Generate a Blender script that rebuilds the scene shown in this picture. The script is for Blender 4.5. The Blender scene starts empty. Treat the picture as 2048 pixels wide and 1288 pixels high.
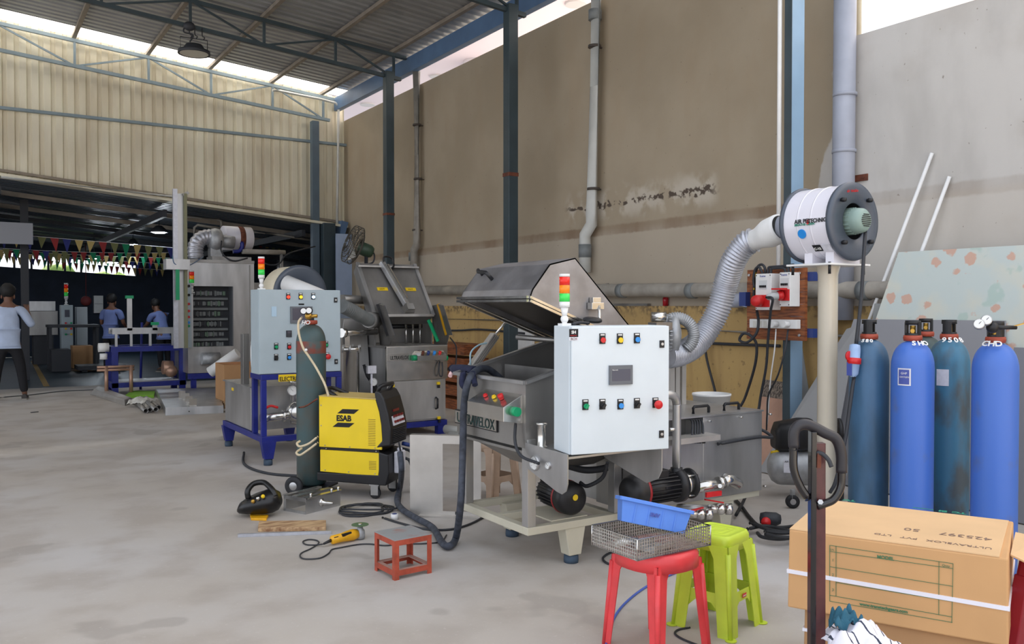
import bpy, bmesh, math, random
from mathutils import Vector, Matrix
random.seed(7)
C = bpy.context.scene.collection
SC = bpy.context.scene
PI = math.pi

# ------------------------------------------------------------------ camera
FPX = 1719.0; HOR = 612.0; YAW = math.atan(1104/1719.0); CAMH = 1.5
PITCH = math.atan((644-HOR)/FPX)
cam_d = bpy.data.cameras.new('camera'); cam = bpy.data.objects.new('camera', cam_d); C.objects.link(cam)
cam_d.sensor_width = 36.0; cam_d.lens = 36.0*FPX/2048; cam_d.clip_end = 300
cam.location = (0, 0, CAMH); cam.rotation_euler = (PI/2-PITCH, 0, -YAW)
SC.camera = cam

# ------------------------------------------------------------------ sky, sun, exposure
w = bpy.data.worlds.new('sky'); SC.world = w; w.use_nodes = True
nt = w.node_tree; nt.nodes.clear()
sky = nt.nodes.new('ShaderNodeTexSky'); sky.sky_type = 'HOSEK_WILKIE'; sky.turbidity = 6; sky.sun_direction = (0.28, 0.62, 0.73)
mixw = nt.nodes.new('ShaderNodeMixRGB'); mixw.inputs[0].default_value = 0.78; mixw.inputs[2].default_value = (0.93, 0.97, 1.06, 1)
bg = nt.nodes.new('ShaderNodeBackground'); bg.inputs[1].default_value = 1.0
wo = nt.nodes.new('ShaderNodeOutputWorld')
nt.links.new(sky.outputs[0], mixw.inputs[1]); nt.links.new(mixw.outputs[0], bg.inputs[0]); nt.links.new(bg.outputs[0], wo.inputs[0])
sun_d = bpy.data.lights.new('sun', 'SUN'); sun = bpy.data.objects.new('sun', sun_d); C.objects.link(sun)
sun_d.energy = 9.0; sun_d.angle = math.radians(1.0); sun_d.color = (1.0, 0.91, 0.77)
sun.rotation_euler = Vector((0.25, -0.70, -0.66)).to_track_quat('-Z', 'Y').to_euler(); sun.location = (6, 16, 14)
SC.view_settings.view_transform = 'Standard'; SC.view_settings.look = 'None'
SC.view_settings.gamma = 1; SC.view_settings.use_curve_mapping = False
SC.view_settings.exposure = 1.05
SC.cycles.max_bounces = 8; SC.cycles.diffuse_bounces = 5; SC.cycles.glossy_bounces = 4

# ------------------------------------------------------------------ from the calibrated view to places in the world
_R = Matrix.Rotation(-YAW, 3, 'Z') @ Matrix.Rotation(PI/2-PITCH, 3, 'X')
def ray(px, py): return _R @ Vector(((px-1024)/FPX, -(py-644)/FPX, -1.0))
O = Vector((0, 0, CAMH))
def aX(px, py, x): d = ray(px, py); return O + d*(x/d.x)
def aY(px, py, y): d = ray(px, py); return O + d*(y/d.y)
FW = Vector((math.sin(YAW), math.cos(YAW), 0)); RT = Vector((math.cos(YAW), -math.sin(YAW), 0))
def aD(px, py, dep): d = ray(px, py); return O + d*(dep/d.dot(FW))
def aZ(px, py, z=0.0): d = ray(px, py); return O + d*((z-CAMH)/d.z)

# ------------------------------------------------------------------ materials
def srgb(r, g, b): 
    f = lambda c: (c/255/12.92) if c <= 10 else ((c/255+0.055)/1.055)**2.4
    return (f(r), f(g), f(b), 1)
def mat(name, col, rough=0.6, metal=0.0, var=0.0, vscale=6.0, col2=None, bump=0.0, bscale=60, emit=None, estr=0, coat=0, thr=None, aniso=None):
    m = bpy.data.materials.new(name); m.use_nodes = True
    n = m.node_tree.nodes; L = m.node_tree.links; b = n['Principled BSDF']
    b.inputs['Roughness'].default_value = rough; b.inputs['Metallic'].default_value = metal
    if coat: b.inputs['Coat Weight'].default_value = coat
    if len(col) == 3: col = srgb(*col)
    b.inputs['Base Color'].default_value = col
    if var or col2:
        tc = n.new('ShaderNodeTexCoord'); nz = n.new('ShaderNodeTexNoise'); nz.inputs['Scale'].default_value = vscale; nz.inputs['Detail'].default_value = 6
        src = tc.outputs['Object']
        if aniso:
            mp = n.new('ShaderNodeMapping'); mp.inputs['Scale'].default_value = aniso; L.new(src, mp.inputs[0]); src = mp.outputs[0]
        L.new(src, nz.inputs['Vector'])
        cr = n.new('ShaderNodeValToRGB')
        lo, hi = thr or (0.35, 0.65)
        cr.color_ramp.elements[0].position = lo; cr.color_ramp.elements[1].position = hi
        c2 = srgb(*col2) if col2 else tuple(c*(1-var) for c in col[:3])+(1,)
        c1 = col if col2 else tuple(min(1, c*(1+var)) for c in col[:3])+(1,)
        cr.color_ramp.elements[0].color = c2; cr.color_ramp.elements[1].color = c1
        L.new(nz.outputs['Fac'], cr.inputs[0]); L.new(cr.outputs[0], b.inputs['Base Color'])
        if metal > 0.5:
            mr = n.new('ShaderNodeMapRange'); mr.inputs['To Min'].default_value = rough*0.75; mr.inputs['To Max'].default_value = rough*1.35
            L.new(nz.outputs['Fac'], mr.inputs[0]); L.new(mr.outputs[0], b.inputs['Roughness'])
    if bump:
        nb = n.new('ShaderNodeTexNoise'); nb.inputs['Scale'].default_value = bscale; nb.inputs['Detail'].default_value = 4
        tc2 = n.new('ShaderNodeTexCoord'); L.new(tc2.outputs['Object'], nb.inputs['Vector'])
        bp = n.new('ShaderNodeBump'); bp.inputs['Strength'].default_value = bump; bp.inputs['Distance'].default_value = 0.01
        L.new(nb.outputs['Fac'], bp.inputs['Height']); L.new(bp.outputs[0], b.inputs['Normal'])
    if emit:
        b.inputs['Emission Color'].default_value = srgb(*emit); b.inputs['Emission Strength'].default_value = estr
    return m
M = {}
M['steel'] = mat('brushed_stainless', (184,184,184), 0.36, 0.85, 0.16, 5, aniso=(1,1,0.25))
M['steel_dark'] = mat('dull_stainless', (154,152,149), 0.40, 0.8, 0.2, 3, aniso=(1,1,0.3))
M['hood_steel'] = mat('mill_marked_stainless', (150,149,152), 0.42, 0.8, 0.16, 7)
M['steel_bright'] = mat('polished_stainless', (205,203,198), 0.2, 0.95, 0.08, 8)
M['alu'] = mat('aluminium_sheet', (196,192,186), 0.42, 0.75, 0.1, 4)
M['cast'] = mat('cast_aluminium', (170,172,174), 0.5, 0.6, 0.12, 20)
M['galv'] = mat('galvanised_duct', (188,190,198), 0.38, 0.65, 0.08, 25)
M['cream'] = mat('cream_frame_paint', (196,191,172), 0.5, 0, 0.05, 5)
M['cream_pole'] = mat('cream_pole_paint', (205,197,180), 0.25, 0, 0.03, 5, coat=.4)
M['cab'] = mat('light_grey_cabinet_paint', (212,221,226), 0.45, 0, 0.02, 6)
M['cab2'] = mat('blue_grey_cabinet_paint', (166,180,186), 0.45, 0, 0.03, 6)
M['blue_frame'] = mat('navy_frame_paint', (22,34,118), 0.4, 0, 0.15, 8)
M['foot'] = mat('dark_rubber_foot', (52,70,88), 0.7, 0, 0.15, 20)
M['black'] = mat('black_plastic', (22,22,25), 0.45)
M['black_gloss'] = mat('gloss_black_paint', (20,18,20), 0.25, 0, 0.2, 12, coat=.3)
M['rubber'] = mat('black_rubber', (30,31,34), 0.65, 0, 0.2, 30)
M['hose'] = mat('dusty_hose_rubber', (62,67,78), 0.75, 0, 0.35, 25)
M['cable'] = mat('dark_cable', (45,47,52), 0.6)
M['white'] = mat('white_plastic', (228,228,226), 0.45, 0, 0.03, 10)
M['pvc'] = mat('grey_white_pvc', (196,196,190), 0.5, 0, 0.08, 4)
M['pvc_blue'] = mat('blue_grey_pvc', (160,164,176), 0.5, 0, 0.08, 4)
M['pvc_old'] = mat('weathered_pvc', (146,140,130), 0.65, 0, 0.15, 7)
M['pvc_dark'] = mat('dark_pvc_sleeve', (118,122,122), 0.6, 0, 0.1, 8)
M['red'] = mat('red_plastic', (205,34,36), 0.4, 0, 0.08, 12)
M['red_stool'] = mat('red_stool_plastic', (222,66,70), 0.4, 0, 0.1, 9)
M['green_stool'] = mat('lime_stool_plastic', (194,216,62), 0.42, 0, 0.07, 9)
M['tan'] = mat('tan_stool_plastic', (176,150,128), 0.5, 0, 0.08, 9)
M['crimson'] = mat('crimson_plastic', (150,28,44), 0.5)
M['blue_bin'] = mat('blue_bin_plastic', (84,132,216), 0.42, 0, 0.05, 9)
M['green'] = mat('green_plastic', (0,150,96), 0.4)
M['yellow'] = mat('yellow_plastic', (232,196,24), 0.4)
M['esab'] = mat('yellow_panel_paint', (236,204,24), 0.4, 0, 0.03, 6)
M['blue_btn'] = mat('blue_button', (40,140,220), 0.35)
M['blue_dk'] = mat('navy_plastic', (38,58,120), 0.5)
M['oxide'] = mat('red_oxide_paint', (164,70,48), 0.55, 0, 0.2, 18)
M['oxide_top'] = mat('worn_grey_top', (150,152,152), 0.55, 0.1, 0, 9, col2=(160,120,108), thr=(0.3,0.5))
M['dewalt'] = mat('amber_tool_plastic', (224,164,22), 0.45, 0, 0.1, 20)
M['wood'] = mat('old_plank_wood', (196,164,124), 0.75, 0, 0, 8, col2=(134,96,66), aniso=(1,6,3), thr=(0.35,0.6))
M['wood_red'] = mat('varnished_wood', (150,86,44), 0.5, 0, 0, 6, col2=(96,48,24), aniso=(2,1.2,9), thr=(0.35,0.6))
M['ply'] = mat('pinkish_plywood', (186,146,124), 0.7, 0, 0.08, 8)
M['bark'] = mat('streaky_bark_laminate', (148,134,120), 0.8, 0, 0, 14, col2=(70,62,56), aniso=(6,6,0.5), thr=(0.4,0.6))
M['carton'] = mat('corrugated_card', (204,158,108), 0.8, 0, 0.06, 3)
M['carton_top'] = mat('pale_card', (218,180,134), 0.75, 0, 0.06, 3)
M['carton_in'] = mat('brown_carton', (176,134,92), 0.8, 0, 0.08, 3)
M['strap'] = mat('white_strapping', (232,230,238), 0.4)
M['ink_green'] = mat('green_ink', (70,118,84), 0.8)
M['ink_teal'] = mat('teal_ink', (30,130,104), 0.8)
M['ink_grey'] = mat('pencil_ink', (128,104,92), 0.8)
M['ink_black'] = mat('black_ink', (18,18,20), 0.7)
M['ink_red'] = mat('red_ink', (200,40,44), 0.7)
M['ink_white'] = mat('white_ink', (225,225,222), 0.7)
M['cyl_dark'] = mat('worn_dark_blue_paint', (66,106,142), 0.45, 0, 0, 5, col2=(54,82,104), thr=(0.35,0.62), aniso=(1,1,.4))
M['cyl_blue'] = mat('royal_blue_paint', (70,112,196), 0.4, 0, 0.0, 7, col2=(88,108,160), thr=(0.28,0.42), aniso=(1,1,.6))
M['cyl_teal'] = mat('worn_teal_paint', (64,120,150), 0.5, 0, 0, 6, col2=(74,86,92), thr=(0.38,0.55), aniso=(1,1,.5))
M['cyl_green'] = mat('grey_green_cylinder_paint', (58,82,84), 0.5, 0, 0, 5, col2=(72,74,68), thr=(0.35,0.6))
M['cyl_rust'] = mat('rusty_band', (74,84,82), 0.6, 0, 0, 9, col2=(120,58,44), thr=(0.42,0.56))
M['rust'] = mat('rusted_steel', (104,56,38), 0.8, 0, 0.3, 20)
M['brass'] = mat('brass', (190,150,70), 0.35, 0.8)
M['motor'] = mat('grey_green_motor_paint', (134,156,148), 0.45)
M['rim'] = mat('slate_rim_paint', (74,82,94), 0.35)
M['steelblue'] = mat('dark_teal_steel_paint', (50,64,70), 0.5, 0, 0.15, 3)
M['steelblue_lt'] = mat('bright_blue_steel_paint', (136,166,192), 0.5, 0, 0.06, 3)
M['truss_lt'] = mat('dusty_blue_grey_truss_paint', (128,144,152), 0.55, 0, 0.1, 3)
M['clamp_dark'] = mat('dark_pipe_clamp', (74,66,60), .6)
M['beamblue'] = mat('blue_beam_paint', (84,112,146), 0.5, 0, 0.1, 3)
M['purlin'] = mat('dusty_brown_purlin', (136,126,114), 0.7, 0, 0.15, 5)
M['sheet'] = mat('cream_sheeting', (226,220,198), 0.5, 0.15, 0, 2.2, col2=(206,196,172), aniso=(1,1,.3))
M['roofsheet'] = mat('roof_sheeting', (158,160,162), 0.36, 0.55, 0.1, 2)
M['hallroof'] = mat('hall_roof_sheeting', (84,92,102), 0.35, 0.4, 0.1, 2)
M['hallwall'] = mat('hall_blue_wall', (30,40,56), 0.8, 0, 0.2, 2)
M['skin'] = mat('brown_skin', (112,76,58), 0.55)
M['hair'] = mat('black_hair', (16,14,14), 0.7)
M['shirt'] = mat('pale_blue_shirt', (176,190,214), 0.8, 0, 0.05, 10)
M['shirt2'] = mat('blue_uniform_shirt', (108,124,176), 0.8, 0, 0.05, 10)
M['trousers'] = mat('black_trousers', (22,22,26), 0.85)
M['shoe'] = mat('grey_shoe', (70,66,64), 0.8)
M['sole'] = mat('pale_sole', (150,145,135), 0.8)
M['screen'] = mat('dark_screen', (66,68,84), 0.2)
M['glass'] = mat('gauge_face', (225,226,224), 0.25)
M['panel_grey'] = mat('grey_bezel', (98,102,108), 0.4)
M['teal_cloth'] = mat('teal_cloth', (46,96,116), 0.9, bump=.3, bscale=200)
M['denim'] = mat('navy_rag', (34,38,62), 0.95, 0, 0.2, 30)
M['gray_sheet'] = mat('grey_laminate_sheet', (142,142,146), 0.5, 0, 0.03, 2)
M['lamp'] = mat('lamp_emitter', (255,255,255), 0.4, emit=(225,240,255), estr=22)
M['lit_red'] = mat('lit_red', (255,60,40), 0.3, emit=(255,50,30), estr=1.0)
M['lit_yellow'] = mat('lit_yellow', (250,190,40), 0.3, emit=(255,180,40), estr=0.8)
M['lit_white'] = mat('lit_white', (200,230,255), 0.3, emit=(190,225,255), estr=1.2)
M['lens_red'] = mat('red_lens', (222,40,28), 0.25, emit=(222,40,28), estr=0.06)
M['lens_amber'] = mat('amber_lens', (240,132,16), 0.25, emit=(240,132,16), estr=0.06)
M['lens_green'] = mat('green_lens', (60,206,84), 0.25, emit=(60,206,84), estr=0.06)
M['disc'] = mat('green_abrasive_disc', (86,110,76), 0.8)
M['foliage'] = mat('distant_foliage', (120,150,70), 0.9, 0, 0.4, 1.5)
M['plaster_white'] = mat('white_render', (236,232,232), 0.8)
M['soffit'] = mat('pinkish_white_soffit', (240,226,232), 0.8)
M['plastic_wrap'] = mat('plastic_wrap', (210,208,200), 0.35, bump=.6, bscale=40)
M['copper'] = mat('coppery_pipe', (176,140,118), 0.4, 0.5)
M['orange'] = mat('orange_rag', (235,90,50), 0.8)
M['grass_green'] = mat('green_foam', (120,170,50), 0.8)

# ------------------------------------------------------------------ mesh builder
def catmull(P, k=6, closed=False):
    P = [Vector(p) for p in P]
    if len(P) < 3: return P
    out = []; n = len(P)
    rng = range(n) if closed else range(n-1)
    for i in rng:
        p1, p2 = P[i], P[(i+1) % n]
        p0 = P[i-1] if (i > 0 or closed) else p1*2-p2
        p3 = P[(i+2) % n] if (i+2 < n or closed) else p2*2-p1
        for j in range(k):
            t = j/k
            out.append(0.5*((2*p1)+(p2-p0)*t+(2*p0-5*p1+4*p2-p3)*t*t+(3*p1-p0-3*p2+p3)*t**3))
    if not closed: out.append(P[-1])
    return out
def frame_of(d):
    d = d.normalized(); a = Vector((0,0,1)) if abs(d.z) < .9 else Vector((1,0,0))
    x = d.cross(a).normalized(); return x, x.cross(d).normalized(), d
class MB:
    def __init__(s): s.v = []; s.f = []; s.mi = []; s.sm = []
    def add(s, vs, fs, m=0, smooth=False):
        o = len(s.v); s.v += [Vector(v) for v in vs]
        for f in fs: s.f.append([i+o for i in f]); s.mi.append(m); s.sm.append(smooth)
        return s
    def box(s, x0, x1, y0, y1, z0, z1, m=0):
        if x0 > x1: x0, x1 = x1, x0
        if y0 > y1: y0, y1 = y1, y0
        if z0 > z1: z0, z1 = z1, z0
        return s.add([(x0,y0,z0),(x1,y0,z0),(x1,y1,z0),(x0,y1,z0),(x0,y0,z1),(x1,y0,z1),(x1,y1,z1),(x0,y1,z1)],
              [(0,3,2,1),(4,5,6,7),(0,1,5,4),(1,2,6,5),(2,3,7,6),(3,0,4,7)], m)
    def hexa(s, b, t, m=0):   # bottom ring 4 pts, top ring 4 pts (any order of turn)
        n = len(b); fs = [tuple(reversed(range(n))), tuple(range(n, 2*n))]+[(i,(i+1)%n,n+(i+1)%n,n+i) for i in range(n)]
        return s.add(list(b)+list(t), fs, m)
    def bar(s, p, q, w, h=None, m=0, up=(0,0,1)):
        p, q = Vector(p), Vector(q); h = h or w; d = (q-p).normalized(); u = Vector(up)
        if abs(d.dot(u)) > .95: u = Vector((0,1,0))
        x = d.cross(u).normalized()*w/2; y = x.cross(d).normalized()*h/2
        return s.hexa([p-x-y,p+x-y,p+x+y,p-x+y],[q-x-y,q+x-y,q+x+y,q-x+y], m)
    def plate(s, pts, n, t, m=0):  # flat polygon given thickness t along n
        n = Vector(n).normalized()*t; P = [Vector(p) for p in pts]
        return s.hexa(P, [p+n for p in P], m)
    def cyl(s, p, q, r, r2=None, n=20, m=0, caps=True):
        p, q = Vector(p), Vector(q); r2 = r if r2 is None else r2; x, y, d = frame_of(q-p); o = len(s.v)
        for c, rr in ((p, r), (q, r2)):
            for i in range(n):
                a = 2*PI*i/n; s.v.append(c+(x*math.cos(a)+y*math.sin(a))*rr)
        for i in range(n): s.f.append([o+i,o+(i+1)%n,o+n+(i+1)%n,o+n+i]); s.mi.append(m); s.sm.append(True)
        if caps:
            s.f.append([o+i for i in reversed(range(n))]); s.mi.append(m); s.sm.append(False)
            s.f.append([o+n+i for i in range(n)]); s.mi.append(m); s.sm.append(False)
        return s
    def lathe(s, prof, c, axis=(0,0,1), n=28, m=0, closed=False):   # prof: (r, t) pairs along axis
        c = Vector(c); x, y, d = frame_of(Vector(axis)); o = len(s.v); k = len(prof)
        for r, t in prof:
            for i in range(n):
                a = 2*PI*i/n; s.v.append(c+d*t+(x*math.cos(a)+y*math.sin(a))*max(r, 1e-5))
        for j in range(k if closed else k-1):
            j2 = (j+1) % k
            for i in range(n): s.f.append([o+j*n+i,o+j*n+(i+1)%n,o+j2*n+(i+1)%n,o+j2*n+i]); s.mi.append(m); s.sm.append(True)
        return s
    def tube(s, P, r, n=8, m=0, k=6, closed=False, smooth=True, caps=True, radii=None):
        Q = catmull(P, k, closed) if smooth else [Vector(p) for p in P]
        o = len(s.v); N = len(Q); x = None
        for i, p in enumerate(Q):
            a = Q[i-1] if (i > 0 or closed) else p; b = Q[(i+1) % N] if (i < N-1 or closed) else p
            d = (b-a)
            if d.length < 1e-9: d = Vector((0,0,1))
            d.normalize()
            if x is None: x, y, _ = frame_of(d)
            else:
                x = (x-d*x.dot(d))
                if x.length < 1e-6: x = frame_of(d)[0]
                x.normalize(); y = d.cross(x)
            rr = r if radii is None else radii(i/(N-1))
            for j in range(n):
                t = 2*PI*j/n; s.v.append(p+(x*math.cos(t)+y*math.sin(t))*rr)
        for i in range(N if closed else N-1):
            i2 = (i+1) % N
            for j in range(n): s.f.append([o+i*n+j,o+i*n+(j+1)%n,o+i2*n+(j+1)%n,o+i2*n+j]); s.mi.append(m); s.sm.append(True)
        if caps and not closed:
            s.f.append([o+j for j in reversed(range(n))]); s.mi.append(m); s.sm.append(False)
            s.f.append([o+(N-1)*n+j for j in range(n)]); s.mi.append(m); s.sm.append(False)
        return s
    def ball(s, c, r, m=0, n=16, sc=(1,1,1)):
        c = Vector(c); o = len(s.v); h = n//2
        for i in range(h+1):
            t = PI*i/h
            for j in range(n):
                a = 2*PI*j/n; s.v.append(c+Vector((math.sin(t)*math.cos(a)*sc[0], math.sin(t)*math.sin(a)*sc[1], math.cos(t)*sc[2]))*r)
        for i in range(h):
            for j in range(n): s.f.append([o+i*n+j,o+(i+1)*n+j,o+(i+1)*n+(j+1)%n,o+i*n+(j+1)%n]); s.mi.append(m); s.sm.append(True)
        return s
    def ribbed(s, P, r, amp, pitch, n=20, m=0, k=10):   # corrugated hose along a smooth path
        Q = catmull(P, k); Ls = [0]
        for a, b in zip(Q, Q[1:]): Ls.append(Ls[-1]+(b-a).length)
        T = Ls[-1]; N = max(8, int(T/pitch*4)); R = []; j = 0
        for i in range(N+1):
            t = T*i/N
            while j < len(Ls)-2 and Ls[j+1] < t: j += 1
            f = (t-Ls[j])/max(1e-9, Ls[j+1]-Ls[j]); R.append(Q[j].lerp(Q[j+1], f))
        return s.tube(R, r, n=n, m=m, smooth=False, radii=lambda u: r+amp*math.cos(2*PI*u*T/pitch))
    def loft(s, rings, m=0, caps=True, smooth=True):
        o = len(s.v); n = len(rings[0])
        for R in rings: s.v += [Vector(p) for p in R]
        for i in range(len(rings)-1):
            for j in range(n): s.f.append([o+i*n+j,o+i*n+(j+1)%n,o+(i+1)*n+(j+1)%n,o+(i+1)*n+j]); s.mi.append(m); s.sm.append(smooth)
        if caps:
            s.f.append([o+j for j in reversed(range(n))]); s.mi.append(m); s.sm.append(False)
            s.f.append([o+(len(rings)-1)*n+j for j in range(n)]); s.mi.append(m); s.sm.append(False)
        return s
    def xf(s, mtx): s.v = [mtx @ v for v in s.v]; return s

INV = {}
def thing(name, label, cat, loc=(0,0,0), rz=0, group=None):
    o = bpy.data.objects.new(name, None); C.objects.link(o); o.empty_display_size = .1
    o.location = loc; o.rotation_euler = (0,0,rz); o['label'] = label; o['category'] = cat
    if group: o['group'] = group
    INV[o.name] = (Matrix.Translation(Vector(loc)) @ Matrix.Rotation(rz, 4, 'Z')).inverted()
    return o
def obj(name, mb, ms, parent=None, local=False, bevel=0, subsurf=0, label=None):
    if not isinstance(ms, (list, tuple)): ms = [ms]
    me = bpy.data.meshes.new(name); inv = None
    if parent is not None:
        inv = INV[parent.name]
        if local: vs = [tuple(v) for v in mb.v]
        else: vs = [tuple(inv @ v) for v in mb.v]
    else: vs = [tuple(v) for v in mb.v]
    me.from_pydata(vs, [], mb.f)
    for m in ms: me.materials.append(M[m] if isinstance(m, str) else m)
    me.polygons.foreach_set('material_index', mb.mi); me.polygons.foreach_set('use_smooth', mb.sm)
    me.update(); 
    bm = bmesh.new(); bm.from_mesh(me); bmesh.ops.recalc_face_normals(bm, faces=bm.faces); bm.to_mesh(me); bm.free()
    o = bpy.data.objects.new(name, me); C.objects.link(o)
    if parent is not None: o.parent = parent; INV[o.name] = inv
    if bevel:
        b = o.modifiers.new('bevel', 'BEVEL'); b.width = bevel; b.segments = 2; b.limit_method = 'ANGLE'; b.angle_limit = math.radians(40)
    if subsurf:
        sb = o.modifiers.new('sub', 'SUBSURF'); sb.levels = sb.render_levels = subsurf
    if label: o['label'] = label
    return o
def tag(o, label, cat, group=None, kind=None):
    o['label'] = label; o['category'] = cat
    if group: o['group'] = group
    if kind: o['kind'] = kind
    if o.name not in INV: INV[o.name] = Matrix.Identity(4)
    return o
def base(o):   # move a one-mesh thing's origin to its base
    me = o.data; xs = [v.co.x for v in me.vertices]; ys = [v.co.y for v in me.vertices]; zs = [v.co.z for v in me.vertices]
    c = Vector(((min(xs)+max(xs))/2, (min(ys)+max(ys))/2, min(zs)))
    me.transform(Matrix.Translation(-c)); o.location = c; return o
def solo(name, mb, ms, label, cat, group=None, **k):
    return tag(base(obj(name, mb, ms, **k)), label, cat, group)
def struct(name, mb, ms, **k):
    o = obj(name, mb, ms, **k); o['kind'] = 'structure'; return o
def text(s, size, org, xd, yd, m, parent=None, name='lettering', depth=0.0006, align='LEFT', bold=0.0, sx=1.0, local=False):
    cu = bpy.data.curves.new('t', 'FONT'); cu.body = s; cu.size = size; cu.extrude = depth; cu.align_x = align; cu.offset = bold; cu.resolution_u = 3
    to = bpy.data.objects.new('t', cu); C.objects.link(to)
    dg = bpy.context.evaluated_depsgraph_get(); me = bpy.data.meshes.new_from_object(to.evaluated_get(dg))
    bpy.data.objects.remove(to); bpy.data.curves.remove(cu)
    xd = Vector(xd).normalized(); yd = Vector(yd).normalized(); zd = xd.cross(yd)
    mx = Matrix(((xd.x*sx, yd.x, zd.x, org[0]), (xd.y*sx, yd.y, zd.y, org[1]), (xd.z*sx, yd.z, zd.z, org[2]), (0,0,0,1)))
    if parent is not None and not local: mx = INV[parent.name] @ mx
    me.transform(mx); me.materials.clear(); me.materials.append(M[m])
    o = bpy.data.objects.new(name, me); C.objects.link(o); o.name = name
    if parent is not None: o.parent = parent; INV[o.name] = INV[parent.name]
    return o
def copy_tree(o, parent=None):
    c = o.copy(); C.objects.link(c); c.parent = parent
    for ch in list(o.children): copy_tree(ch, c)
    return c
# ------------------------------------------------------------------ node helper for position driven paint
class NG:
    def __init__(s, name, rough=.8):
        s.m = bpy.data.materials.new(name); s.m.use_nodes = True; s.n = s.m.node_tree.nodes; s.L = s.m.node_tree.links
        s.b = s.n['Principled BSDF']; s.b.inputs['Roughness'].default_value = rough
        g = s.n.new('ShaderNodeNewGeometry'); s.pos = g.outputs['Position']
        sp = s.n.new('ShaderNodeSeparateXYZ'); s.L.new(s.pos, sp.inputs[0]); s.x, s.y, s.z = sp.outputs
    def i(s, sock, v):
        if hasattr(v, 'links') or hasattr(v, 'is_linked'): s.L.new(v, sock)
        else: sock.default_value = v
    def mt(s, op, a, b=0.0, c=0.0, cl=False):
        k = s.n.new('ShaderNodeMath'); k.operation = op; k.use_clamp = cl
        s.i(k.inputs[0], a); s.i(k.inputs[1], b); s.i(k.inputs[2], c); return k.outputs[0]
    def noise(s, scale, detail=5, stretch=None):
        k = s.n.new('ShaderNodeTexNoise'); k.inputs['Scale'].default_value = scale; k.inputs['Detail'].default_value = detail
        v = s.pos
        if stretch:
            mp = s.n.new('ShaderNodeMapping'); mp.inputs['Scale'].default_value = stretch; s.L.new(v, mp.inputs[0]); v = mp.outputs[0]
        s.L.new(v, k.inputs['Vector']); return k.outputs['Fac']
    def step(s, v, lo, hi):
        k = s.n.new('ShaderNodeMapRange'); k.inputs['From Min'].default_value = lo; k.inputs['From Max'].default_value = hi
        k.interpolation_type = 'SMOOTHSTEP'; s.i(k.inputs['Value'], v); return k.outputs[0]
    def mix(s, f, a, b):
        k = s.n.new('ShaderNodeMixRGB'); s.i(k.inputs[0], f); s.i(k.inputs[1], a); s.i(k.inputs[2], b); return k.outputs[0]
    def out(s, col, bump=None, st=.3):
        s.L.new(col, s.b.inputs['Base Color'])
        if bump is not None:
            bp = s.n.new('ShaderNodeBump'); bp.inputs['Strength'].default_value = st; bp.inputs['Distance'].default_value = .01
            s.L.new(bump, bp.inputs['Height']); s.L.new(bp.outputs[0], s.b.inputs['Normal'])
        return s.m
# plaster of the right wall: brown paint, bare grey-white paint nearer the street, a smeared joint, a crack with flaking
g = NG('wall_plaster', .85)
n1 = g.noise(.7); n2 = g.noise(2.4, 5, (1, 1, .35)); n3 = g.noise(14, 6)
base_c = g.mix(g.step(n1, .35, .65), srgb(156,142,120), srgb(168,154,132))
base_c = g.mix(g.mt('MULTIPLY', g.step(n2, .45, .75), .35), base_c, srgb(158,138,112))
edge = g.mt('ADD', g.mt('ADD', 5.08, g.mt('MULTIPLY', g.noise(2.6), .3)), g.mt('MULTIPLY', g.step(g.z, 3.3, 2.7), .2))
grey = g.mt('MULTIPLY', g.step(g.mt('SUBTRACT', edge, g.y), 0.0, .03), g.step(g.z, 4.12, 4.02))
gcol = g.mix(g.step(n2, .4, .7), srgb(196,192,186), srgb(182,178,172))
gcol = g.mix(g.mt('MULTIPLY', g.step(g.noise(1.1), .5, .7), .5), gcol, srgb(168,160,150))
col = g.mix(grey, base_c, gcol)
below = g.step(g.z, 2.5, 2.42)
col = g.mix(g.mt('MULTIPLY', below, .4), col, srgb(196,186,172))
jz = g.mt('ABSOLUTE', g.mt('SUBTRACT', g.mt('SUBTRACT', g.z, 2.47), g.mt('MULTIPLY', g.mt('SUBTRACT', n3, .5), .03)))
band = g.mt('MULTIPLY', g.step(jz, .075, .045), g.mt('ADD', .35, g.mt('MULTIPLY', g.step(n2, .3, .7), .55)))
col = g.mix(g.mt('MULTIPLY', band, g.mt('SUBTRACT', 1.0, g.mt('MULTIPLY', grey, .6))), col, srgb(132,110,88))
A1 = aX(1140, 420, 7.0); A2 = aX(1430, 376, 7.0)
sl = (A2.z-A1.z)/(A2.y-A1.y)
cz = g.mt('ADD', g.mt('MULTIPLY', g.mt('SUBTRACT', g.y, A1.y), sl), A1.z)
wob = g.mt('MULTIPLY', g.mt('SUBTRACT', g.noise(5), .5), .22)
dz = g.mt('ABSOLUTE', g.mt('SUBTRACT', g.mt('SUBTRACT', g.z, cz), wob))
inn = g.mt('MULTIPLY', g.step(g.y, A2.y-.1, A2.y+.1), g.step(g.y, A1.y+.15, A1.y-.05))
halo = g.mt('MULTIPLY', g.mt('MULTIPLY', inn, g.step(dz, .26, .05)), g.step(g.noise(3.5), .42, .56))
col = g.mix(halo, col, srgb(190,180,164))
fl = g.mt('MULTIPLY', g.mt('MULTIPLY', inn, g.step(dz, .04, .02)), g.step(g.noise(12), .47, .53))
col = g.mix(fl, col, srgb(84,72,62))
sp_ = g.mt('MULTIPLY', g.step(g.noise(22, 2), .72, .76), .6)
col = g.mix(sp_, col, srgb(110,96,82))
M['plaster'] = g.out(col, n3, .15)
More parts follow.
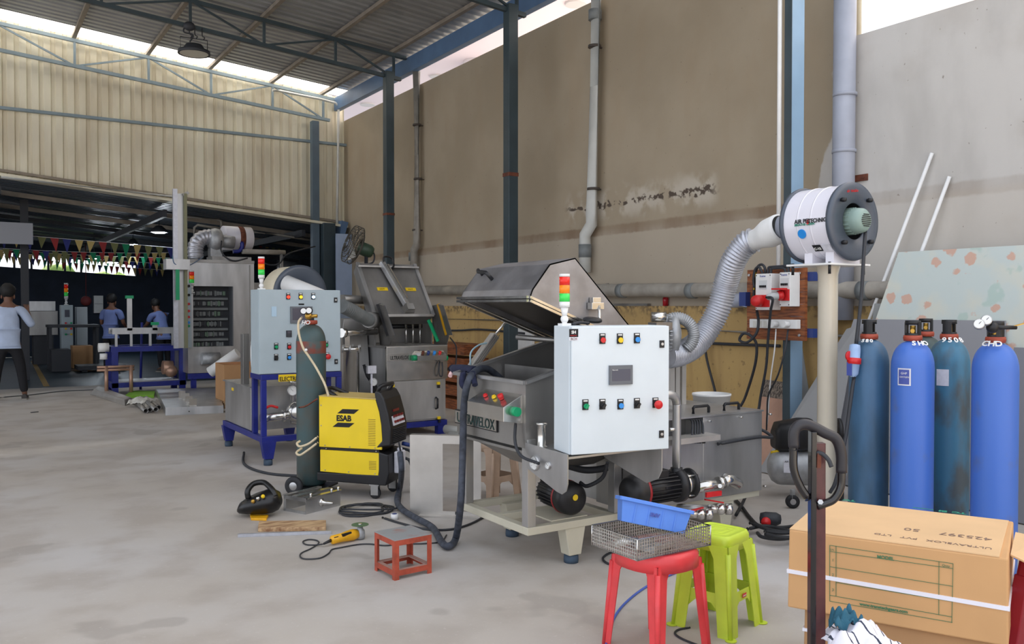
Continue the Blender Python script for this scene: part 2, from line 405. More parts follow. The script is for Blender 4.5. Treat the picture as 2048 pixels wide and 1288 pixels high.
# ochre dado with dirty streaks
g = NG('ochre_dado', .85)
n1 = g.noise(1.2); st = g.noise(7, 5, (1, 1, .12)); n3 = g.noise(16, 6)
col = g.mix(g.step(n1, .3, .7), srgb(196,164,104), srgb(180,150,98))
col = g.mix(g.mt('MULTIPLY', g.step(st, .45, .75), .45), col, srgb(146,114,74))
topd = g.mt('MULTIPLY', g.step(g.mt('ADD', g.z, g.mt('MULTIPLY', g.noise(6), .3)), 1.5, 1.66), g.step(n3, .42, .55))
col = g.mix(g.mt('MULTIPLY', topd, .8), col, srgb(92,78,62))
col = g.mix(g.mt('MULTIPLY', g.step(n3, .62, .7), .6), col, srgb(120,96,66))
M['dado'] = g.out(col, n3, .3)
# concrete floor
g = NG('concrete', .7)
n1 = g.noise(.5, 4); n2 = g.noise(2.2, 7); n3 = g.noise(40, 4)
col = g.mix(g.step(n1, .35, .65), srgb(180,172,162), srgb(188,184,180))
col = g.mix(g.mt('MULTIPLY', g.step(n2, .42, .66), .6), col, srgb(162,152,142))
st = g.noise(1.3, 3)
col = g.mix(g.mt('MULTIPLY', g.step(st, .62, .66), .45), col, srgb(146,138,130))
col = g.mix(g.mt('MULTIPLY', g.step(n3, .6, .75), .3), col, srgb(200,196,190))
M['concrete'] = g.out(col, n2, .12)
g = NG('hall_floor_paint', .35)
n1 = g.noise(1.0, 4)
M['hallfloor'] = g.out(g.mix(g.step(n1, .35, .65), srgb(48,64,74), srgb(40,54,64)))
# translucent rooflight sheet
m = bpy.data.materials.new('translucent_rooflight'); m.use_nodes = True; n = m.node_tree.nodes; n.clear()
tr = n.new('ShaderNodeBsdfTranslucent'); tr.inputs[0].default_value = (.95,.93,.9,1)
tp = n.new('ShaderNodeBsdfTransparent'); ms = n.new('ShaderNodeMixShader'); ms.inputs[0].default_value = .02
om = n.new('ShaderNodeOutputMaterial'); m.node_tree.links.new(tr.outputs[0], ms.inputs[1]); m.node_tree.links.new(tp.outputs[0], ms.inputs[2]); m.node_tree.links.new(ms.outputs[0], om.inputs[0])
M['rooflight'] = m
# grime on clear strip, wire mesh screens use real geometry
# ------------------------------------------------------------------ the setting
YE = 17.6
def zr(x): return 6.03+.087*(6.6-x)
def zb(x): return 3.83-.092*x
struct('floor', MB().box(-9, 7.2, -9, 17.9, -.25, 0), 'concrete')
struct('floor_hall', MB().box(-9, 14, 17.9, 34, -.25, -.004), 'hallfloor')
struct('ground', MB().add([(7.2,-12,-.1),(30,-12,-.1),(30,34,-.1),(7.2,34,-.1)], [(0,1,2,3)]), mat('pale_paving', (210,206,200), .8))
struct('ground_front', MB().add([(-40,-40,-.26),(7.2,-40,-.26),(7.2,-8,-.26),(-40,-8,-.26)], [(0,1,2,3)]), 'concrete')
wr = MB(); wr.box(7.0, 7.22, 5.17, 17.9, 1.5, 5.48).box(7.0, 7.22, -8, 5.17, 1.5, 4.0)
struct('wall_right', wr, 'plaster')
struct('wall_right_dado', MB().box(6.93, 7.22, -8, 17.9, 0, 1.5), 'dado')
def corr_x(x0, x1, y, z0f, z1f, pitch, dep, flat=.55, th=.004):   # vertical sheet facing -y, ribs pushed towards +y
    mb = MB(); P = []; x = x0
    while x < x1:
        a = pitch*flat; b = pitch*.1; c = pitch*(1-flat-.2)
        P += [(x, 0), (x+a, 0), (x+a+b, dep), (x+a+b+c, dep)]; x += pitch
    P.append((x1, 0)); n = len(P)
    vs = [(px, y+d, z0f(px)) for px, d in P]+[(px, y+d, z1f(px)) for px, d in P]
    mb.add(vs, [(i, i+1, n+i+1, n+i) for i in range(n-1)])
    return mb
struct('wall_back', corr_x(-8, 7.0, YE, zb, lambda x: zr(x)-.02, .19, .035), 'sheet')
def corr_y(x0, x1, y0, y1, zf, pitch, dep, flat=.5):      # roof sheet, ribs running along x
    P = []; y = y0
    while y < y1-1e-6:
        a = pitch*flat; b = pitch*.12; c = pitch*(1-flat-.24)
        P += [(y, 0), (y+a, 0), (y+a+b, dep), (y+a+b+c, dep)]; y += pitch
    P.append((y1, 0)); n = len(P); vs = []
    for x in (x0, x1): vs += [(x, min(py, y1), zf(x)+d) for py, d in P]
    return MB().add(vs, [(i, i+1, n+i+1, n+i) for i in range(n-1)])
struct('ceiling', corr_y(-9, 6.96, 4.7, 17.06, zr, .2, .03), 'roofsheet')
struct('ceiling_rooflight', corr_y(-9, 6.96, 17.06, 17.6, zr, .2, .03), 'rooflight')
# hall behind
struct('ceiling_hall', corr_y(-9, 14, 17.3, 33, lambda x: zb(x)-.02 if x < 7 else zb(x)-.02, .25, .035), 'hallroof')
fw = MB(); ty, by = 503, 533
a = aY(0, 503, 32); b = aY(272, 531, 32); c = aY(0, 533, 32); d = aY(272, 552, 32)
sl1 = (b.z-a.z)/(b.x-a.x); sl2 = (d.z-c.z)/(d.x-c.x)
f1 = lambda x: a.z+sl1*(x-a.x); f2 = lambda x: c.z+sl2*(x-c.x)
def slab(mb, x0, x1, za0, za1, zb0, zb1, y, t=.12):
    mb.hexa([(x0,y,za0),(x1,y,za1),(x1,y+t,za1),(x0,y+t,za0)], [(x0,y,zb0),(x1,y,zb1),(x1,y+t,zb1),(x0,y+t,zb0)])
slab(fw, -9, b.x, 0, 0, f2(-9), f2(b.x), 32); slab(fw, -9, b.x, f1(-9), f1(b.x), 4.8, 3.6, 32)
e = aY(552, 486, 32); f = aY(598, 540, 32)
slab(fw, b.x, e.x, 0, 0, 4, 4, 32); slab(fw, e.x, f.x, 0, 0, f.z-.2, f.z-.2, 32); slab(fw, e.x, f.x, e.z, e.z, 4, 4, 32); slab(fw, f.x, 14, 0, 0, 4, 4, 32)
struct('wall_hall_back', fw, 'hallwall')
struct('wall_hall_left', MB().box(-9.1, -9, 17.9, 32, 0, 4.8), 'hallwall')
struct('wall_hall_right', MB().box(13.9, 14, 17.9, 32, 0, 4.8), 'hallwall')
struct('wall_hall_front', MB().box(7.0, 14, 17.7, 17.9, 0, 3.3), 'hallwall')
# window bars
wb = MB()
for i in range(9):
    x = e.x+(f.x-e.x)*i/8; wb.bar((x,31.95,f.z-.2),(x,31.95,e.z), .03)
for i in range(5):
    z = f.z-.2+(e.z-f.z+.2)*i/4; wb.bar((e.x,31.95,z),(f.x,31.95,z), .03)
wbo = struct('window_1', wb, 'hallwall')
# white building across the lane behind the right wall
bl = thing('white_building', 'pale rendered building standing beyond the plaster wall, its soffit showing under the roof edge', 'building', (12, 10, 0))
obj('soffit', MB().box(9.0, 13.2, 9.5, 27, 7.6, 7.9), 'soffit', bl)
obj('wall', MB().box(9.6, 20, -10, 6.2, 0, 13), 'plaster_white', bl)
pc = aX(960, 110, 11.0)
obj('round_column', MB().cyl((11, pc.y, 0), (11, pc.y, 7.6), .42, n=32), 'plaster_white', bl)
for px, py in ((876,152),(735,208),(1152,6)):
    d_ = ray(px, py); p_ = O+d_*((7.6-CAMH)/d_.z)
    obj('downlight', MB().cyl((p_.x,p_.y,7.56),(p_.x,p_.y,7.62), .22), mat('frosted_downlight',(205,200,200),.5), bl)
# ------------------------------------------------------------------ steelwork
M['beamgrey'] = mat('grey_blue_post_paint', (84,100,112), .5, 0, .1, 3)
XC = 6.4
def col(y, label, w=.15, x=XC, top=None, m='steelblue', ml='steelblue_lt', name='steel_column'):
    t = thing(name, label, 'column', (x, y, 0), 0)
    top = top or zr(x)-.42
    mb = MB(); mb.box(x-w/2, x+w/2, y-w/2, y+w/2, 0, top)
    obj('post', mb, m, t, bevel=.006)
    obj('base_plate', MB().box(x-.14, x+.14, y-.14, y+.14, 0, .015), m, t)
    return t
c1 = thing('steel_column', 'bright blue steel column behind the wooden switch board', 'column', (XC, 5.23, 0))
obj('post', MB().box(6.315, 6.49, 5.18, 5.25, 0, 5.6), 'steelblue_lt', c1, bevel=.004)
obj('dark_side_face', MB().box(6.309, 6.3145, 5.175, 5.255, .02, 5.6), 'steelblue', c1, label='dark blue side face')  # thin sheet, darker than the post, over its left side face
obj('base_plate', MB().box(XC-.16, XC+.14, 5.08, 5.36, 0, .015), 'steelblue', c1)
c2 = col(10.0, 'dark teal steel column rising behind the open hood')
obj('tie_band', MB().box(XC-.08, XC+.08, 9.92, 10.08, 3.28, 3.33), 'rust', c2, label='rusty band')
c3 = col(14.0, 'dark teal steel column nearest the corrugated wall, beside the weathered drainpipe')
obj('tie_band', MB().box(XC-.08, XC+.08, 13.92, 14.08, 3.1, 3.14), 'rust', c3)
cw = aY(630, 300, 17.4)
c4 = col(17.42, 'blue grey steel column standing against the corrugated wall', w=.15, x=cw.x, top=aY(630,243,17.42).z, m='beamgrey')
hp = aY(655, 500, 17.3)
col(17.3, 'dark navy post at the right end of the hall opening', w=.26, x=hp.x, top=zb(hp.x), m='steelblue', name='door_post')
def truss(y, pxs, label, x0=-8.8, x1=6.74, zt=lambda x: zr(x)-.1, h=.40, m='steelblue'):
    t = thing('roof_truss', label, 'truss', (x1, y, zt(x1)-h))
    zbm = lambda x: zt(x)-h
    mb = MB().bar((x0,y,zt(x0)), (x1,y,zt(x1)), .06)
    obj('top_chord', mb, m, t)
    obj('bottom_chord', MB().bar((x0,y,zbm(x0)), (x1-.1,y,zbm(x1-.1)), .06), m, t)
    for i, x in enumerate(pxs):
        obj('web_post', MB().bar((x,y,zbm(x)), (x,y,zt(x)), .04), m, t)
        if i < len(pxs)-1:
            x2 = pxs[i+1]
            if i % 2: p, q = (x,y,zt(x)), (x2,y,zbm(x2))
            else: p, q = (x,y,zbm(x)), (x2,y,zt(x2))
            obj('web_diagonal', MB().bar(p, q, .03), m, t)
    return t
PX = [6.75, 5.55, 4.35, 3.15, 1.95, .75, -.45, -1.65, -2.85]
_s = [aY(px, py, 17.5).x for px, py in ((545,176),(422,143),(297,111),(149,82))]
PX = [6.5]+_s+[_s[-1]-1.25, _s[-1]-2.5, _s[-1]-3.75, _s[-1]-5, _s[-1]-6.25, _s[-1]-7.5]
truss(17.5, PX, 'blue grey roof truss against the corrugated wall', zt=lambda x: zr(x)-.13, h=.46, m='truss_lt')
truss(14.0, PX, 'dark roof truss carrying the high bay lamp')
truss(10.0, PX, 'dark roof truss overhead, nearest in view')
truss(5.23, PX, 'dark roof truss above the bright blue column')
for i, x in enumerate(PX):
    if -3 < x < 7:
        pb = MB().bar((x, 4.75, zr(x)-.035), (x, 17.6, zr(x)-.035), .07, .06)
        o = obj('roof_purlin', pb, 'purlin'); tag(o, 'dusty purlin under the roof sheets, ' + ['nearest the blue eaves beam','second from the blue eaves beam','third from the blue eaves beam','fourth from the blue eaves beam','fifth from the blue eaves beam','sixth from the blue eaves beam','seventh from the blue eaves beam','eighth from the blue eaves beam'][i], 'purlin', 'roof purlins')
# blue eaves beam
solo('eaves_beam', MB().box(6.76, 6.88, 4.7, 17.55, 5.66, 5.93), 'beamblue', 'long blue eaves beam along the roof edge above the plaster wall', 'beam')
# wall girt and bottom flashing
gz = aY(300, 246.5, 17.45).z
solo('wall_girt', MB().bar((-8,17.5,aY(0,213.6,17.5).z), (7.0,17.5,aY(690,290.5,17.5).z), .09, .05), 'truss_lt', 'blue grey rail crossing the corrugated wall halfway up', 'girt')
solo('wall_girt', MB().bar((-8,17.52,zb(-8)+.1), (6.9,17.52,zb(6.9)+.1), .06, .05), 'purlin', 'dusty brown rail along the bottom edge of the corrugated wall', 'girt')
solo('edge_flashing', MB().hexa([(-8,17.25,zb(-8)-.03),(6.95,17.25,zb(6.95)-.03),(6.95,17.62,zb(6.95)-.03),(-8,17.62,zb(-8)-.03)],
     [(-8,17.25,zb(-8)+.02),(6.95,17.25,zb(6.95)+.02),(6.95,17.62,zb(6.95)+.02),(-8,17.62,zb(-8)+.02)]), 'sheet', 'cream flashing strip above the dark hall opening', 'flashing')
solo('end_cap_panel', MB().hexa([aY(688,476,17.2), aY(697,445,17.2), aY(697,445,17.2)+Vector((.0,.3,0)), aY(688,476,17.2)+Vector((0,.3,0))],
     [aY(680,474,17.2), aY(684,441,17.2), aY(684,441,17.2)+Vector((0,.3,0)), aY(680,474,17.2)+Vector((0,.3,0))]), 'beamblue', 'small blue end plate where the hall roof meets the plaster wall', 'plate')
p0 = aY(0, 354, 17.2)
def yz(pts, y): return [aY(px, py, y) for px, py in pts]
solo('conduit', MB().tube(yz([(2,354),(345,393),(352,396),(358,392),(366,388)], 17.15), .022, smooth=False), 'pvc', 'cream conduit along the bottom edge of the corrugated wall', 'conduit')
solo('conduit', MB().tube(yz([(545,181),(560,182),(640,198),(671,206),(677,212),(677,225),(676,330),(674,452)], 17.38), .026, smooth=False, n=10), 'pvc', 'white conduit bending down beside the blue grey column', 'conduit')
# light metal sheet panel that closes the corner beside the hall opening
solo('metal_panel', MB().box(aY(672,600,17.0).x, 6.92, 16.98, 17.02, 0, aY(690,468,17).z), mat('pale_blue_sheet',(170,190,222),.35,.3,.08,2), 'pale blue metal sheet closing the corner beside the navy post', 'panel')
# ------------------------------------------------------------------ drain pipes on the right wall
def wallpipe(name, label, px_top, py_top, pts, r, m, extra=()):
    pass
d1 = thing('drain_pipe', 'long weathered horizontal drain pipe along the plaster wall', 'pipe', (6.86, 9, 1.7))
pA = aX(860, 580, 6.84); pB = aX(1470, 581, 6.84); pC = aX(1810, 583, 6.84)
obj('pipe', MB().cyl(pA+Vector((0,2.5,.03)), pC-Vector((0,1.5,.01)), .08, n=24), 'pvc_old', d1)
for px in (1120, 1245, 1385, 1600, 1730):
    q = aX(px, 581.5, 6.84); obj('coupling', MB().cyl(q-Vector((0,.05,0)), q+Vector((0,.05,0)), .087, n=24), 'pvc_dark', d1)
for px in (1205, 1300, 1400):
    q = aX(px, 569, 6.9); obj('clip', MB().cyl(q, q+Vector((.1,0,.01)), .008), 'steel', d1)
def vpipe(label, top, kink, low, bot, r, m, bands=(), mm=None, x=6.88):
    t = thing('downpipe', label, 'pipe', (x, aX(*bot, x).y, aX(*bot, x).z))
    P = [aX(*p, x) for p in (top, kink, low, bot)]
    if kink != low: obj('pipe', MB().tube([P[0], P[1]+Vector((0,0,.12)), P[1], P[2], P[2]-Vector((0,0,.12)), P[3]], r, n=20, smooth=False), m, t)
    else: obj('pipe', MB().cyl(P[0], P[3], r, n=24), m, t)
    for px, py in bands:
        q = aX(px, py, x)
        obj('bracket', MB().cyl(q-Vector((0,0,.015)), q+Vector((0,0,.015)), r+.008, n=20).box(q.x, 6.999, q.y-.01, q.y+.01, q.z-.01, q.z+.01), 'clamp_dark' if m != 'pvc_blue' else 'pvc_blue', t)
    return t
v2 = vpipe('grey downpipe with an offset bend left of the bright blue column', (1194,-90), (1183,448), (1170,470), (1170,545), .075, 'pvc', [(1189,93),(1187,378)])
q1 = aX(1170, 489, 6.88); q2 = aX(1170, 515, 6.88)
obj('sleeve', MB().cyl(q2, q1, .085, n=24), 'pvc_dark', v2, label='dark grey sleeve')
q1 = aX(1190, 20, 6.88); q2 = aX(1190, 40, 6.88); obj('sleeve', MB().cyl(q2, q1, .085, n=24), 'pvc_dark', v2, label='dark grey sleeve')
v1 = vpipe('weathered downpipe between the two dark teal columns', (833,143), (834,490), (828,500), (826,572), .07, 'pvc_old', [(834,250),(836,358),(833,460)])
q1 = aX(826, 505, 6.88); q2 = aX(826, 522, 6.88); obj('sleeve', MB().cyl(q2, q1, .08, n=24), 'pvc_dark', v1, label='dark grey sleeve')
v3 = vpipe('wide blue grey downpipe behind the white drum', (1691,-80), (1687,200), (1687,200), (1684,640), .1, 'pvc_blue', [(1690,190),(1688,303)])
for i, (px, dx) in enumerate(((1708,0),(1713,0))):
    q = aX(px, 40, 7.3)
    solo('conduit', MB().cyl((7.3+.03*i, q.y, 3.9), (7.3+.03*i, q.y, 9.0), .03), 'cream', ('left' if i == 0 else 'right')+' one of two cream pipes on the white building, beside the wide downpipe', 'pipe', 'cream pipes beyond the wall')
# open pipe ends lying against the dado top
for px, py, r in ((1478,601,.075),(1492,600,.075)):
    q = aX(px, py, 6.78)
    t = thing('pipe_offcut', 'short grey pipe end lying open beside the drain pipe, %s' % ('left one' if px < 1485 else 'right one'), 'pipe', tuple(q))
    d_ = Vector((-.55, .5 if px < 1485 else -.55, 0)).normalized()
    obj('pipe', MB().lathe([(r,0),(r,.22),(r-.008,.22),(r-.008,0)], q-d_*.1, d_, closed=True), 'pvc_blue', t)
# conduits and cable runs on the dado
solo('conduit', MB().tube([aX(795,636,6.89), aX(1030,641,6.89)], .014, smooth=False), 'pvc_old', 'thin grey conduit on the ochre dado, upper run', 'conduit')
solo('conduit', MB().tube([aX(1330,655,6.89), aX(1500,665,6.89), aX(1660,671,6.89), aX(1800,676,6.89)], .013, smooth=False), 'pvc_old', 'thin grey conduit on the ochre dado behind the switch board', 'conduit')
solo('cable_run', MB().tube([aX(795,656,6.88), aX(900,661,6.88), aX(960,659,6.88), aX(1050,667,6.88)], .016), 'cable', 'dark cable running along the ochre dado below the thin conduit', 'cable')
solo('cable_run', MB().tube([aX(1395,685,6.88), aX(1450,688,6.88), aX(1560,692,6.88)], .016), 'cable', 'dark cable sagging along the dado beside the grey duct', 'cable')
solo('cable', MB().tube([aX(1410,684,6.86), aX(1414,720,6.86), aX(1432,790,6.86), aX(1440,840,6.86)], .013), 'cable', 'dark cable dropping down the ochre dado behind the steel tank', 'cable')
# bits on the ledge
t = thing('glass_bottle', 'small red glass bottle standing on the dado ledge', 'bottle', tuple(aX(1330,610,6.96)))
q = aX(1331, 610, 6.965); q.z = 1.5
obj('body', MB().lathe([(0,0),(.032,0),(.034,.09),(.012,.12),(.012,.14),(0,.14)], q), mat('red_glass',(170,30,40),.2), t)
obj('cap', MB().cyl(q+Vector((0,0,.14)), q+Vector((0,0,.165)), .014), 'white', t)
q = aX(1265, 609, 6.965)
solo('steel_offcut', MB().box(6.94, 6.99, q.y-.3, q.y+.45, 1.5, 1.53), 'steel_dark', 'pale slotted metal strip lying on the dado ledge', 'strip')
# rusty bracket plate
q = aX(1712, 357, 6.99)
t = thing('rusty_plate', 'rusted bolted plate on the plaster wall above the white drum', 'plate', tuple(q))
obj('plate', MB().box(6.985, 7.0, q.y-.12, q.y+.12, q.z-.03, q.z+.03), 'rust', t)
for s in (-1, 1): obj('bolt', MB().cyl((6.975, q.y+s*.08, q.z), (6.99, q.y+s*.08, q.z), .012, n=6), 'rust', t)
# ================================================================== gas cylinders
def gas_cylinder(x, y, body_m, label, R=.116, group=None, band=None, H=1.30, guard_rot=0, guard=True):
    t = thing('gas_cylinder', label, 'gas cylinder', (x, y, 0), 0, group)
    prof = [(0,0),(R-.02,0),(R,.02),(R,.35),(R,.7),(R,H-.16)]
    for i in range(1, 9):
        a = PI/2*i/8; prof.append((max(.036, R*math.cos(a)**.75 if i < 8 else .036), H-.16+.155*math.sin(a)))
    prof += [(.036, H+.01)]
    obj('cylinder_body', MB().lathe(prof, (x,y,0), n=40), body_m, t)
    obj('neck_ring', MB().lathe([(.036,H-.005),(.05,H-.005),(.053,H+.012),(.05,H+.028),(.036,H+.028)], (x,y,0), n=28), 'oxide', t, label='red oxide ring')
    if not guard:
        obj('valve', MB().cyl((x,y,H+.0),(x,y,H+.07), .016, n=12).box(x-.02,x+.02,y-.02,y+.02,H+.02,H+.06), 'black', t); return t
    gd = MB(); r = .043; z0, z1 = H+.02, H+.115
    gd.lathe([(r-.006,z0),(r,z0),(r,z0+.02),(r-.006,z0+.02)], (x,y,0), n=20, closed=True)
    gd.lathe([(r-.006,z1-.025),(r,z1-.025),(r,z1),(r-.012,z1)], (x,y,0), n=20, closed=True)
    for k in range(2):
        a0 = guard_rot+k*PI
        for j in range(5):
            a = a0-.5+j*.25; p = Vector((math.cos(a), math.sin(a), 0))*(r-.003)
            gd.bar((x+p.x,y+p.y,z0+.01),(x+p.x,y+p.y,z1-.01), .013, .008, up=p)
    obj('valve_guard', gd, 'black', t)
    vv = obj('valve', MB().cyl((x,y,H+.0),(x,y,H+.085), .016, n=12).cyl((x,y,H+.055),(x-.035,y-.02,H+.055), .012, n=10), 'brass', t)
    return t
GR = 'gas cylinders standing by the plaster wall'
g1 = gas_cylinder(4.72, 3.27, 'cyl_dark', 'dark blue worn gas cylinder, leftmost of the row by the wall', group=GR, guard_rot=.4)
g2 = gas_cylinder(4.71, 2.975, 'cyl_blue', 'bright blue gas cylinder with a purple and white label, second from left', R=.118, group=GR, guard_rot=1.9)
g3 = gas_cylinder(5.13, 3.0, 'cyl_teal', 'scuffed teal gas cylinder with a torn white label and a sooty shoulder', R=.118, group=GR, guard_rot=.2)
g4 = gas_cylinder(4.87, 2.58, 'cyl_blue', 'bright blue gas cylinder fitted with a two gauge regulator', R=.118, group=GR, guard_rot=1.2)
g5 = gas_cylinder(5.50, 3.38, 'cyl_green', 'grey green gas cylinder mostly hidden behind the bright blue and teal ones', R=.112, group=GR, guard_rot=2)
M['stk_blue'] = mat('blue_paper_label', (70,84,160), .6); M['paper'] = mat('off_white_paper', (214,214,222), .7, 0, .08, 30)
def on_cyl(cx, cy, R, px, py, wd, ht, m, parent, name='label_sticker', lab=None):
    c = aD(px, py, (Vector((cx,cy,0))).dot(FW)-R); a0 = math.atan2(c.y-cy, c.x-cx); n = 8; mb = MB(); vs = []
    for i in range(n+1):
        a = a0-wd/2/R+wd/R*i/n
        vs += [(cx+(R+.002)*math.cos(a), cy+(R+.002)*math.sin(a), c.z-ht/2), (cx+(R+.002)*math.cos(a), cy+(R+.002)*math.sin(a), c.z+ht/2)]
    mb.add(vs, [(2*i,2*i+2,2*i+3,2*i+1) for i in range(n)])
    return obj(name, mb, m, parent, label=lab), a0, c.z
s_, a0, zc = on_cyl(4.71, 2.975, .118, 1800, 755, .075, .1, 'paper', g2)
on_cyl(4.71, 2.975, .1185, 1799, 755, .06, .085, 'stk_blue', g2)
on_cyl(5.13, 3.0, .118, 1880, 756, .07, .1, 'paper', g3, lab='torn white label')
def cyl_text(s, cx, cy, R, px, py, size, m, parent, tilt=.5):
    c = aD(px, py, Vector((cx,cy,0)).dot(FW)-R*.8); a0 = math.atan2(c.y-cy, c.x-cx); out = Vector((math.cos(a0), math.sin(a0), 0)); tn = Vector((-math.sin(a0), math.cos(a0), 0))
    k = len(s); st = size*.72
    for i, ch in enumerate(s):
        if ch == ' ': continue
        a = a0+(i-(k-1)/2)*st/R; o_ = Vector((math.cos(a), math.sin(a), 0)); t_ = Vector((-math.sin(a), math.cos(a), 0))
        up = (Vector((0,0,1))*math.cos(tilt)-o_*math.sin(tilt)).normalized()
        org = Vector((cx,cy,0))+o_*(R+.003)+Vector((0,0,c.z))-t_*size*.3
        text(ch, size, org, t_, up, m, parent, bold=.0015)
text('GHP', .018, Vector((4.71,2.975,0))+Vector((math.cos(a0-.15),math.sin(a0-.15),0))*.1215+Vector((0,0,zc+.015)), (-math.sin(a0),math.cos(a0),0), (0,0,1), 'ink_white', g2)
text('OXYGEN', .013, Vector((4.71,2.975,0))+Vector((math.cos(a0-.2),math.sin(a0-.2),0))*.1225+Vector((0,0,zc-.005)), (-math.sin(a0),math.cos(a0),0), (0,0,1), 'ink_white', g2)
cyl_text('580', 4.72, 3.27, .09, 1735, 684, .035, 'ink_white', g1, .8)
cyl_text('SHO', 4.71, 2.975, .095, 1838, 690, .045, 'ink_white', g2, .75)
cyl_text('9508', 5.13, 3.0, .1, 1906, 684, .05, 'ink_white', g3, .7)
cyl_text('CHD', 4.87, 2.58, .1, 1980, 692, .05, 'ink_white', g4, .7)
# regulator on the fourth cylinder
rg = thing('gas_regulator', 'dark regulator with two round white dial gauges on the last blue cylinder', 'regulator', (4.84, 2.55, 1.36))
ctr = aD(1985, 655, 4.7)
obj('regulator_body', MB().ball(ctr, .032).cyl(ctr, ctr+RT*.13, .011).cyl(ctr-Vector((0,0,.02)), ctr+Vector((0,0,.035)), .018), 'black', rg)
for px, py in ((1958,648),(1973,640)):
    c = aD(px, py, 4.68); n_ = (O-c).normalized(); n_ = (n_+Vector((0,0,.3))).normalized()
    gg = obj('gauge', MB().lathe([(0,-.02),(.027,-.02),(.029,0),(.026,.003),(0,.003)], c, n_, n=28), 'steel', rg)
    obj('gauge_face', MB().cyl(c+n_*.002, c+n_*.0045, .024, n=24), 'glass', gg)
    obj('needle', MB().bar(c+n_*.006, c+n_*.006+RT*.012+Vector((0,0,.012)), .002), 'ink_black', gg)
obj('lever', MB().bar(ctr+RT*.09+Vector((0,0,.0)), ctr+RT*.2+Vector((0,0,.03)), .012, .006), 'brass', rg)
# ================================================================== leaning sheets and rods
m = NG('floral_sheet', .5)
v = m.noise(6, 2); v2 = m.noise(3.2, 3); c_ = m.mix(m.step(v2, .4, .6), srgb(206,208,196), srgb(196,206,202))
vo = m.n.new('ShaderNodeTexVoronoi'); vo.inputs['Scale'].default_value = 5.5; m.L.new(m.pos, vo.inputs['Vector'])
c_ = m.mix(m.mt('MULTIPLY', m.step(m.mt('ADD', vo.outputs['Distance'], m.mt('MULTIPLY', m.noise(22, 3), .35)), .47, .40), .8), c_, srgb(208,158,134))
c_ = m.mix(m.mt('MULTIPLY', m.step(m.noise(4.4, 3), .6, .66), .5), c_, srgb(160,190,178))
M['floral'] = m.out(c_)
def leaning(name, label, cat, pts_top, pts_bot, th, m, thick_dir=(-1,0,0), **k):
    P = [Vector(p) for p in pts_bot]+[Vector(p) for p in reversed(pts_top)]
    return solo(name, MB().plate(P, thick_dir, th), m, label, cat, **k)
fl = leaning('patterned_sheet', 'large pale sheet printed with orange leaves leaning on the plaster wall', 'sheet', [(6.73,4.38,1.957),(6.73,1.9,1.957)], [(6.36,4.85,.01),(6.36,1.9,.01)], .012, 'floral')
leaning('grey_sheet', 'wide grey sheet leaning upright behind the gas cylinders', 'sheet', [(6.60,4.72,1.385),(6.60,3.42,1.39)], [(6.20,4.9,.01),(6.20,3.2,.01)], .01, 'gray_sheet')
leaning('grey_sheet', 'narrow grey sheet with a slanted top edge between the pole and the wide grey sheet', 'sheet', [(6.5,4.72,1.3),(6.5,4.62,1.33)], [(6.05,5.3,.01),(6.05,4.55,.01)], .008, mat('grey_panel_b',(150,150,150),.5,.2))
leaning('grey_sheet', 'darker grey sheet at the right edge of the picture below the patterned sheet', 'sheet', [(6.45,3.28,1.2),(6.45,1.6,1.2)], [(6.12,3.25,.01),(6.12,1.6,.01)], .01, mat('grey_panel_c',(126,126,132),.5))
leaning('grey_offcut', 'small slanted grey offcut standing above the wide grey sheet', 'sheet', [aX(1750,607,6.66), aX(1776,607,6.66)], [(6.64,4.62,1.0),(6.64,4.28,1.0)], .008, mat('grey_panel_d',(140,142,140),.5))
for (px, py), bx, lab in (((1864,306),(6.62,5.15),'long white rod leaning on the plaster wall, the taller of two'), ((1899,353),(6.66,4.9),'long white rod leaning on the plaster wall, the shorter of two')):
    p = aX(px, py, 6.97); q = Vector((bx[0], bx[1], .012))
    solo('white_rod', MB().cyl(q, p, .016, n=10), 'white', lab, 'rod', 'white rods leaning on the wall')
# blade shaped strip and two boards by the column
tp = aX(1598, 640, 6.85)
leaning('steel_strip', 'tapering grey steel strip leaning on the dado right of the blue column', 'strip', [aX(1586,650,6.86), aX(1598,650,6.86)], [aZ(1610,925,.01), aZ(1640,925,.01)], .006, mat('grey_zinc',(150,156,160),.4,.5,.1,4))
leaning('bark_board', 'streaky grey brown board leaning on the dado under the switch board', 'board', [aX(1530,759,6.72), aX(1600,768,6.72)], [Vector((6.35,aX(1515,860,6.5).y,.01)), Vector((6.35,aX(1590,860,6.5).y,.01))], .018, 'bark')
leaning('plywood_board', 'small pinkish plywood board leaning against the streaky board', 'board', [aX(1526,793,6.5), aX(1583,801,6.5)], [Vector((6.25,aX(1518,860,6.3).y,.01)), Vector((6.25,aX(1574,860,6.3).y,.01))], .016, 'ply')
# ================================================================== fan filter drum on a pole
cx, cz, yf, yb, R = 4.717, 2.03, 3.39, 3.75, .232
st = thing('pole_stand', 'tall cream round pole with a square top plate carrying the white drum', 'stand', (cx, 3.57, 0))
obj('pole', MB().lathe([(.062,.02),(.062,1.70),(.075,1.755)], (cx,3.57,0), n=32), 'cream_pole', st)
obj('top_plate', MB().box(cx-.2, cx+.2, 3.40, 3.74, 1.755, 1.768), 'white', st, bevel=.003)
obj('base_plate', MB().box(cx-.16, cx+.16, 3.41, 3.73, 0, .02), 'cream_pole', st)
for s in (-1,1):
    for q in (3.43, 3.71): obj('bolt', MB().cyl((cx+s*.17,q,1.70),(cx+s*.17,q,1.775), .009, n=8), 'black', st)
fu = thing('fan_filter_drum', 'white round fan drum with slate rims and green motor on top of the pole', 'fan unit', (cx, 3.57, 1.768))
M['drum'] = mat('white_drum_enamel', (226,224,232), .28, 0, 0, coat=.3)
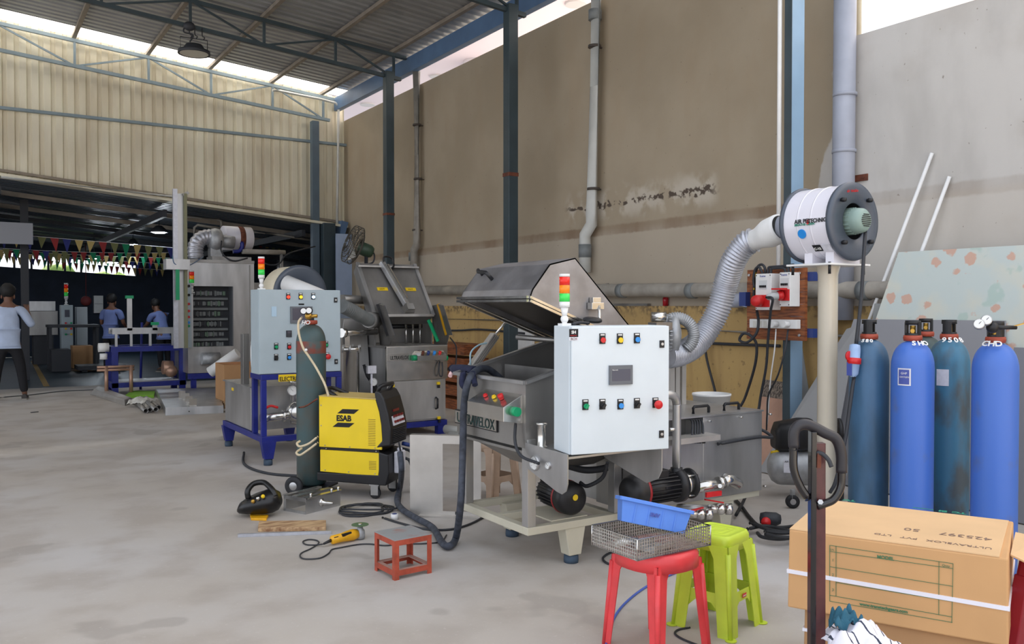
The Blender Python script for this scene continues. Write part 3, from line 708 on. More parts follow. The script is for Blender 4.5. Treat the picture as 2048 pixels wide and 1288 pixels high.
b = MB().lathe([(R,0),(R,.05),(R,.13),(R,.134),(R+.003,.136),(R+.003,.140),(R,.142),(R,.146),(R,.23),(R,.234),(R+.003,.236),(R+.003,.240),(R,.242),(R,.246),(R,.33),(R,yb-yf)], (cx,yf,cz), (0,1,0), n=56)
obj('drum', b, 'drum', fu)
obj('front_rim', MB().lathe([(.115,.012),(.115,0),(.215,-.002),(R+.012,0),(R+.016,.012),(R+.012,.03),(R-.004,.03)], (cx,yf-.012,cz), (0,1,0), n=56), 'rim', fu, label='slate front rim')
obj('back_rim', MB().lathe([(R-.004,0),(R+.012,0),(R+.016,.012),(R+.012,.026),(.1,.028),(.0,.028)], (cx,yb-.014,cz), (0,1,0), n=56), 'rim', fu, label='slate back rim')
obj('fan_cavity', MB().lathe([(.115,0),(.115,.12),(.03,.125),(0,.125)], (cx,yf,cz), (0,1,0), n=40), 'black', fu, label='dark opening')
mo = obj('motor', MB().lathe([(0,-.105),(.055,-.10),(.074,-.082),(.08,-.05),(.08,.06),(.065,.075),(0,.078)], (cx-.01,yf,cz), (0,1,0), n=36), 'motor', fu, label='grey green motor')
gm = MB()
for i in range(7):
    z = cz-.036+i*.012; hw = math.sqrt(max(0,.045**2-(z-cz)**2)); gm.bar((cx-.01-hw,yf-.1045,z),(cx-.01+hw,yf-.1045,z), .004, .005)
obj('vent_slots', gm, 'black', mo)
ribs = MB()
for i in range(20):
    a = 2*PI*i/20; ribs.bar((cx-.01+.08*math.cos(a),yf-.03,cz+.08*math.sin(a)),(cx-.01+.08*math.cos(a),yf+.055,cz+.08*math.sin(a)), .006,.01)
obj('cooling_ribs', ribs, 'motor', mo)
for i in range(4):
    a = PI/4+PI/2*i+.05; c = Vector((cx+.185*math.cos(a), yf-.015, cz+.185*math.sin(a)))
    obj('knob', MB().lathe([(0,-.035),(.014,-.033),(.016,-.015),(.011,0)], c, (0,1,0), n=6), 'black', fu)
for yy in (3.46, 3.62):
    lg = MB().hexa([(cx-.13,yy-.03,1.768),(cx+.13,yy-.03,1.768),(cx+.13,yy+.03,1.768),(cx-.13,yy+.03,1.768)],[(cx-.13,yy-.03,1.86),(cx+.13,yy-.03,1.86),(cx+.13,yy+.03,1.86),(cx-.13,yy+.03,1.86)])
    obj('saddle', lg, 'drum', fu)
text("AIR PEL", .036, (cx-R-.006, aX(1590,446,cx-R).y, aX(1590,448,cx-R).z), (0,-1,0), (0,0,1), 'ink_black', fu, bold=.001)
text("$", .036, (cx-R-.006, aX(1614,446,cx-R).y, aX(1614,448,cx-R).z), (0,-1,0), (0,0,1), 'ink_red', fu, bold=.001)
text("TECHNIC", .036, (cx-R-.006, aX(1618,446,cx-R).y, aX(1618,446,cx-R).z), (0,-1,0), (0,0,1), 'ink_black', fu, bold=.001, sx=.85)
text("BREATHE GREEN", .02, (cx-R-.006, aX(1590,453,cx-R).y, aX(1590,453,cx-R).z), (0,-1,0), (.1,0,1), 'ink_teal', fu, bold=.0006)
def drumpt(phi, y, e=.004): return Vector((cx-(R+e)*math.cos(phi), y, cz-(R+e)*math.sin(phi)))
yy = aX(1602,468,cx-R).y
obj('round_sticker', MB().cyl(drumpt(.32,yy,.0), drumpt(.32,yy,.006), .03, n=28), 'blue_btn', fu, label='round blue sticker')
yy = aX(1622,490,cx-R).y; phi = .78
P = [drumpt(phi-.11,yy+.03),drumpt(phi-.11,yy-.03),drumpt(phi+.11,yy-.03),drumpt(phi+.11,yy+.03)]
obj('label_plate', MB().plate(P, (-math.cos(phi),0,-math.sin(phi)), .002), 'ink_black', fu)
text('C-15', .026, drumpt(phi+.04, yy+.024, .009), (0,-1,0), (-math.sin(phi),0,math.cos(phi)), 'ink_white', fu, bold=.001)
P = [drumpt(phi-.11,yy-.035),drumpt(phi-.11,yy-.10),drumpt(phi+.11,yy-.10),drumpt(phi+.11,yy-.035)]
obj('label_plate', MB().plate(P, (-math.cos(phi),0,-math.sin(phi)), .002), 'paper', fu)
text('air intake', .03, (cx-.08, yf-.016, cz+.175), (1,0,.1), (0,0,1), 'ink_red', fu)
# duct: reducer + flexible hose down to the machine
du = thing('flexible_duct', 'ribbed grey flexible duct curving from the white drum down behind the grey control cabinet', 'duct', (4.3, 4.3, 1.1))
Q = [(4.717,3.77,2.03), tuple(aY(1548,462,3.98)), tuple(aY(1530,470,4.05)), tuple(aY(1512,478,4.1))]
obj('inlet_pipe', MB().cyl(Q[0], aY(1560,457,3.92), .082, n=32), 'pvc_blue', du)
d_ = (aY(1506,482,4.16)-aY(1563,455,3.90)); L_ = d_.length
obj('reducer', MB().lathe([(.085,0),(.098,.005),(.1,.02),(.1,L_*.42),(.097,L_*.48),(.078,L_*.72),(.074,L_*.78),(.074,L_*.98),(.066,L_)], aY(1563,455,3.90), d_, n=36), 'white', du, label='white pipe reducer')
obj('sleeve', MB().cyl(aY(1525,473,4.07), aY(1497,485,4.2), .068, n=32), mat('pale_blue_pvc',(178,190,214),.4), du, label='pale blue sleeve')
dp = [aY(1508,480,4.16), aY(1490,489,4.22), aY(1468,520,4.3), aY(1452,566,4.4), aY(1438,615,4.45), aY(1418,655,4.5), aY(1390,690,4.52), aY(1360,707,4.5), aY(1330,712,4.45)]
obj('hose', MB().ribbed(dp, .084, .007, .022, n=28), 'galv', du)
# power lead with coupler hanging from the drum
cd = thing('power_lead', 'dark power lead hanging from the drum motor through a pale blue and red coupler', 'cable', tuple(aX(1700,1000,4.5)))
obj('lead', MB().tube([(cx+.03,yf-.07,cz-.05), aX(1727,520,4.68), aX(1722,600,4.66), aX(1712,690,4.6)], .011), 'cable', cd)
obj('lead', MB().tube([aX(1708,754,4.56), aX(1700,810,4.5), aX(1690,880,4.45), aX(1672,960,4.4), aX(1660,985,4.4)], .011), 'cable', cd)
pu = aX(1710,688,4.58); pl = aX(1706,754,4.56); d_ = pl-pu
obj('coupler', MB().lathe([(.012,0),(.03,.005),(.034,.03),(.034,d_.length*.42),(.038,d_.length*.43),(.038,d_.length*.6),(.034,d_.length*.61),(.03,d_.length*.9),(.014,d_.length)], pu, d_, n=24), mat('pale_blue_plug',(150,176,214),.4), cd, label='pale blue plug and socket')
obj('coupler_ring', MB().lathe([(.036,d_.length*.42),(.041,d_.length*.43),(.041,d_.length*.6),(.036,d_.length*.61)], pu, d_, n=24), 'red', cd, label='red ring')
obj('coupler_cap', MB().cyl(aX(1700,712,4.54), aX(1700,712,4.54)+Vector((0,.012,.0)), .03, n=20), 'red', cd, label='red flap')
tg = aX(1699,738,4.53); obj('tag', MB().box(tg.x, tg.x+.002, tg.y-.015, tg.y+.02, tg.z-.04, tg.z+.04), 'stk_blue', cd)
# ================================================================== switch board on the blue column
y0, y1, z0, z1 = 4.98, 5.64, 1.19, 1.84
sb = thing('switch_board', 'varnished wooden board bolted across the bright blue column', 'board', (6.28, 5.3, z0))
pl = MB()
for i in range(6): pl.box(6.262+.004*(i%2), 6.30, y0, y1, z0+(z1-z0)*i/6+.001, z0+(z1-z0)*(i+1)/6-.001)
obj('planks', pl, 'wood_red', sb)
for zz in (1.72, 1.22): obj('clamp', MB().box(6.30,6.36,y0-.06,y0+.02,zz,zz+.08), 'blue_dk', sb)
for yy, zz in ((y0+.05,z0+.05),(y0+.05,z1-.05),(y1-.03,z0+.05),(y1-.03,z1-.05)): obj('bolt', MB().cyl((6.25,yy,zz),(6.264,yy,zz), .012, n=10), 'steel', sb)
def dbox(px0, px1, py0, py1, lab):
    xf = 6.13; a = aX(px0,py0,xf); b = aX(px1,py1,xf)
    t = thing('breaker_box', lab, 'electrical box', (6.2, (a.y+b.y)/2, b.z))
    obj('housing', MB().box(xf,6.262,a.y,b.y,b.z,a.z), 'white', t, bevel=.005)
    cy_ = (a.y+b.y)/2; h = a.z-b.z; zc_ = a.z-h*.32
    obj('breaker_window', MB().box(xf-.004,xf,cy_-.045,cy_+.045,zc_-.035,zc_+.045), mat('breaker_grey',(205,208,208),.4), t)
    for i in range(4): obj('breaker_switch', MB().box(xf-.014,xf-.004,cy_-.036+i*.02,cy_-.024+i*.02,zc_-.02,zc_+.0), 'black', t)
    text('Scame', .026, (xf-.002, cy_+.04, a.z-.03), (0,-1,0), (0,0,1), 'stk_blue', t)
    for yy in (a.y-.012,b.y+.012):
        for zz in (a.z-.015,b.z+.015): obj('screw', MB().cyl((xf-.003,yy,zz),(xf,yy,zz), .005, n=8), 'black', t)
    return t, a, b, xf
b1, a, b, xf = dbox(1511, 1542, 548, 620, 'pale grey breaker box with a closed red round socket, left of two')
c = aX(1517, 602, xf)
obj('socket_plate', MB().box(xf-.012,xf,c.y-.13,c.y+.03,c.z-.055,c.z+.055), 'red', b1, label='red plate')
obj('socket_lid', MB().lathe([(0,-.1),(.044,-.098),(.05,-.09),(.05,0)], (xf-.01,c.y-.03,c.z), (1,.25,0), n=28), 'red', b1, label='red round lid')
b2, a, b, xf = dbox(1559, 1580, 545, 613, 'pale grey breaker box with a grey plug pushed into its red socket, right of two')
c = aX(1570, 590, xf)
obj('socket_plate', MB().box(xf-.02,xf,c.y-.05,c.y+.05,c.z-.05,c.z+.05), 'red', b2, label='red plate')
pq = thing('mains_plug', 'grey and red industrial plug with a black lead in the right breaker box', 'plug', (6.0, c.y, c.z))
obj('plug_body', MB().lathe([(.012,0),(.026,.01),(.034,.05),(.036,.12)], (xf-.16,c.y+.07,c.z-.02), (.8,-.4,.12), n=24), mat('plug_grey',(180,182,182),.5), pq)
obj('plug_collar', MB().lathe([(.037,0),(.042,.005),(.042,.045),(.03,.05)], (xf-.07,c.y+.025,c.z-.006), (.8,-.4,.12), n=24), 'red', pq, label='red collar')
obj('socket_flap', MB().box(xf-.11,xf-.03,c.y-.05,c.y+.06,c.z+.045,c.z+.06).xf(Matrix.Identity(4)), 'red', pq, label='raised red flap')
obj('lead', MB().tube([(xf-.16,c.y+.07,c.z-.02), aX(1545,598,5.96), aX(1541,625,6.02), aX(1536,680,6.1), aX(1532,735,6.15), aX(1520,800,6.2), aX(1515,850,6.2)], .012), 'cable', pq)
s0 = aX(1498, 638, 6.2); s1 = aX(1592, 658, 6.2)
ss = thing('socket_strip', 'white plastic switch and socket strip across the lower part of the wooden board', 'socket strip', (6.22, (s0.y+s1.y)/2, s1.z))
obj('trunking', MB().box(6.205,6.262,s0.y,s1.y,s1.z,s0.z), 'white', ss, bevel=.004)
for i, px in enumerate((1509,1520,1530,1541)): q = aX(px,648,6.2); obj('rocker_switch', MB().box(6.198,6.206,q.y-.018,q.y+.018,q.z-.028,q.z+.028), mat('ivory_switch%d'%i,(216,214,206),.4), ss, bevel=.002)
for px in (1552,1575): q = aX(px,648,6.2); obj('plug_top', MB().cyl((6.14,q.y,q.z),(6.206,q.y,q.z), .03, n=20), 'white', ss)
solo('white_lead', MB().tube([aX(1552,658,6.15), aX(1549,700,6.15), aX(1541,760,6.2), aX(1535,840,6.3), aX(1533,850,6.3)], .006), 'white', 'thin white lead dropping from the socket strip to the floor', 'cable')
solo('black_lead', MB().tube([aX(1576,660,6.2), aX(1570,700,6.1), aX(1556,750,6.1), aX(1537,790,6.2), aX(1534,830,6.25), aX(1533,860,6.3)], .008), 'cable', 'thin black lead curving down from the socket strip', 'cable')
solo('black_cable', MB().tube([aX(1514,622,6.2), aX(1517,645,6.12), aX(1512,668,6.1), aX(1494,685,6.1), aX(1479,680,6.1), aX(1487,667,6.1), aX(1502,672,6.12), aX(1513,690,6.15), aX(1510,730,6.2), aX(1492,790,6.3), aX(1480,815,6.3)], .013), 'cable', 'thick black cable looped once under the wooden board', 'cable')
for a_, b_ in (((1520,548),(1575,540)),((1535,548),(1528,532)),((1545,548),(1556,532)),((1570,545),(1573,530)),((1583,545),(1580,530))):
    pass
cl = thing('cable_bunch', 'bunch of dark cables arching over the top of the wooden board', 'cable', tuple(aX(1550,535,6.26)))
for i, pts in enumerate((((1531,548),(1529,534),(1522,529),(1514,536),(1509,560),(1507,600)), ((1536,548),(1537,536),(1543,534),(1560,533),(1572,532)), ((1542,548),(1543,538),(1554,536),(1568,537),(1572,546)), ((1578,546),(1577,534),(1583,530),(1586,537),(1586,546)), ((1526,548),(1518,534),(1510,540),(1507,560),(1509,575)))):
    obj('cable', MB().tube([aX(px,py,6.22-.01*i) for px,py in pts], .012), 'cable', cl)
obj('yellow_wire', MB().tube([aX(1512,545,6.2), aX(1508,560,6.2), aX(1508,580,6.2)], .005), 'yellow', cl, label='yellow wire')
q0 = aX(1572,-60,6.28); q1 = aX(1571,560,6.28)
solo('conduit', MB().cyl((6.285,5.29,1.845), (6.285,5.29,5.5), .02, n=14), 'white', 'white conduit running up the bright blue column to the wooden board', 'conduit')
q = aX(1503,590,6.24)
solo('junction_box', MB().box(6.2,6.262,5.60,5.68,1.5,1.63), 'blue_dk', 'small dark blue junction box at the left edge of the wooden board', 'box')
# ================================================================== compressor
cp = thing('air_compressor', 'small grey horizontal tank air compressor with a black motor cover, beside the steel tank', 'compressor', (5.4, 4.5, 0))
ax_ = (RT*1.0+FW*(-.12)).normalized()
c0 = aD(1548, 944, 6.75); tk = MB(); L_ = .5
c0.z = .235
tk.lathe([(0,-.05),(.06,-.045),(.11,-.02),(.135,.02),(.14,.05),(.14,L_-.05),(.135,L_-.02),(.11,L_+.02),(.06,L_+.045),(0,L_+.05)], c0, ax_, n=36)
obj('tank', tk, 'cast', cp)
cm = c0+ax_*.05+Vector((0,0,.15))
def rbox(c, ux, uy, uz): return [[c-ux*a-uy*b for a, b in ()]]
ring = lambda c, rx, rz, e=4: [c+FW*(rx*math.copysign(abs(math.cos(t))**(2/e), math.cos(t)))+Vector((0,0,1))*(rz*math.copysign(abs(math.sin(t))**(2/e), math.sin(t))) for t in [2*PI*i/24 for i in range(24)]]
obj('motor_cover', MB().loft([ring(cm+ax_*-.06+Vector((0,0,.07)),.07,.07), ring(cm+ax_*-.03+Vector((0,0,.09)),.11,.11), ring(cm+ax_*.14+Vector((0,0,.11)),.12,.125), ring(cm+ax_*.22+Vector((0,0,.115)),.11,.12)]), 'black', cp)
obj('pump_head', MB().box(-.05,.05,-.05,.05,0,.2).xf(Matrix.Translation(cm+ax_*.32)), 'cast', cp, bevel=.01)
fin = MB()
for i in range(8): fin.cyl(cm+ax_*.32+Vector((0,0,.03+.022*i)), cm+ax_*.32+Vector((0,0,.04+.022*i)), .075, n=20)
obj('cooling_fins', fin, 'steel', cp)
obj('fly_guard', MB().cyl(cm+ax_*.42+Vector((0,0,.13)), cm+ax_*.45+Vector((0,0,.13)), .11, n=28), 'black', cp)
w_ = aZ(1585, 1003, .05); 
wl = obj('wheel', MB().lathe([(.018,-.015),(.05,-.015),(.05,.015),(.018,.015)], w_, FW, n=24, closed=True), 'rubber', cp)
obj('hub', MB().cyl(w_-FW*.018, w_+FW*.018, .022, n=16), 'steel', wl)
obj('wheel_bracket', MB().bar(w_, w_+Vector((0,0,.09)), .03,.02), 'cast', cp)
obj('rear_foot', MB().box(-.02,.02,-.12,.12,0,.1).xf(Matrix.Translation((c0.x+ax_.x*.42, c0.y+ax_.y*.42, 0))), 'rubber', cp)
lp = c0-FW*.142+Vector((0,0,.03))+ax_*.07
obj('rating_label', MB().plate([lp+ax_*-.04+Vector((0,0,-.05)), lp+ax_*.05+Vector((0,0,-.05)), lp+ax_*.05+Vector((0,0,.05)), lp+ax_*-.04+Vector((0,0,.05))], -FW, .003), 'paper', cp)
text('AIR', .02, lp-FW*.006+Vector((0,0,.03))-ax_*.035, ax_, (0,0,1), 'ink_black', cp)
obj('yellow_handle', MB().cyl(aD(1543,905,6.75), aD(1558,902,6.7), .012), 'yellow', cp, label='yellow grip')
# ================================================================== cartons
T = .642; H_ = .3; A = aZ(1576,1059,T); B = aZ(2019,1118.5,T); Cc = aZ(1599,991,T)
ux = (B-A).normalized(); uy = Vector((-ux.y, ux.x, 0)); Lb = (B-A).length; Db = .60
if uy.dot(Cc-A) < 0: uy = -uy
def P3(u, v, z): return A+ux*u+uy*v+Vector((0,0,z-T))
rzc = math.atan2(ux.y, ux.x)
ct = thing('carton', 'large strapped brown carton on top of the stack behind the pallet truck handle', 'carton', tuple(P3(Lb/2, Db/2, T-H_)))
def carton_mb(u0,u1,v0,v1,z0,z1): return MB().hexa([P3(u0,v0,z0),P3(u1,v0,z0),P3(u1,v1,z0),P3(u0,v1,z0)],[P3(u0+.004,v0+.002,z1),P3(u1-.004,v0+.002,z1),P3(u1-.004,v1,z1),P3(u0+.004,v1,z1)])
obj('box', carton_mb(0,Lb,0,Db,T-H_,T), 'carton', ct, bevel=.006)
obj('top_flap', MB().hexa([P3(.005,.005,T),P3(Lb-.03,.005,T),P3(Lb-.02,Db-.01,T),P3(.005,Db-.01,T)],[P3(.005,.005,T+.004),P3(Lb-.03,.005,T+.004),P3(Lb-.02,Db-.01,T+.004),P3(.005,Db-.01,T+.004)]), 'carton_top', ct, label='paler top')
sm = MB(); za, zb_ = .475, .490
sm.hexa([P3(-.003,-.003,za),P3(Lb+.003,-.003,za-.01),P3(Lb+.003,Db+.003,za),P3(-.003,Db+.003,za)],[P3(-.003,-.003,zb_),P3(Lb+.003,-.003,zb_-.01),P3(Lb+.003,Db+.003,zb_),P3(-.003,Db+.003,zb_)])
obj('strap', sm, 'strap', ct, label='white strap')
def fu_(px, py):   # pixel on the front face -> (u,z)
    d = ray(px, py); n = uy; t = (A-O).dot(n)/d.dot(n); p = O+d*t; return (p-A).dot(ux), p.z
gl = MB()
def gline(p, q, w=.0016):
    (u0,z0_),(u1,z1_) = fu_(*p), fu_(*q); gl.bar(P3(u0,-.0012,z0_), P3(u1,-.0012,z1_), w, .0012, up=uy)
def Z6(x, y): return (1540+x/2.535, 780+y/2.535)
for p, q in (((303,787),(928,880)),((303,1070),(925,1178)),((303,787),(303,1070)),((928,880),(922,1180)),((335,790),(335,1045)),((857,868),(856,1140)),((303,818),(928,905)),((303,895),(928,995)),((335,975),(925,1072)),((303,1040),(922,1150))): gline(Z6(*p), Z6(*q))
obj('printed_table', gl, 'ink_green', ct, label='green printed table lines')
def ft(s, x, y, sz, m='ink_green', **k):
    u, z = fu_(*Z6(x, y)); text(s, sz, P3(u,-.0024,z), ux, (0,0,1), m, ct, depth=.0003, **k)
ft('MODEL', 543, 852, .017, bold=.0006); ft('S.N.', 304, 812, .010); ft('Qnty', 872, 893, .012); ft('1', 314, 868, .015); ft('2', 314, 942, .015); ft('3', 314, 1018, .015)
ft('www.transtechgears.com', 455, 1090, .0155, bold=.0006, sx=1.02)
def tt(s, px, py, sz, m, flip=True, **k):
    p = aZ(px, py, T+.005); text(s, sz, p, -ux if flip else ux, -uy if flip else uy, m, ct, depth=.0003, **k)
tt('ULTRAVELOX   PVT   LTD', 1985, 1096, .034, 'ink_grey', sx=1.0); tt('425397    50', 1985, 1077, .058, 'ink_grey', sx=1.0)
tt('TC', 1933, 1026, .04, 'ink_teal', bold=.002); tt('BI', 1895, 1022, .04, 'ink_teal', bold=.002); tt('Transtech', 1868, 1019, .02, 'ink_teal', bold=.001)
tt('TC', 1712, 1001, .04, 'ink_teal', bold=.002); tt('TC', 1622, 992, .03, 'ink_teal', bold=.002)
c2t = thing('carton', 'brown carton underneath, carrying the strapped carton', 'carton', tuple(P3(Lb/2, Db/2, .1)))
obj('box', carton_mb(.055,Lb-.02,.02,Db,.10,T-H_-.001), 'carton_in', c2t, bevel=.005)
obj('strap', MB().hexa([P3(.052,.017,.255),P3(Lb-.017,.017,.25),P3(Lb-.017,Db+.003,.25),P3(.052,Db+.003,.255)],[P3(.052,.017,.267),P3(Lb-.017,.017,.262),P3(Lb-.017,Db+.003,.262),P3(.052,Db+.003,.267)]), 'strap', c2t)
pa = thing('wooden_pallet', 'low wooden pallet under the two stacked cartons', 'pallet', tuple(P3(Lb/2,Db/2,0)))
for v in (.06,.27,.48): obj('block_rail', carton_mb(.08,Lb-.05,v,v+.07,0,.075), 'wood', pa)
for u in (.08,.24,.40,.56): obj('deck_board', carton_mb(u,u+.1,.04,Db-.02,.076,.099), 'wood', pa)
# crimson stool and open carton at the right edge
cs = thing('crimson_stool', 'crimson plastic stool cut off by the right edge of the picture', 'stool', tuple(aD(2090,1288,3.05).xy)+(0,))
cs.location += RT*.12; p = Vector((cs.location.x, cs.location.y, 0)); INV[cs.name] = Matrix.Translation(-p)
obj('seat', MB().hexa([p+Vector((a*.15,b*.15,.52)) for a,b in ((-1,-1),(1,-1),(1,1),(-1,1))],[p+Vector((a*.14,b*.14,.60)) for a,b in ((-1,-1),(1,-1),(1,1),(-1,1))]), 'crimson', cs, bevel=.015)
for a,b in ((-1,-1),(1,-1),(1,1),(-1,1)): obj('leg', MB().hexa([p+Vector((a*.18+i*.03,b*.18+j*.03,0)) for i,j in ((-1,-1),(1,-1),(1,1),(-1,1))],[p+Vector((a*.125+i*.025,b*.125+j*.025,.53)) for i,j in ((-1,-1),(1,-1),(1,1),(-1,1))]), 'crimson', cs, bevel=.004)
F_ = [aD(2021,1112,3.0), aD(2031,1067,3.25), aD(2090,1080,3.2), aD(2100,1150,2.9)]
solo('carton_flap', MB().plate(F_, (0,0,1), .006), 'carton_top', 'pale carton flap sticking out over the crimson stool at the right edge', 'cardboard')
# ================================================================== pallet truck
DJ = 2.8
pj = thing('pallet_truck', 'dark hand pallet truck whose upright handle stands in front of the strapped carton', 'pallet truck', tuple(aD(1634,1288,DJ).xy)+(0,))
bj = Vector((pj.location.x, pj.location.y, 0)); topj = aD(1634, 905, DJ)
M['truckred'] = mat('dark_maroon_paint', (84,40,40), .4, .1, .25, 14, coat=.2)
ps = Vector((bj.x, bj.y, .28)); pe = aD(1634, 885, DJ)
obj('pole', MB().bar(ps, pe, .048, .03, up=FW), 'truckred', pj, bevel=.003)
obj('pole_cover', MB().bar(ps-RT*.018, aD(1625,862,DJ-.02), .018, .036, up=FW), 'black_gloss', pj, bevel=.003, label='black strip on the left of the pole')
lp_ = [(1617,998),(1600,972),(1588,940),(1587,905),(1588,866),(1598,851),(1618,850),(1650,866),(1672,878),(1682,905),(1683,945),(1681,975),(1668,998),(1650,1007),(1634,1012)]
obj('handle_loop', MB().tube([aD(px,py,DJ-.02) for px,py in lp_], .013, n=16, k=6), 'black_gloss', pj)
for seg in (((1588,900),(1588,866),(1598,851),(1618,850),(1650,866),(1672,878),(1682,905),(1683,945)),): obj('grip', MB().tube([aD(px,py,DJ-.02) for px,py in seg], .0175, n=16), mat('matt_black_grip',(40,38,42),.45), pj)
obj('lever', MB().tube([aD(1632,905,DJ-.03), aD(1645,908,DJ-.04), aD(1657,920,DJ-.05), aD(1663,934,DJ-.055)], .007, n=10), 'cable', pj)
obj('lever_slot', MB().bar(aD(1637,905,DJ-.03), aD(1636,935,DJ-.03), .012, .02, up=FW), 'rust', pj)
obj('handle_bolt', MB().cyl(aD(1641,1004,DJ-.05), aD(1641,1004,DJ-.02), .009, n=6), 'steel', pj)
obj('pump', MB().cyl((bj.x,bj.y,.06),(bj.x,bj.y,.3), .055, n=24), 'truckred', pj)
for s in (-1,1):
    q = bj+RT*(s*.18)
    obj('fork', MB().hexa([q-RT*.08-FW*.08+Vector((0,0,.05)),q+RT*.08-FW*.08+Vector((0,0,.05)),q+RT*.08-FW*1.15+Vector((0,0,.05)),q-RT*.08-FW*1.15+Vector((0,0,.05))],[v+Vector((0,0,.04)) for v in (q-RT*.08-FW*.08+Vector((0,0,.05)),q+RT*.08-FW*.08+Vector((0,0,.05)),q+RT*.08-FW*1.15+Vector((0,0,.05)),q-RT*.08-FW*1.15+Vector((0,0,.05)))]), 'truckred', pj)
    obj('load_wheel', MB().cyl(q-FW*1.0-RT*.04+Vector((0,0,.035)), q-FW*1.0+RT*.04+Vector((0,0,.035)), .035), 'rubber', pj)
    obj('steer_wheel', MB().cyl(bj+RT*(s*.07)+Vector((0,0,.08)), bj+RT*(s*.12)+Vector((0,0,.08)), .08), 'rubber', pj)
obj('yoke', MB().bar(bj-RT*.26-FW*.08+Vector((0,0,.16)), bj+RT*.26-FW*.08+Vector((0,0,.16)), .1, .2), 'truckred', pj)
# rags on the truck yoke
def rag(c, rx, ry, h, seed, n=18):
    rr = random.Random(seed); ph = [rr.uniform(0,6.28) for _ in range(6)]
    mb = MB(); vs = []
    for i in range(n+1):
        for j in range(n+1):
            a = i/n*2-1; b = j/n*2-1; d = max(abs(a),abs(b))
            z = h*(1-d**2.2)+.012*math.sin(7*a+ph[0]+3*b)+.01*math.sin(9*b+ph[1]-4*a)+.006*math.sin(17*a*b+ph[2])
            vs.append(c+RT*(a*rx*(1+.1*math.sin(5*b+ph[3])))+FW*(b*ry*(1+.12*math.sin(4*a+ph[4])))+Vector((0,0,max(z,-.02))))
    fs = [(i*(n+1)+j,(i+1)*(n+1)+j,(i+1)*(n+1)+j+1,i*(n+1)+j+1) for i in range(n) for j in range(n)]
    mb.add(vs, fs, smooth=True); return mb
sm_ = NG('striped_cotton', .9)
wv = sm_.n.new('ShaderNodeTexWave'); wv.inputs['Scale'].default_value = 9; wv.inputs['Distortion'].default_value = 1.5; sm_.L.new(sm_.pos, wv.inputs['Vector'])
M['striped'] = sm_.out(sm_.mix(sm_.step(wv.outputs['Fac'], .06, .03), srgb(228,226,236), srgb(60,64,80)))
rc = aD(1705, 1290, 2.74)
def rag_obj(*a, **k):
    pass
o = solo('striped_rag', rag(rc+RT*.02, .105, .09, .065, 3), 'striped', 'white rag with thin dark stripes heaped in front of the lower carton', 'cloth')
for ob_ in (o,): s_ = ob_.modifiers.new('th','SOLIDIFY'); s_.thickness = .004
o = solo('teal_rag', rag(rc+Vector((0,0,.06))-RT*.01+FW*.03, .045, .04, .04, 5), 'teal_cloth', 'small teal rag lying on the striped rag', 'cloth')
s_ = o.modifiers.new('th','SOLIDIFY'); s_.thickness = .004
# ================================================================== machine 1: the open parts washer
X0, X1, Y0, Y1 = 2.66, 4.55, 3.98, 4.76
def gauge(c, n_, r, parent, body='steel'):
    c = Vector(c); n_ = Vector(n_).normalized(); x, y, d = frame_of(n_)
    o = obj('pressure_gauge', MB().lathe([(0,-.03),(r*.9,-.028),(r,-.01),(r,.006),(r*.88,.008),(r*.86,.002)], c, n_, n=32), body, parent)
    o2 = obj('dial_face', MB().cyl(c+d*.001, c+d*.003, r*.86, n=28), 'glass', o) if o.parent is not None and o.parent.parent is None else None
    if o2 is None: return o
    tk = MB()
    for i in range(9):
        a = -2.2+4.4*i/8; u = Vector((0,0,1))*math.cos(a)+x*math.sin(a); tk.bar(c+d*.0035+u*r*.6, c+d*.0035+u*r*.76, r*.05, .001)
    tk.bar(c+d*.004-x*r*.1-Vector((0,0,r*.1)), c+d*.004+x*r*.45+Vector((0,0,r*.45)), r*.07, .001)
    obj('dial_needle', tk, 'ink_black', o)
    return o
def foot_leg(x, y, top, parent, m, w0=.15, w1=.085, zf=.05, name='leg'):
    mb = MB().hexa([(x-w1/2,y-w1/2,zf),(x+w1/2,y-w1/2,zf),(x+w1/2,y+w1/2,zf),(x-w1/2,y+w1/2,zf)],[(x-w0/2,y-w1/2,top),(x+w0/2,y-w1/2,top),(x+w0/2,y+w1/2,top),(x-w0/2,y+w1/2,top)])
    o = obj(name, mb, m, parent, bevel=.004)
    obj('rubber_foot', MB().lathe([(0,0),(w1*.5,0),(w1*.52,.015),(w1*.5,zf-.005),(0,zf)], (x,y,0), n=24), 'foot', o)
    return o
wm = thing('parts_washer', 'stainless parts washer with its hood open and a pale grey control cabinet in front', 'machine', (3.4, 4.3, 0))
fr = MB(); a0, a1 = .212, .255
for y in (Y0, Y1-.05): fr.box(X0, X1, y, y+.05, a0, a1)
for x in (X0, 3.28, 4.0, X1-.05): fr.box(x, x+.05, Y0+.05, Y1-.05, a0, a1)
fr.box(X0+.05, 3.28, 4.34, 4.39, a0, a1-.001).box(2.95, 3.0, Y0+.05, 4.34, a0, a1)
obj('base_frame', fr, 'cream', wm, bevel=.003)
obj('deck_plate', MB().box(2.86, 3.12, 4.03, 4.34, .256, .262), 'cream', wm)
for x, y in ((3.0, 4.03), (3.02, 4.70), (4.24, 4.03), (4.30, 4.70)): foot_leg(x, y, a0+.01, wm, 'cream')
po = MB()
for x, y in ((2.695, 4.02), (2.695, 4.72), (3.32, 4.02)):
    obj('corner_post', MB().box(x-.028, x+.028, y-.03, y+.03, a1, .75), 'steel', wm, bevel=.002)
obj('upright_plate', MB().box(3.36, 3.42, 3.99, 4.01, a1, .72).box(3.40,3.42,4.0,4.3,a1,.72), 'steel_dark', wm)
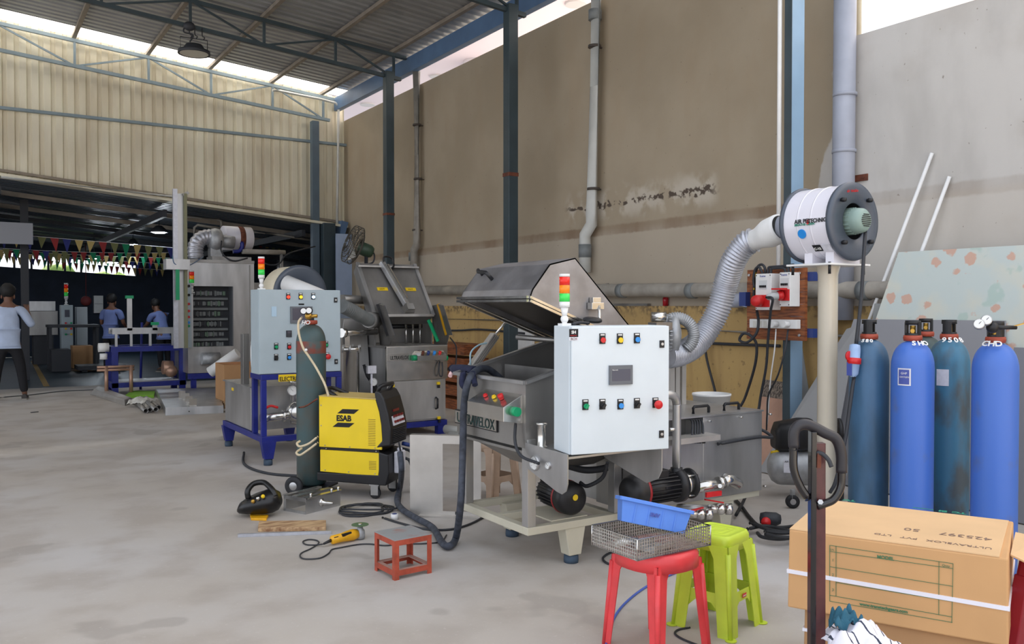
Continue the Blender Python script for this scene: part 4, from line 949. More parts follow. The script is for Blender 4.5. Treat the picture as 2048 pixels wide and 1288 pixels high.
# tub: open box with a rising rim
def zt_(x): return 1.072+.27*(x-X0)
XB = 3.56; th = .012
def tubside(y, t): return MB().hexa([(X0+th,y,.68),(XB,y,.60),(XB,y+t,.60),(X0+th,y+t,.68)],[(X0+th,y,zt_(X0)),(XB,y,zt_(XB)),(XB,y+t,zt_(XB)),(X0+th,y+t,zt_(X0))])
tu = MB(); 
for s in (tubside(Y0+.02, th), tubside(Y1+.02, th)): tu.add(s.v, s.f)
tu.box(X0, X0+th, Y0+.02, Y1+.03, .70, zt_(X0))
tu.box(XB, XB+th, Y0+.02, Y1+.03, .60, zt_(XB))
tu.box(X0+th, XB, Y0+.034, Y1+.018, .665, .68)
obj('tub', tu, 'steel_dark', wm)
rim = MB()
rim.bar((X0-.01,Y0+.01,zt_(X0)), (X0-.01,Y1+.04,zt_(X0)), .03, .02)
for y in (Y0+.012, Y1+.035): rim.bar((X0-.01,y,zt_(X0)), (XB+.02,y,zt_(XB)), .035, .018)
obj('tub_rim', rim, 'steel', wm)
obj('tub_divider', MB().box(3.0, 3.01, 4.1, Y1, .68, 1.12), 'steel_dark', wm)
obj('tub_hopper', MB().hexa([(2.95,4.2,.52),(3.3,4.2,.52),(3.3,4.6,.52),(2.95,4.6,.52)],[(X0+.06,Y0+.06,.67),(XB,Y0+.06,.67),(XB,Y1,.67),(X0+.06,Y1,.67)]), 'steel_dark', wm)
# lid: hood profile in xz extruded along y, open underneath
prof = [(2.67,1.545),(2.69,1.593),(2.81,1.738),(2.99,1.778),(3.39,1.391),(3.58,1.22)]
lid = MB()
def hood(y0, y1, t):
    P = prof; n = len(P)
    lid.add([(x,y0,z) for x,z in P]+[(x,y1,z) for x,z in P], [(i,i+1,n+i+1,n+i) for i in range(n-1)])
    for y in (y0, y1): 
        k = [(x,y,z) for x,z in P]; lid.add(k, [tuple(range(n))])
hood(Y0, Y1, .01)
o = obj('hood', lid, 'hood_steel', wm); s_ = o.modifiers.new('th','SOLIDIFY'); s_.thickness = .008
fl_ = MB()
p, q = Vector((2.665,0,1.55)), Vector((3.56,0,1.215))
for k, dz_ in enumerate((0, -.02)):
    for y in (Y0-.012, Y1+.012): fl_.bar((p.x,y,p.z+dz_),(q.x,y,q.z+dz_), .016, .014)
    fl_.bar((p.x-.012,Y0-.01,p.z+dz_),(p.x-.012,Y1+.01,p.z+dz_), .016, .014)
obj('hood_lip', fl_, 'steel_bright', wm)
obj('hood_inner_shade', MB().box(2.70,2.705,Y0+.02,Y1-.02,1.52,1.58).hexa([(2.72,Y0+.02,1.56),(2.72,Y1-.02,1.56),(3.5,Y1-.02,1.27),(3.5,Y0+.02,1.27)],[(2.82,Y0+.02,1.70),(2.82,Y1-.02,1.70),(3.4,Y1-.02,1.36),(3.4,Y0+.02,1.36)]), mat('shaded_hood_inside',(80,76,72),.5,.6,.2,5), wm)  # dark filler, its colour stands in for the shade inside the hollow hood
def hp_(u, v, e=0):   # on the dark sloping front of the hood: u along y 0..1 (0=far), v up
    a = Vector((2.69, Y1+(Y0-Y1)*u, 1.593)).lerp(Vector((2.81, Y1+(Y0-Y1)*u, 1.738)), v); return a+Vector((-.77,0,.64))*e
hd = obj('hood_handle', MB().tube([hp_(.12,.72,0),hp_(.12,.72,.045),hp_(.16,.62,.05),hp_(.30,.55,.05),hp_(.33,.5,.045),hp_(.33,.48,0)], .012, n=12, smooth=False), 'black', wm)
# hinge bracket, clamp rod and hand wheel on the near side
c = aY(1190, 612, Y0-.02)
obj('clamp_bracket', MB().box(c.x-.045,c.x+.045,Y0-.05,Y0-.004,c.z-.02,c.z+.02).box(c.x-.03,c.x+.03,Y0-.04,Y0-.004,c.z+.02,c.z+.05), 'steel_bright', wm, bevel=.002)
obj('clamp_rod', MB().cyl((c.x+.01,Y0-.045,c.z),(c.x-.02,Y0-.09,c.z-.09), .009), 'steel_bright', wm)
hw = aY(1185, 640, Y0-.1)
obj('hand_wheel', MB().lathe([(.045,-.012),(.055,-.006),(.055,.006),(.045,.012),(.0,.014),(0,-.012)], hw, (0,-.15,1), n=32), 'black', wm)
# rod across the tub and pneumatic cylinder behind
p = aY(1033,674,4.5); q = aY(1100,683,4.3)
obj('hinge_shaft', MB().cyl(p, q+Vector((.1,-.1,0)), .017, n=16), 'steel_dark', wm)
pa_ = aY(944,735,4.90); pb_ = aY(990,670,4.90); pc_ = aY(1014,640,4.90); dd = (pb_-pa_)
cy = obj('pneumatic_cylinder', MB().bar(pa_, pb_, .055, .055), 'alu', wm, bevel=.006, label='bright aluminium cylinder')
rg_ = MB()
for s in (-1,0,1): rg_.bar(pa_+Vector((s*.018,-.029,0)), pb_+Vector((s*.018,-.029,0)), .004,.004)
obj('cylinder_grooves', rg_, 'steel_dark', cy)
obj('piston_rod', MB().cyl(pb_, pc_+(pc_-pb_)*.6, .008), 'steel_bright', cy)
obj('air_hose', MB().tube([aY(941,733,4.88), aY(942,705,4.88), aY(958,690,4.88), aY(975,686,4.88)], .006), mat('clear_blue_hose',(150,180,190),.3), cy)
# button console on the front
xf = X0
bx = thing  # noqa
K = [aX(969,805,xf), aX(1034,838,xf)]
cz0 = aX(1034,838,xf).z; yA = aX(972,818,xf).y; yB = aX(1046,820,xf).y
con = MB(); zt0 = aX(1046,812,xf).z+.03; xb = xf-.13
con.hexa([(xf,yA,cz0-.02),(xf,yB,cz0-.02),(xb,yB,cz0),(xb,yA,cz0)],[(xf,yA,zt0+.035),(xf,yB,zt0+.035),(xb,yB,zt0-.03),(xb,yA,zt0-.03)])
cs_ = obj('button_console', con, 'steel_bright', wm, bevel=.002)
nrm = Vector((-.065,0,.13)).normalized(); nn = Vector((-.45,0,.9)).normalized()
for k, (f, m_) in enumerate(((.28,'red'),(.52,'yellow'),(.72,'red'))):
    c = Vector((xf-.07, yA+(yB-yA)*f, zt0+.003))
    obj('push_button', MB().cyl(c, c+nn*.010, .014, n=20).cyl(c+nn*.010, c+nn*(.016 if k < 2 else .03), .010 if k < 2 else .017, n=20), m_, cs_)
obj('push_button', MB().cyl((xf-.065,yB,(cz0+zt0)/2),(xf-.065,yB-.045,(cz0+zt0)/2), .026, n=24), 'green', cs_, label='large green side button')
obj('push_button', MB().cyl((xf-.065,yA,(cz0+zt0)/2),(xf-.065,yA+.045,(cz0+zt0)/2), .026, n=24), 'green', cs_)
cab_ = [Vector((xf-.03,yB+.03,cz0-.01)), Vector((xf-.04,yB+.02,cz0-.12)), Vector((xf-.045,yB-.05,cz0-.19)), Vector((xf-.03,yB-.2,cz0-.21))]
obj('console_cable', MB().tube(cab_, .009), 'cable', cs_)
M['ink_teal_dark'] = mat('dark_teal_print', (36,62,60), .6)
# name plate
n0 = aX(911, 818, xf-.006); n1 = aX(995, 865, xf-.006)
pl = obj('name_plate', MB().box(xf-.010, xf-.001, n0.y, n1.y, n1.z, n0.z), 'ink_black', wm)
obj('plate_face', MB().box(xf-.012, xf-.0101, n0.y-.006, n1.y+.006, n1.z+.006, n0.z-.006), 'steel_bright', pl)
text('ULTRAVELOX', .088, (xf-.014, n0.y-.03, (n0.z+n1.z)/2-.032), (0,-1,0), (0,0,1), 'ink_teal_dark', pl, bold=.0002, sx=(abs(n0.y-n1.y)-.06)/.54)
# gauge panel (bracket) carrying the cabinet
gp = MB(); px_ = X0-.004
pts = [(4.0,.735),(3.60,.725),(3.60,.57),(3.615,.53),(3.65,.508),(3.70,.515),(4.0,.60)]
gp.hexa([(px_,y,z) for y,z in pts],[(px_+.006,y,z) for y,z in pts])
obj('gauge_panel', gp, 'steel', wm)
gauge(aX(1069,926,px_-.004), (-1,0,0), .042, wm); gauge(aX(1096,931,px_-.004), (-1,0,0), .022, wm)
gp = MB(); pts = [(4.0,.72),(3.5,.72),(3.5,.6),(3.53,.55),(3.62,.51),(4.0,.60)]
gp.hexa([(3.22,y,z) for y,z in pts],[(3.226,y,z) for y,z in pts]); obj('support_bracket', gp, 'steel', wm)
obj('support_tray', MB().box(X0, 3.23, 3.60, 4.0, .70, .712), 'steel', wm)
q = aX(1080, 893, 2.71); 
obj('flanged_stub', MB().lathe([(.032,0),(.032,.006),(.024,.01),(.024,.12),(.032,.125),(.032,.135),(0,.135)], (2.72, 3.93, .715), n=28), 'steel_bright', wm)
# control cabinet, turned a little
cx0, cy0 = 2.665, 3.585; rz = math.radians(-12); Wc, Hc, Dc, Zc = .585, .672, .22, .722
cr = Matrix.Translation((cx0,cy0,0)) @ Matrix.Rotation(rz,4,'Z')
def CL(mb): return mb.xf(cr)
cc = obj('control_cabinet', CL(MB().box(0,Wc,.02,Dc,Zc,Zc+Hc)), 'cab', wm, bevel=.004, label='pale grey control cabinet')
obj('cabinet_door', CL(MB().box(.004,Wc,-.002,.017,Zc+.002,Zc+Hc-.002)), 'cab', cc, bevel=.004)
def cpos(px, py):   # position on the door plane in cabinet coordinates
    d = ray(px, py); n_ = cr.to_3x3() @ Vector((0,-1,0)); p0_ = Vector((cx0,cy0,0)); t = (p0_-O).dot(n_)/d.dot(n_); p = O+d*t
    return cr.inverted() @ p
def pilot(px, py, m_, kind='flat', parent=cc, cp=cpos, cl=CL, s=1.0):
    p = cp(px, py); x, z = p.x, p.z
    mb = MB().box(x-.017*s,x+.017*s,-.007,-.002,z-.02*s,z+.035*s,0).cyl((x,-.002,z),(x,-.012,z), .018*s, n=24, m=0)
    if kind == 'flat': mb.cyl((x,-.012,z),(x,-.018,z), .014*s, n=24, m=1)
    elif kind == 'stop': mb.cyl((x,-.012,z),(x,-.03,z), .012*s, n=20, m=1).lathe([(0,-.05),(.02*s,-.048),(.024*s,-.04),(.022*s,-.03),(0,-.03)], (x,0,z), (0,1,0), m=1)
    elif kind == 'knob': mb.cyl((x,-.012,z),(x,-.02,z), .014*s, n=20, m=1).bar((x-.009*s,-.026,z-.009*s),(x+.009*s,-.026,z+.009*s), .008*s,.012*s, m=1)
    mb.box(x-.012*s,x+.012*s,-.0078,-.007,z+.024*s,z+.031*s,2)
    return obj('pilot_light' if kind=='flat' else 'push_button', cl(mb), ['black', m_, 'ink_white'], parent)
for px, py, m_, k in ((1204,680,'red','flat'),(1239,680,'yellow','flat'),(1273,679,'blue_btn','flat'),(1170,812,'green','knob'),(1204,811,'black','knob'),(1240,811,'blue_btn','flat'),(1273,809,'black','knob'),(1310,808,'red','stop')): pilot(px,py,m_,k)
def lock(px, py, cp=cpos, cl=CL, parent=cc, s=1.0):
    p = cp(px, py); x, z = p.x, p.z
    return obj('door_lock', cl(MB().box(x-.014*s,x+.014*s,-.008,-.002,z-.02*s,z+.02*s).cyl((x,-.008,z),(x,-.012,z), .008*s, m=1)), ['black','steel'], parent, bevel=.001)
lock(1323,688); lock(1322,868)
h0 = cpos(1217,731); h1 = cpos(1263,768)
obj('touch_screen', CL(MB().box(h0.x,h1.x,-.014,-.002,h1.z,h0.z,0).box(h0.x+.004,h1.x-.004,-.0148,-.014,h1.z+.004,h0.z-.004,0).box(h0.x+.014,h1.x-.014,-.0155,-.0148,h1.z+.02,h0.z-.02,1)), ['panel_grey','screen'], cc, bevel=.002)
text('Rexroth', .009, (h0.x+.015,-.0162,h0.z-.016), (1,0,0), (0,0,1), 'ink_white', cc, local=False) if False else None
h0 = cpos(1138,658); h1 = cpos(1156,674); h2 = cpos(1156,681)
def loc_text(s, sz, x, z, m, parent, cl_m, y=-.0045, **k):
    o_ = cl_m @ Vector((x, y, z)); r_ = cl_m.to_3x3(); return text(s, sz, o_, r_ @ Vector((1,0,0)), Vector((0,0,1)), m, parent, **k)
obj('maker_sticker', CL(MB().box(h0.x,h1.x,-.0032,-.002,h1.z,h0.z,0).box(h0.x,h1.x,-.0032,-.002,h2.z,h1.z,1)), ['ink_black','paper'], cc)
loc_text('SH', .022, h0.x+.012, h1.z+.018, 'ink_white', cc, cr, bold=.0008)
loc_text('MARATHE', .008, h0.x+.005, h1.z+.005, 'ink_red', cc, cr)
loc_text('BCH', .018, h0.x+.008, h2.z+.003, 'ink_grey', cc, cr)
loc_text('Rexroth', .010, cpos(1222,738).x, cpos(1222,741).z, 'ink_white', cc, cr, y=-.0165)
# stack light
def stack_light(base, s, parent, hgt):
    b_ = Vector(base)
    o_ = obj('stack_light', MB().box(b_.x-.03*s,b_.x+.03*s,b_.y-.02*s,b_.y+.02*s,b_.z,b_.z+.012*s).ball(b_+Vector((0,0,.035*s)), .022*s).cyl(b_, b_+Vector((0,0,.03*s)), .014*s).cyl(b_+Vector((0,0,.05*s)), b_+Vector((0,0,.1*s)), .013*s, .022*s), 'white', parent)
    z = b_.z+.1*s; r = .0285*s; k = (hgt-.1*s)
    segs = [('white',.16),('lens_green',.25),('lens_amber',.25),('lens_red',.25),('white',.09)]
    for m_, f in segs:
        obj('light_segment', MB().cyl((b_.x,b_.y,z+.001),(b_.x,b_.y,z+k*f), r, n=28), m_, o_); z += k*f
    return o_
q = aD(1129, 652, 4.66)
stack_light((q.x, q.y, Zc+Hc), 1.0, wm, 1.5-(548-612)*4.66/1719-(Zc+Hc))
ck = aD(1160,652,4.72)
obj('top_cable', MB().tube([Vector((ck.x-.06,ck.y,Zc+Hc+.006)), Vector((ck.x,ck.y+.01,Zc+Hc+.015)), Vector((ck.x+.1,ck.y+.05,Zc+Hc+.01))], .008), 'cable', wm)
# pumps
def pump(c, ax, parent, L=.26, r=.098, full=True, name='pump'):
    c = Vector(c); ax = Vector(ax).normalized(); x, y, d = frame_of(ax)
    o_ = obj(name, MB().cyl(c+ax*.10, c+ax*(.1+L), r*.78, n=28), 'black', parent, label='black pump motor')
    obj('fan_cover', MB().lathe([(0,-.01),(r*.75,-.008),(r*.97,.02),(r,.05),(r,.10)], c, ax, n=32), 'black', o_)
    obj('red_band', MB().lathe([(r+.001,.085),(r+.003,.088),(r+.003,.10),(r*.8,.102)], c, ax, n=32), mat('dark_red_band',(150,30,36),.4), o_)
    fb = MB()
    for i in range(22):
        a = 2*PI*i/22; u = x*math.cos(a)+y*math.sin(a); fb.bar(c+ax*.11+u*r*.82, c+ax*(.1+L-.01)+u*r*.82, .006, r*.18, up=u)
    obj('cooling_fins', fb, 'black', o_)
    tb = c+ax*(.1+L*.5)+Vector((0,0,r*.85)); obj('terminal_box', MB().bar(tb-ax*.05, tb+ax*.05, .1, .06), 'black', o_, bevel=.006)
    if full:
        e = c+ax*(.1+L)
        obj('pump_head', MB().lathe([(0,0),(r*.9,.0),(r*1.05,.02),(r*1.05,.05),(r*.7,.06)], e, ax, n=32), 'black', o_)
        obj('pump_stage', MB().cyl(e+ax*.055, e+ax*.125, r*.72, n=28), 'steel_bright', o_)
        obj('pump_end', MB().lathe([(0,.12),(r*.9,.12),(r*.95,.135),(r*.6,.15),(0,.15)], e, ax, n=28), 'black', o_)
        for i in range(4):
            a = PI/4+PI/2*i; u = x*math.cos(a)+y*math.sin(a); obj('tie_bolt', MB().cyl(e+u*r*.85+ax*.03, e+u*r*.85+ax*.145, .006, n=8), 'steel_bright', o_)
    return o_
p1_ = pump((2.99, 3.99, .375), (.12,1,0), wm, L=.22, full=False)
ce = Vector((2.99,3.978,.39)); obj('maker_badge', MB().cyl(ce, ce+Vector((0,-.004,0)), .018, n=20), 'yellow', p1_, label='small yellow badge')
p2_ = pump(aY(1256,985,3.80), (1,.0,0), wm, L=.25)
hd_ = aY(1353, 960, 3.80)
vt = aY(1353, 815, 3.80); vt2 = Vector((hd_.x, hd_.y, vt.z))
obj('riser_base', MB().cyl((hd_.x,3.80,hd_.z-.03),(hd_.x,3.80,hd_.z+.075), .036, n=24), 'black', p2_)
obj('riser_pipe', MB().tube([(hd_.x,3.80,hd_.z),(hd_.x,3.80,vt.z-.02),(hd_.x,3.80,vt.z+.02),(hd_.x-.015,3.80,vt.z+.06),(hd_.x-.05,3.80,vt.z+.08),(hd_.x-.1,3.80,vt.z+.08)], .026, n=18, k=5), 'steel', wm)
obj('riser_flange', MB().cyl((hd_.x,3.80,vt.z-.13),(hd_.x-.06,3.80,vt.z-.13), .012), 'steel_bright', wm)
# suction side pipework with a red handled valve
e = aY(1400, 975, 3.80); f_ = aY(1445, 965, 3.80); g_ = aY(1478, 970, 3.85)
sp = obj('suction_pipe', MB().cyl(e-Vector((.03,0,0)), f_, .032, n=20).cyl(f_-Vector((.04,0,0)), f_+Vector((.0,0,0)), .042, n=8).tube([f_, f_+Vector((.07,.0,.01)), g_+Vector((.02,.03,.0)), g_+Vector((-.02,.12,.03))], .036, n=18), 'steel_bright', wm)
obj('valve_handle', MB().bar(aY(1412,990,3.75), aY(1442,986,3.75), .014, .03), 'red', sp, label='red handle')
obj('valve_nut', MB().cyl(aY(1440,972,3.74), aY(1440,972,3.80), .014, n=6), 'steel_bright', sp)
for px, py, hx, hy in ((1408,1028,1372,1030),(1448,1018,1408,1005)):
    q = aY(px, py, 3.80); ax = Vector((.8,-.6,0)).normalized()
    v_ = obj('ball_valve', MB().cyl(q-ax*.1, q-ax*.04, .028, n=18).ball(q-ax*.02, .036).cyl(q+ax*.01, q+ax*.05, .036, n=8).cyl(q+ax*.045, q+ax*.052, .022, n=16), 'steel_bright', wm)
    obj('valve_handle', MB().bar(q+Vector((-.02,-.01,.045)), aY(hx,hy,3.80)+Vector((0,-.01,.02)), .016,.008), 'red', v_, label='red handle')
    obj('drain_pipe_stub', MB().cyl(q-ax*.1, (q-ax*.28)+Vector((0,.02,0)), .024), 'steel', v_)
# tank on the right
tk = obj('tank', MB().box(4.0, 4.55, 3.96, 4.74, .255, .79), 'steel', wm, bevel=.003)
obj('lower_tank', MB().box(3.43, 4.0, 3.96, 4.74, .255, .66), 'steel', wm, bevel=.003)
obj('tank_recess', MB().box(3.75, 4.0, 4.12, 4.74, .66, .79), 'steel_dark', wm)
obj('tank_lid', MB().box(3.6, 4.555, 3.95, 4.75, .79, .80), 'steel', wm)
for px, py in ((1402,826),(1463,820)):
    q = aZ(px, py, .80)
    obj('lid_handle', MB().tube([q+Vector((-.07,0,0)), q+Vector((-.07,0,.035)), q+Vector((-.06,0,.045)), q+Vector((.06,0,.045)), q+Vector((.07,0,.035)), q+Vector((.07,0,0))], .010, n=10, smooth=False), 'black', wm)
for px, py in ((1416,842),(1479,834),(1537,828),(1527,972)):
    q = aY(px, py, 3.96); obj('tank_bolt', MB().cyl(q, q-Vector((0,.025,0)), .007, n=8), 'steel_bright', wm)
tr = aY(1290, 905, 3.86); t2 = aY(1436, 884, 3.86)
obj('cable_tray', MB().box(3.30, t2.x, 3.84, 3.96, .685, .69).box(3.30,t2.x,3.838,3.842,.655,.69), 'alu', wm)
for i, (sx, ex) in enumerate(((1384,1378),(1389,1384),(1394,1389),(1399,1393),(1404,1401))):
    a_ = aY(sx+0, 843, 3.97); b__ = aY(ex+6, 880, 3.90)
    obj('gland_cable', MB().tube([a_+Vector((-.2,.06,.03)), a_+Vector((-.05,.01,.02)), a_, b__], .007), 'cable', wm)
    obj('cable_gland', MB().cyl(b__-Vector((0,0,.02)), b__+Vector((0,0,.015)), .012, n=8), 'black', wm)
obj('tank_cable', MB().tube([aY(1436,888,3.94), aY(1480,880,3.945), aY(1520,874,3.945), aY(1544,874,3.95), Vector((4.57,4.0,.66)), Vector((4.57,4.1,.6))], .011), 'cable', wm)
obj('pump_cable', MB().tube([aY(1312,915,3.9), aY(1306,940,3.85), aY(1300,955,3.82), aY(1312,965,3.8), aY(1335,975,3.72)], .010), 'cable', wm)
obj('pump_cable', MB().tube([aY(1280,905,3.9), aY(1270,915,3.95), aY(1215,935,4.1), aY(1170,940,4.2), aY(1130,930,4.2)], .022), 'cable', wm)
obj('pump_cable', MB().tube([aY(1215,925,4.0), aY(1205,955,4.05), aY(1175,972,4.1), aY(1160,965,4.15)], .012), 'cable', wm)
obj('pump_cable', MB().tube([aY(1280,940,3.8), aY(1277,965,3.78), aY(1273,990,3.76)], .007), 'cable', wm)
# blower at the back with vertical aluminium profiles
bp = aY(1347, 670, 4.45)
bl_ = obj('side_blower', MB().lathe([(0,-.05),(.05,-.05),(.05,-.03),(.085,-.04),(.12,-.03),(.135,0),(.12,.03),(.085,.04),(.05,.03),(.05,.05),(0,.05)], bp, (.8,-.6,.0), n=40), 'cast', wm)
fb = MB(); ax_b = Vector((.8,-.6,0)); bx_, by_, _ = frame_of(ax_b)
for i in range(30):
    a = 2*PI*i/30; u = bx_*math.cos(a)+by_*math.sin(a); fb.bar(bp+u*.06-ax_b*.045, bp+u*.14-ax_b*.03, .006,.02, up=ax_b)
obj('blower_fins', fb, 'cast', bl_)
rp = []
for i in range(9):
    a = PI*.75-PI*1.05*i/8; rp.append(bp+Vector((.03,0,0))+RT*(.12*math.cos(a))+Vector((0,0,.12*math.sin(a))))
obj('blower_hose', MB().ribbed(rp, .04, .004, .014, n=20), 'cast', wm)
fq = aY(1316, 634, 4.2)
obj('blower_outlet', MB().cyl(fq-RT*.045, fq+RT*.05, .032, n=24).box(fq.x-.05,fq.x+.09,fq.y-.04,fq.y+.04,fq.z-.085,fq.z-.035), 'steel_bright', wm)
for dx in (-.05, 0, .06):
    q = aY(1352, 765, 4.5); obj('support_profile', MB().box(q.x+dx-.02,q.x+dx+.02,q.y-.02,q.y+.02,.79,bp.z-.05), 'alu', wm)
obj('lid_tray', MB().box(3.6,3.99,4.2,4.7,.80,.81), 'steel_dark', wm)
# hose bundle draped over the tub corner
hb = thing('hose_bundle', 'thick dusty dark hose draped over the washer tub and looping down to the floor', 'hose', (2.5, 4.7, 0))
hpts = [aX(1005,760,2.95), aX(975,738,2.80), aX(952,742,2.66), aX(936,765,2.58), aX(928,810,2.60), aX(926,880,2.60), aX(924,950,2.58), aX(921,1010,2.54)]
hpts += [aZ(912,1075,.04), aZ(898,1092,.03), aZ(884,1085,.03), aZ(865,1055,.03), aZ(830,1035,.03), aZ(804,1018,.03), aZ(794,1000,.03), aZ(800,975,.05), aD(803,940,6.2), aD(800,905,6.25)]
obj('hose', MB().tube(hpts, .022, n=14, k=8), 'hose', hb)
rg2 = thing('navy_rag', 'navy rag bunched under the draped hose on the tub corner', 'cloth', tuple(aX(925,742,2.75)))
obj('rag', MB().tube([aX(905,738,2.74), aX(925,738,2.72), aX(950,742,2.7)], .03, n=14).tube([aX(928,742,2.62), aX(924,765,2.6), aX(930,775,2.61)], .02, n=12).tube([aX(945,745,2.62), aX(950,770,2.60)], .018, n=10), 'denim', rg2)
obj('nozzle', MB().cyl(aX(906,740,2.74), aX(900,752,2.70), .014), mat('pink_white_tip',(230,190,190),.4), rg2, label='pale pink tip')
# ================================================================== plastic stools
def cam_xy(r, z): return FW*z+RT*r
def stool(name, label, c, rot, H, a, b, m, seat='square', lower=True, group=None):
    t = thing(name, label, 'stool', (c.x, c.y, 0), rot, group)
    def corner(k, z, off=0): 
        s = b+(a-b)*(z/H)-off; an = PI/4+PI/2*k; return Vector((s*1.4142*math.cos(an), s*1.4142*math.sin(an), z))
    # seat
    n = 32; ring = lambda s, z, e: [Vector((s*math.copysign(abs(math.cos(u))**(2/e), math.cos(u)), s*math.copysign(abs(math.sin(u))**(2/e), math.sin(u)), z)) for u in [2*PI*i/n for i in range(n)]]
    e = 6 if seat == 'square' else 2.3; sa = a if seat == 'square' else a*1.25
    ap = .075
    sm = MB().loft([ring(sa*1.04, H-ap, e), ring(sa*1.03, H-.02, e), ring(sa*.97, H-.004, e), ring(sa*.9, H, e), ring(sa*.88, H-.003, e), ring(sa*.6, H-.003, e), ring(sa*.57, H, e), ring(sa*.52, H-.003, e), ring(sa*.34,H-.003,e), ring(sa*.30,H,e), ring(sa*.25,H-.003,e), ring(sa*.1,H-.003,e)])
    obj('seat', sm, m, t, local=True)
    w_t, w_b = (a*.72, b*.44) if seat == 'square' else (a*.5, b*.26)
    for k in range(4):
        lg = MB()
        for s in (-1, 1):
            P = []
            for z in (H-ap*.6, H-ap-.03, .0):
                p = corner(k, z); q = corner((k+s) % 4, z); d = (q-p).normalized(); ww = w_b+(w_t-w_b)*(z/H)**2
                if z > H-ap-.01: ww = w_t*1.25
                P.append((p, p+d*ww))
            inn = -Vector((corner(k,0).x, corner(k,0).y, 0)).normalized()
            dd = (corner((k+s)%4,0)-corner(k,0)).normalized(); nrm = Vector((dd.y,-dd.x,0)); nrm = nrm if nrm.dot(inn) > 0 else -nrm
            for (p0_, p1_), (q0_, q1_) in zip(P, P[1:]):
                lg.hexa([q0_, q1_, q1_+nrm*.005, q0_+nrm*.005],[p0_, p1_, p1_+nrm*.005, p0_+nrm*.005])
        # flute on the corner
        p0_ = corner(k, H-ap, .0); q0_ = corner(k, 0, 0); lg.cyl(q0_-Vector((q0_.x,q0_.y,0)).normalized()*.006, p0_-Vector((p0_.x,p0_.y,0)).normalized()*.006, .011, .013, n=10)
        obj('leg', lg, m, t, local=True)
        if seat == 'square': 
            lip = obj('foot_lip', MB().cyl(q0_+Vector((0,0,.001)), q0_+Vector((0,0,.005)), .026, n=16), m, t, local=True)
    if lower:
        for k in range(4):
            p, q = corner(k, .19), corner((k+1)%4, .19); p2, q2 = corner(k, .145), corner((k+1)%4, .145); dd = (q-p).normalized(); nrm = Vector((dd.y,-dd.x,0)); nrm = nrm if nrm.dot(-p) > 0 else -nrm; p, q, p2, q2 = [v_+nrm*.0062 for v_ in (p, q, p2, q2)]
            mb = MB().hexa([p2,q2,q2+nrm*.005,p2+nrm*.005],[p,q,q+nrm*.005,p+nrm*.005])
            for (u, v, s) in ((p2,p,1),(q2,q,-1)):
                base_ = u+dd*(s*w_b*.9); mb.hexa([base_-Vector((0,0,.035)), base_-Vector((0,0,.035))+dd*s*.004, base_-Vector((0,0,.035))+dd*s*.004+nrm*.005, base_-Vector((0,0,.035))+nrm*.005],[base_, base_+dd*s*.04, base_+dd*s*.04+nrm*.005, base_+nrm*.005])
            obj('stretcher', mb, m, t, local=True)
    return t, corner
FA = math.atan2(FW.y, FW.x)
gs, gcn = stool('plastic_stool', 'lime green square plastic stool with ridged seat, right of the wire basket', cam_xy(.968, 4.03), FA-PI/4+.05, .45, .115, .152, 'green_stool')
# small red badge on a stretcher facing the camera
p = gs.matrix_basis @ Vector((0,0,0))
bdg = aD(1504, 1217, 3.9)
rs, _ = stool('plastic_stool', 'red round seated plastic stool carrying the wire basket', cam_xy(.635, 3.76), FA-PI/4-math.radians(8), .45, .135, .165, 'red_stool', seat='round', lower=False)
ts, _ = stool('plastic_stool', 'tan plastic stool on the floor behind the parts washer', Vector((3.5, 5.72, 0)), .2, .45, .12, .155, 'tan')
def P_(r, z, h): return cam_xy(r, z)+Vector((0,0,h))
q1 = gs; 
cs1 = Matrix.Translation(Vector((cam_xy(.968,4.03).x, cam_xy(.968,4.03).y, 0))) @ Matrix.Rotation(FA-PI/4+.05, 4, 'Z')
# stretcher that faces the camera on the right side: corners are at local angles 45+90k; find the two nearest to the badge
best = None
for k in range(4):
    a_, b_ = cs1 @ gcn(k, .168), cs1 @ gcn((k+1)%4, .168); mid = (a_+b_)/2
    sc_ = (mid-bdg).length
    if best is None or sc_ < best[0]: best = (sc_, a_, b_, mid)
_, a_, b_, mid = best; dd = (b_-a_).normalized(); nn_ = Vector((dd.y,-dd.x,0)); nn_ = nn_ if nn_.dot(FW) < 0 else -nn_
if dd.dot(RT) < 0: dd = -dd
obj('maker_badge', MB().plate([mid-dd*.018-Vector((0,0,.009)), mid+dd*.018-Vector((0,0,.009)), mid+dd*.018+Vector((0,0,.009)), mid-dd*.018+Vector((0,0,.009))], nn_, .002), 'red', gs, label='small red badge')
text('nilkamal', .009, mid-dd*.016+nn_*.003-Vector((0,0,.003)), dd, (0,0,1), 'ink_white', gs)
# ------------------------------------------------------------------ wire basket
Fz = .456; Hb = .085
bF = cam_xy(.513, 3.506); bL = cam_xy(.35, 3.745); bR = cam_xy(.867, 3.737)
wb_ = thing('wire_basket', 'rectangular woven wire basket tray standing on the red stool', 'basket', ((bL.x+bR.x)/2, (bL.y+bR.y)/2, Fz))
e1 = (bR-bF); e2 = (bL-bF); L1, L2 = e1.length, e2.length; e1.normalize(); e2.normalize()
M['wire'] = mat('steel_wire', (200,198,192), .35, .8, .1, 30)
def bp_(u, v, z): return bF+e1*u+e2*v+Vector((0,0,Fz+z))
def wirewall(p0f, p1f, name):
    mb = MB(); return mb
side = MB(); n1, n2, nz = int(L1/.0135), int(L2/.0135), 6
for i in range(n1+1):
    u = L1*i/n1
    for v in (0, L2): side.bar(bp_(u,v,0), bp_(u,v,Hb), .0027)
for i in range(n2+1):
    v = L2*i/n2
    for u in (0, L1): side.bar(bp_(u,v,0), bp_(u,v,Hb), .0027)
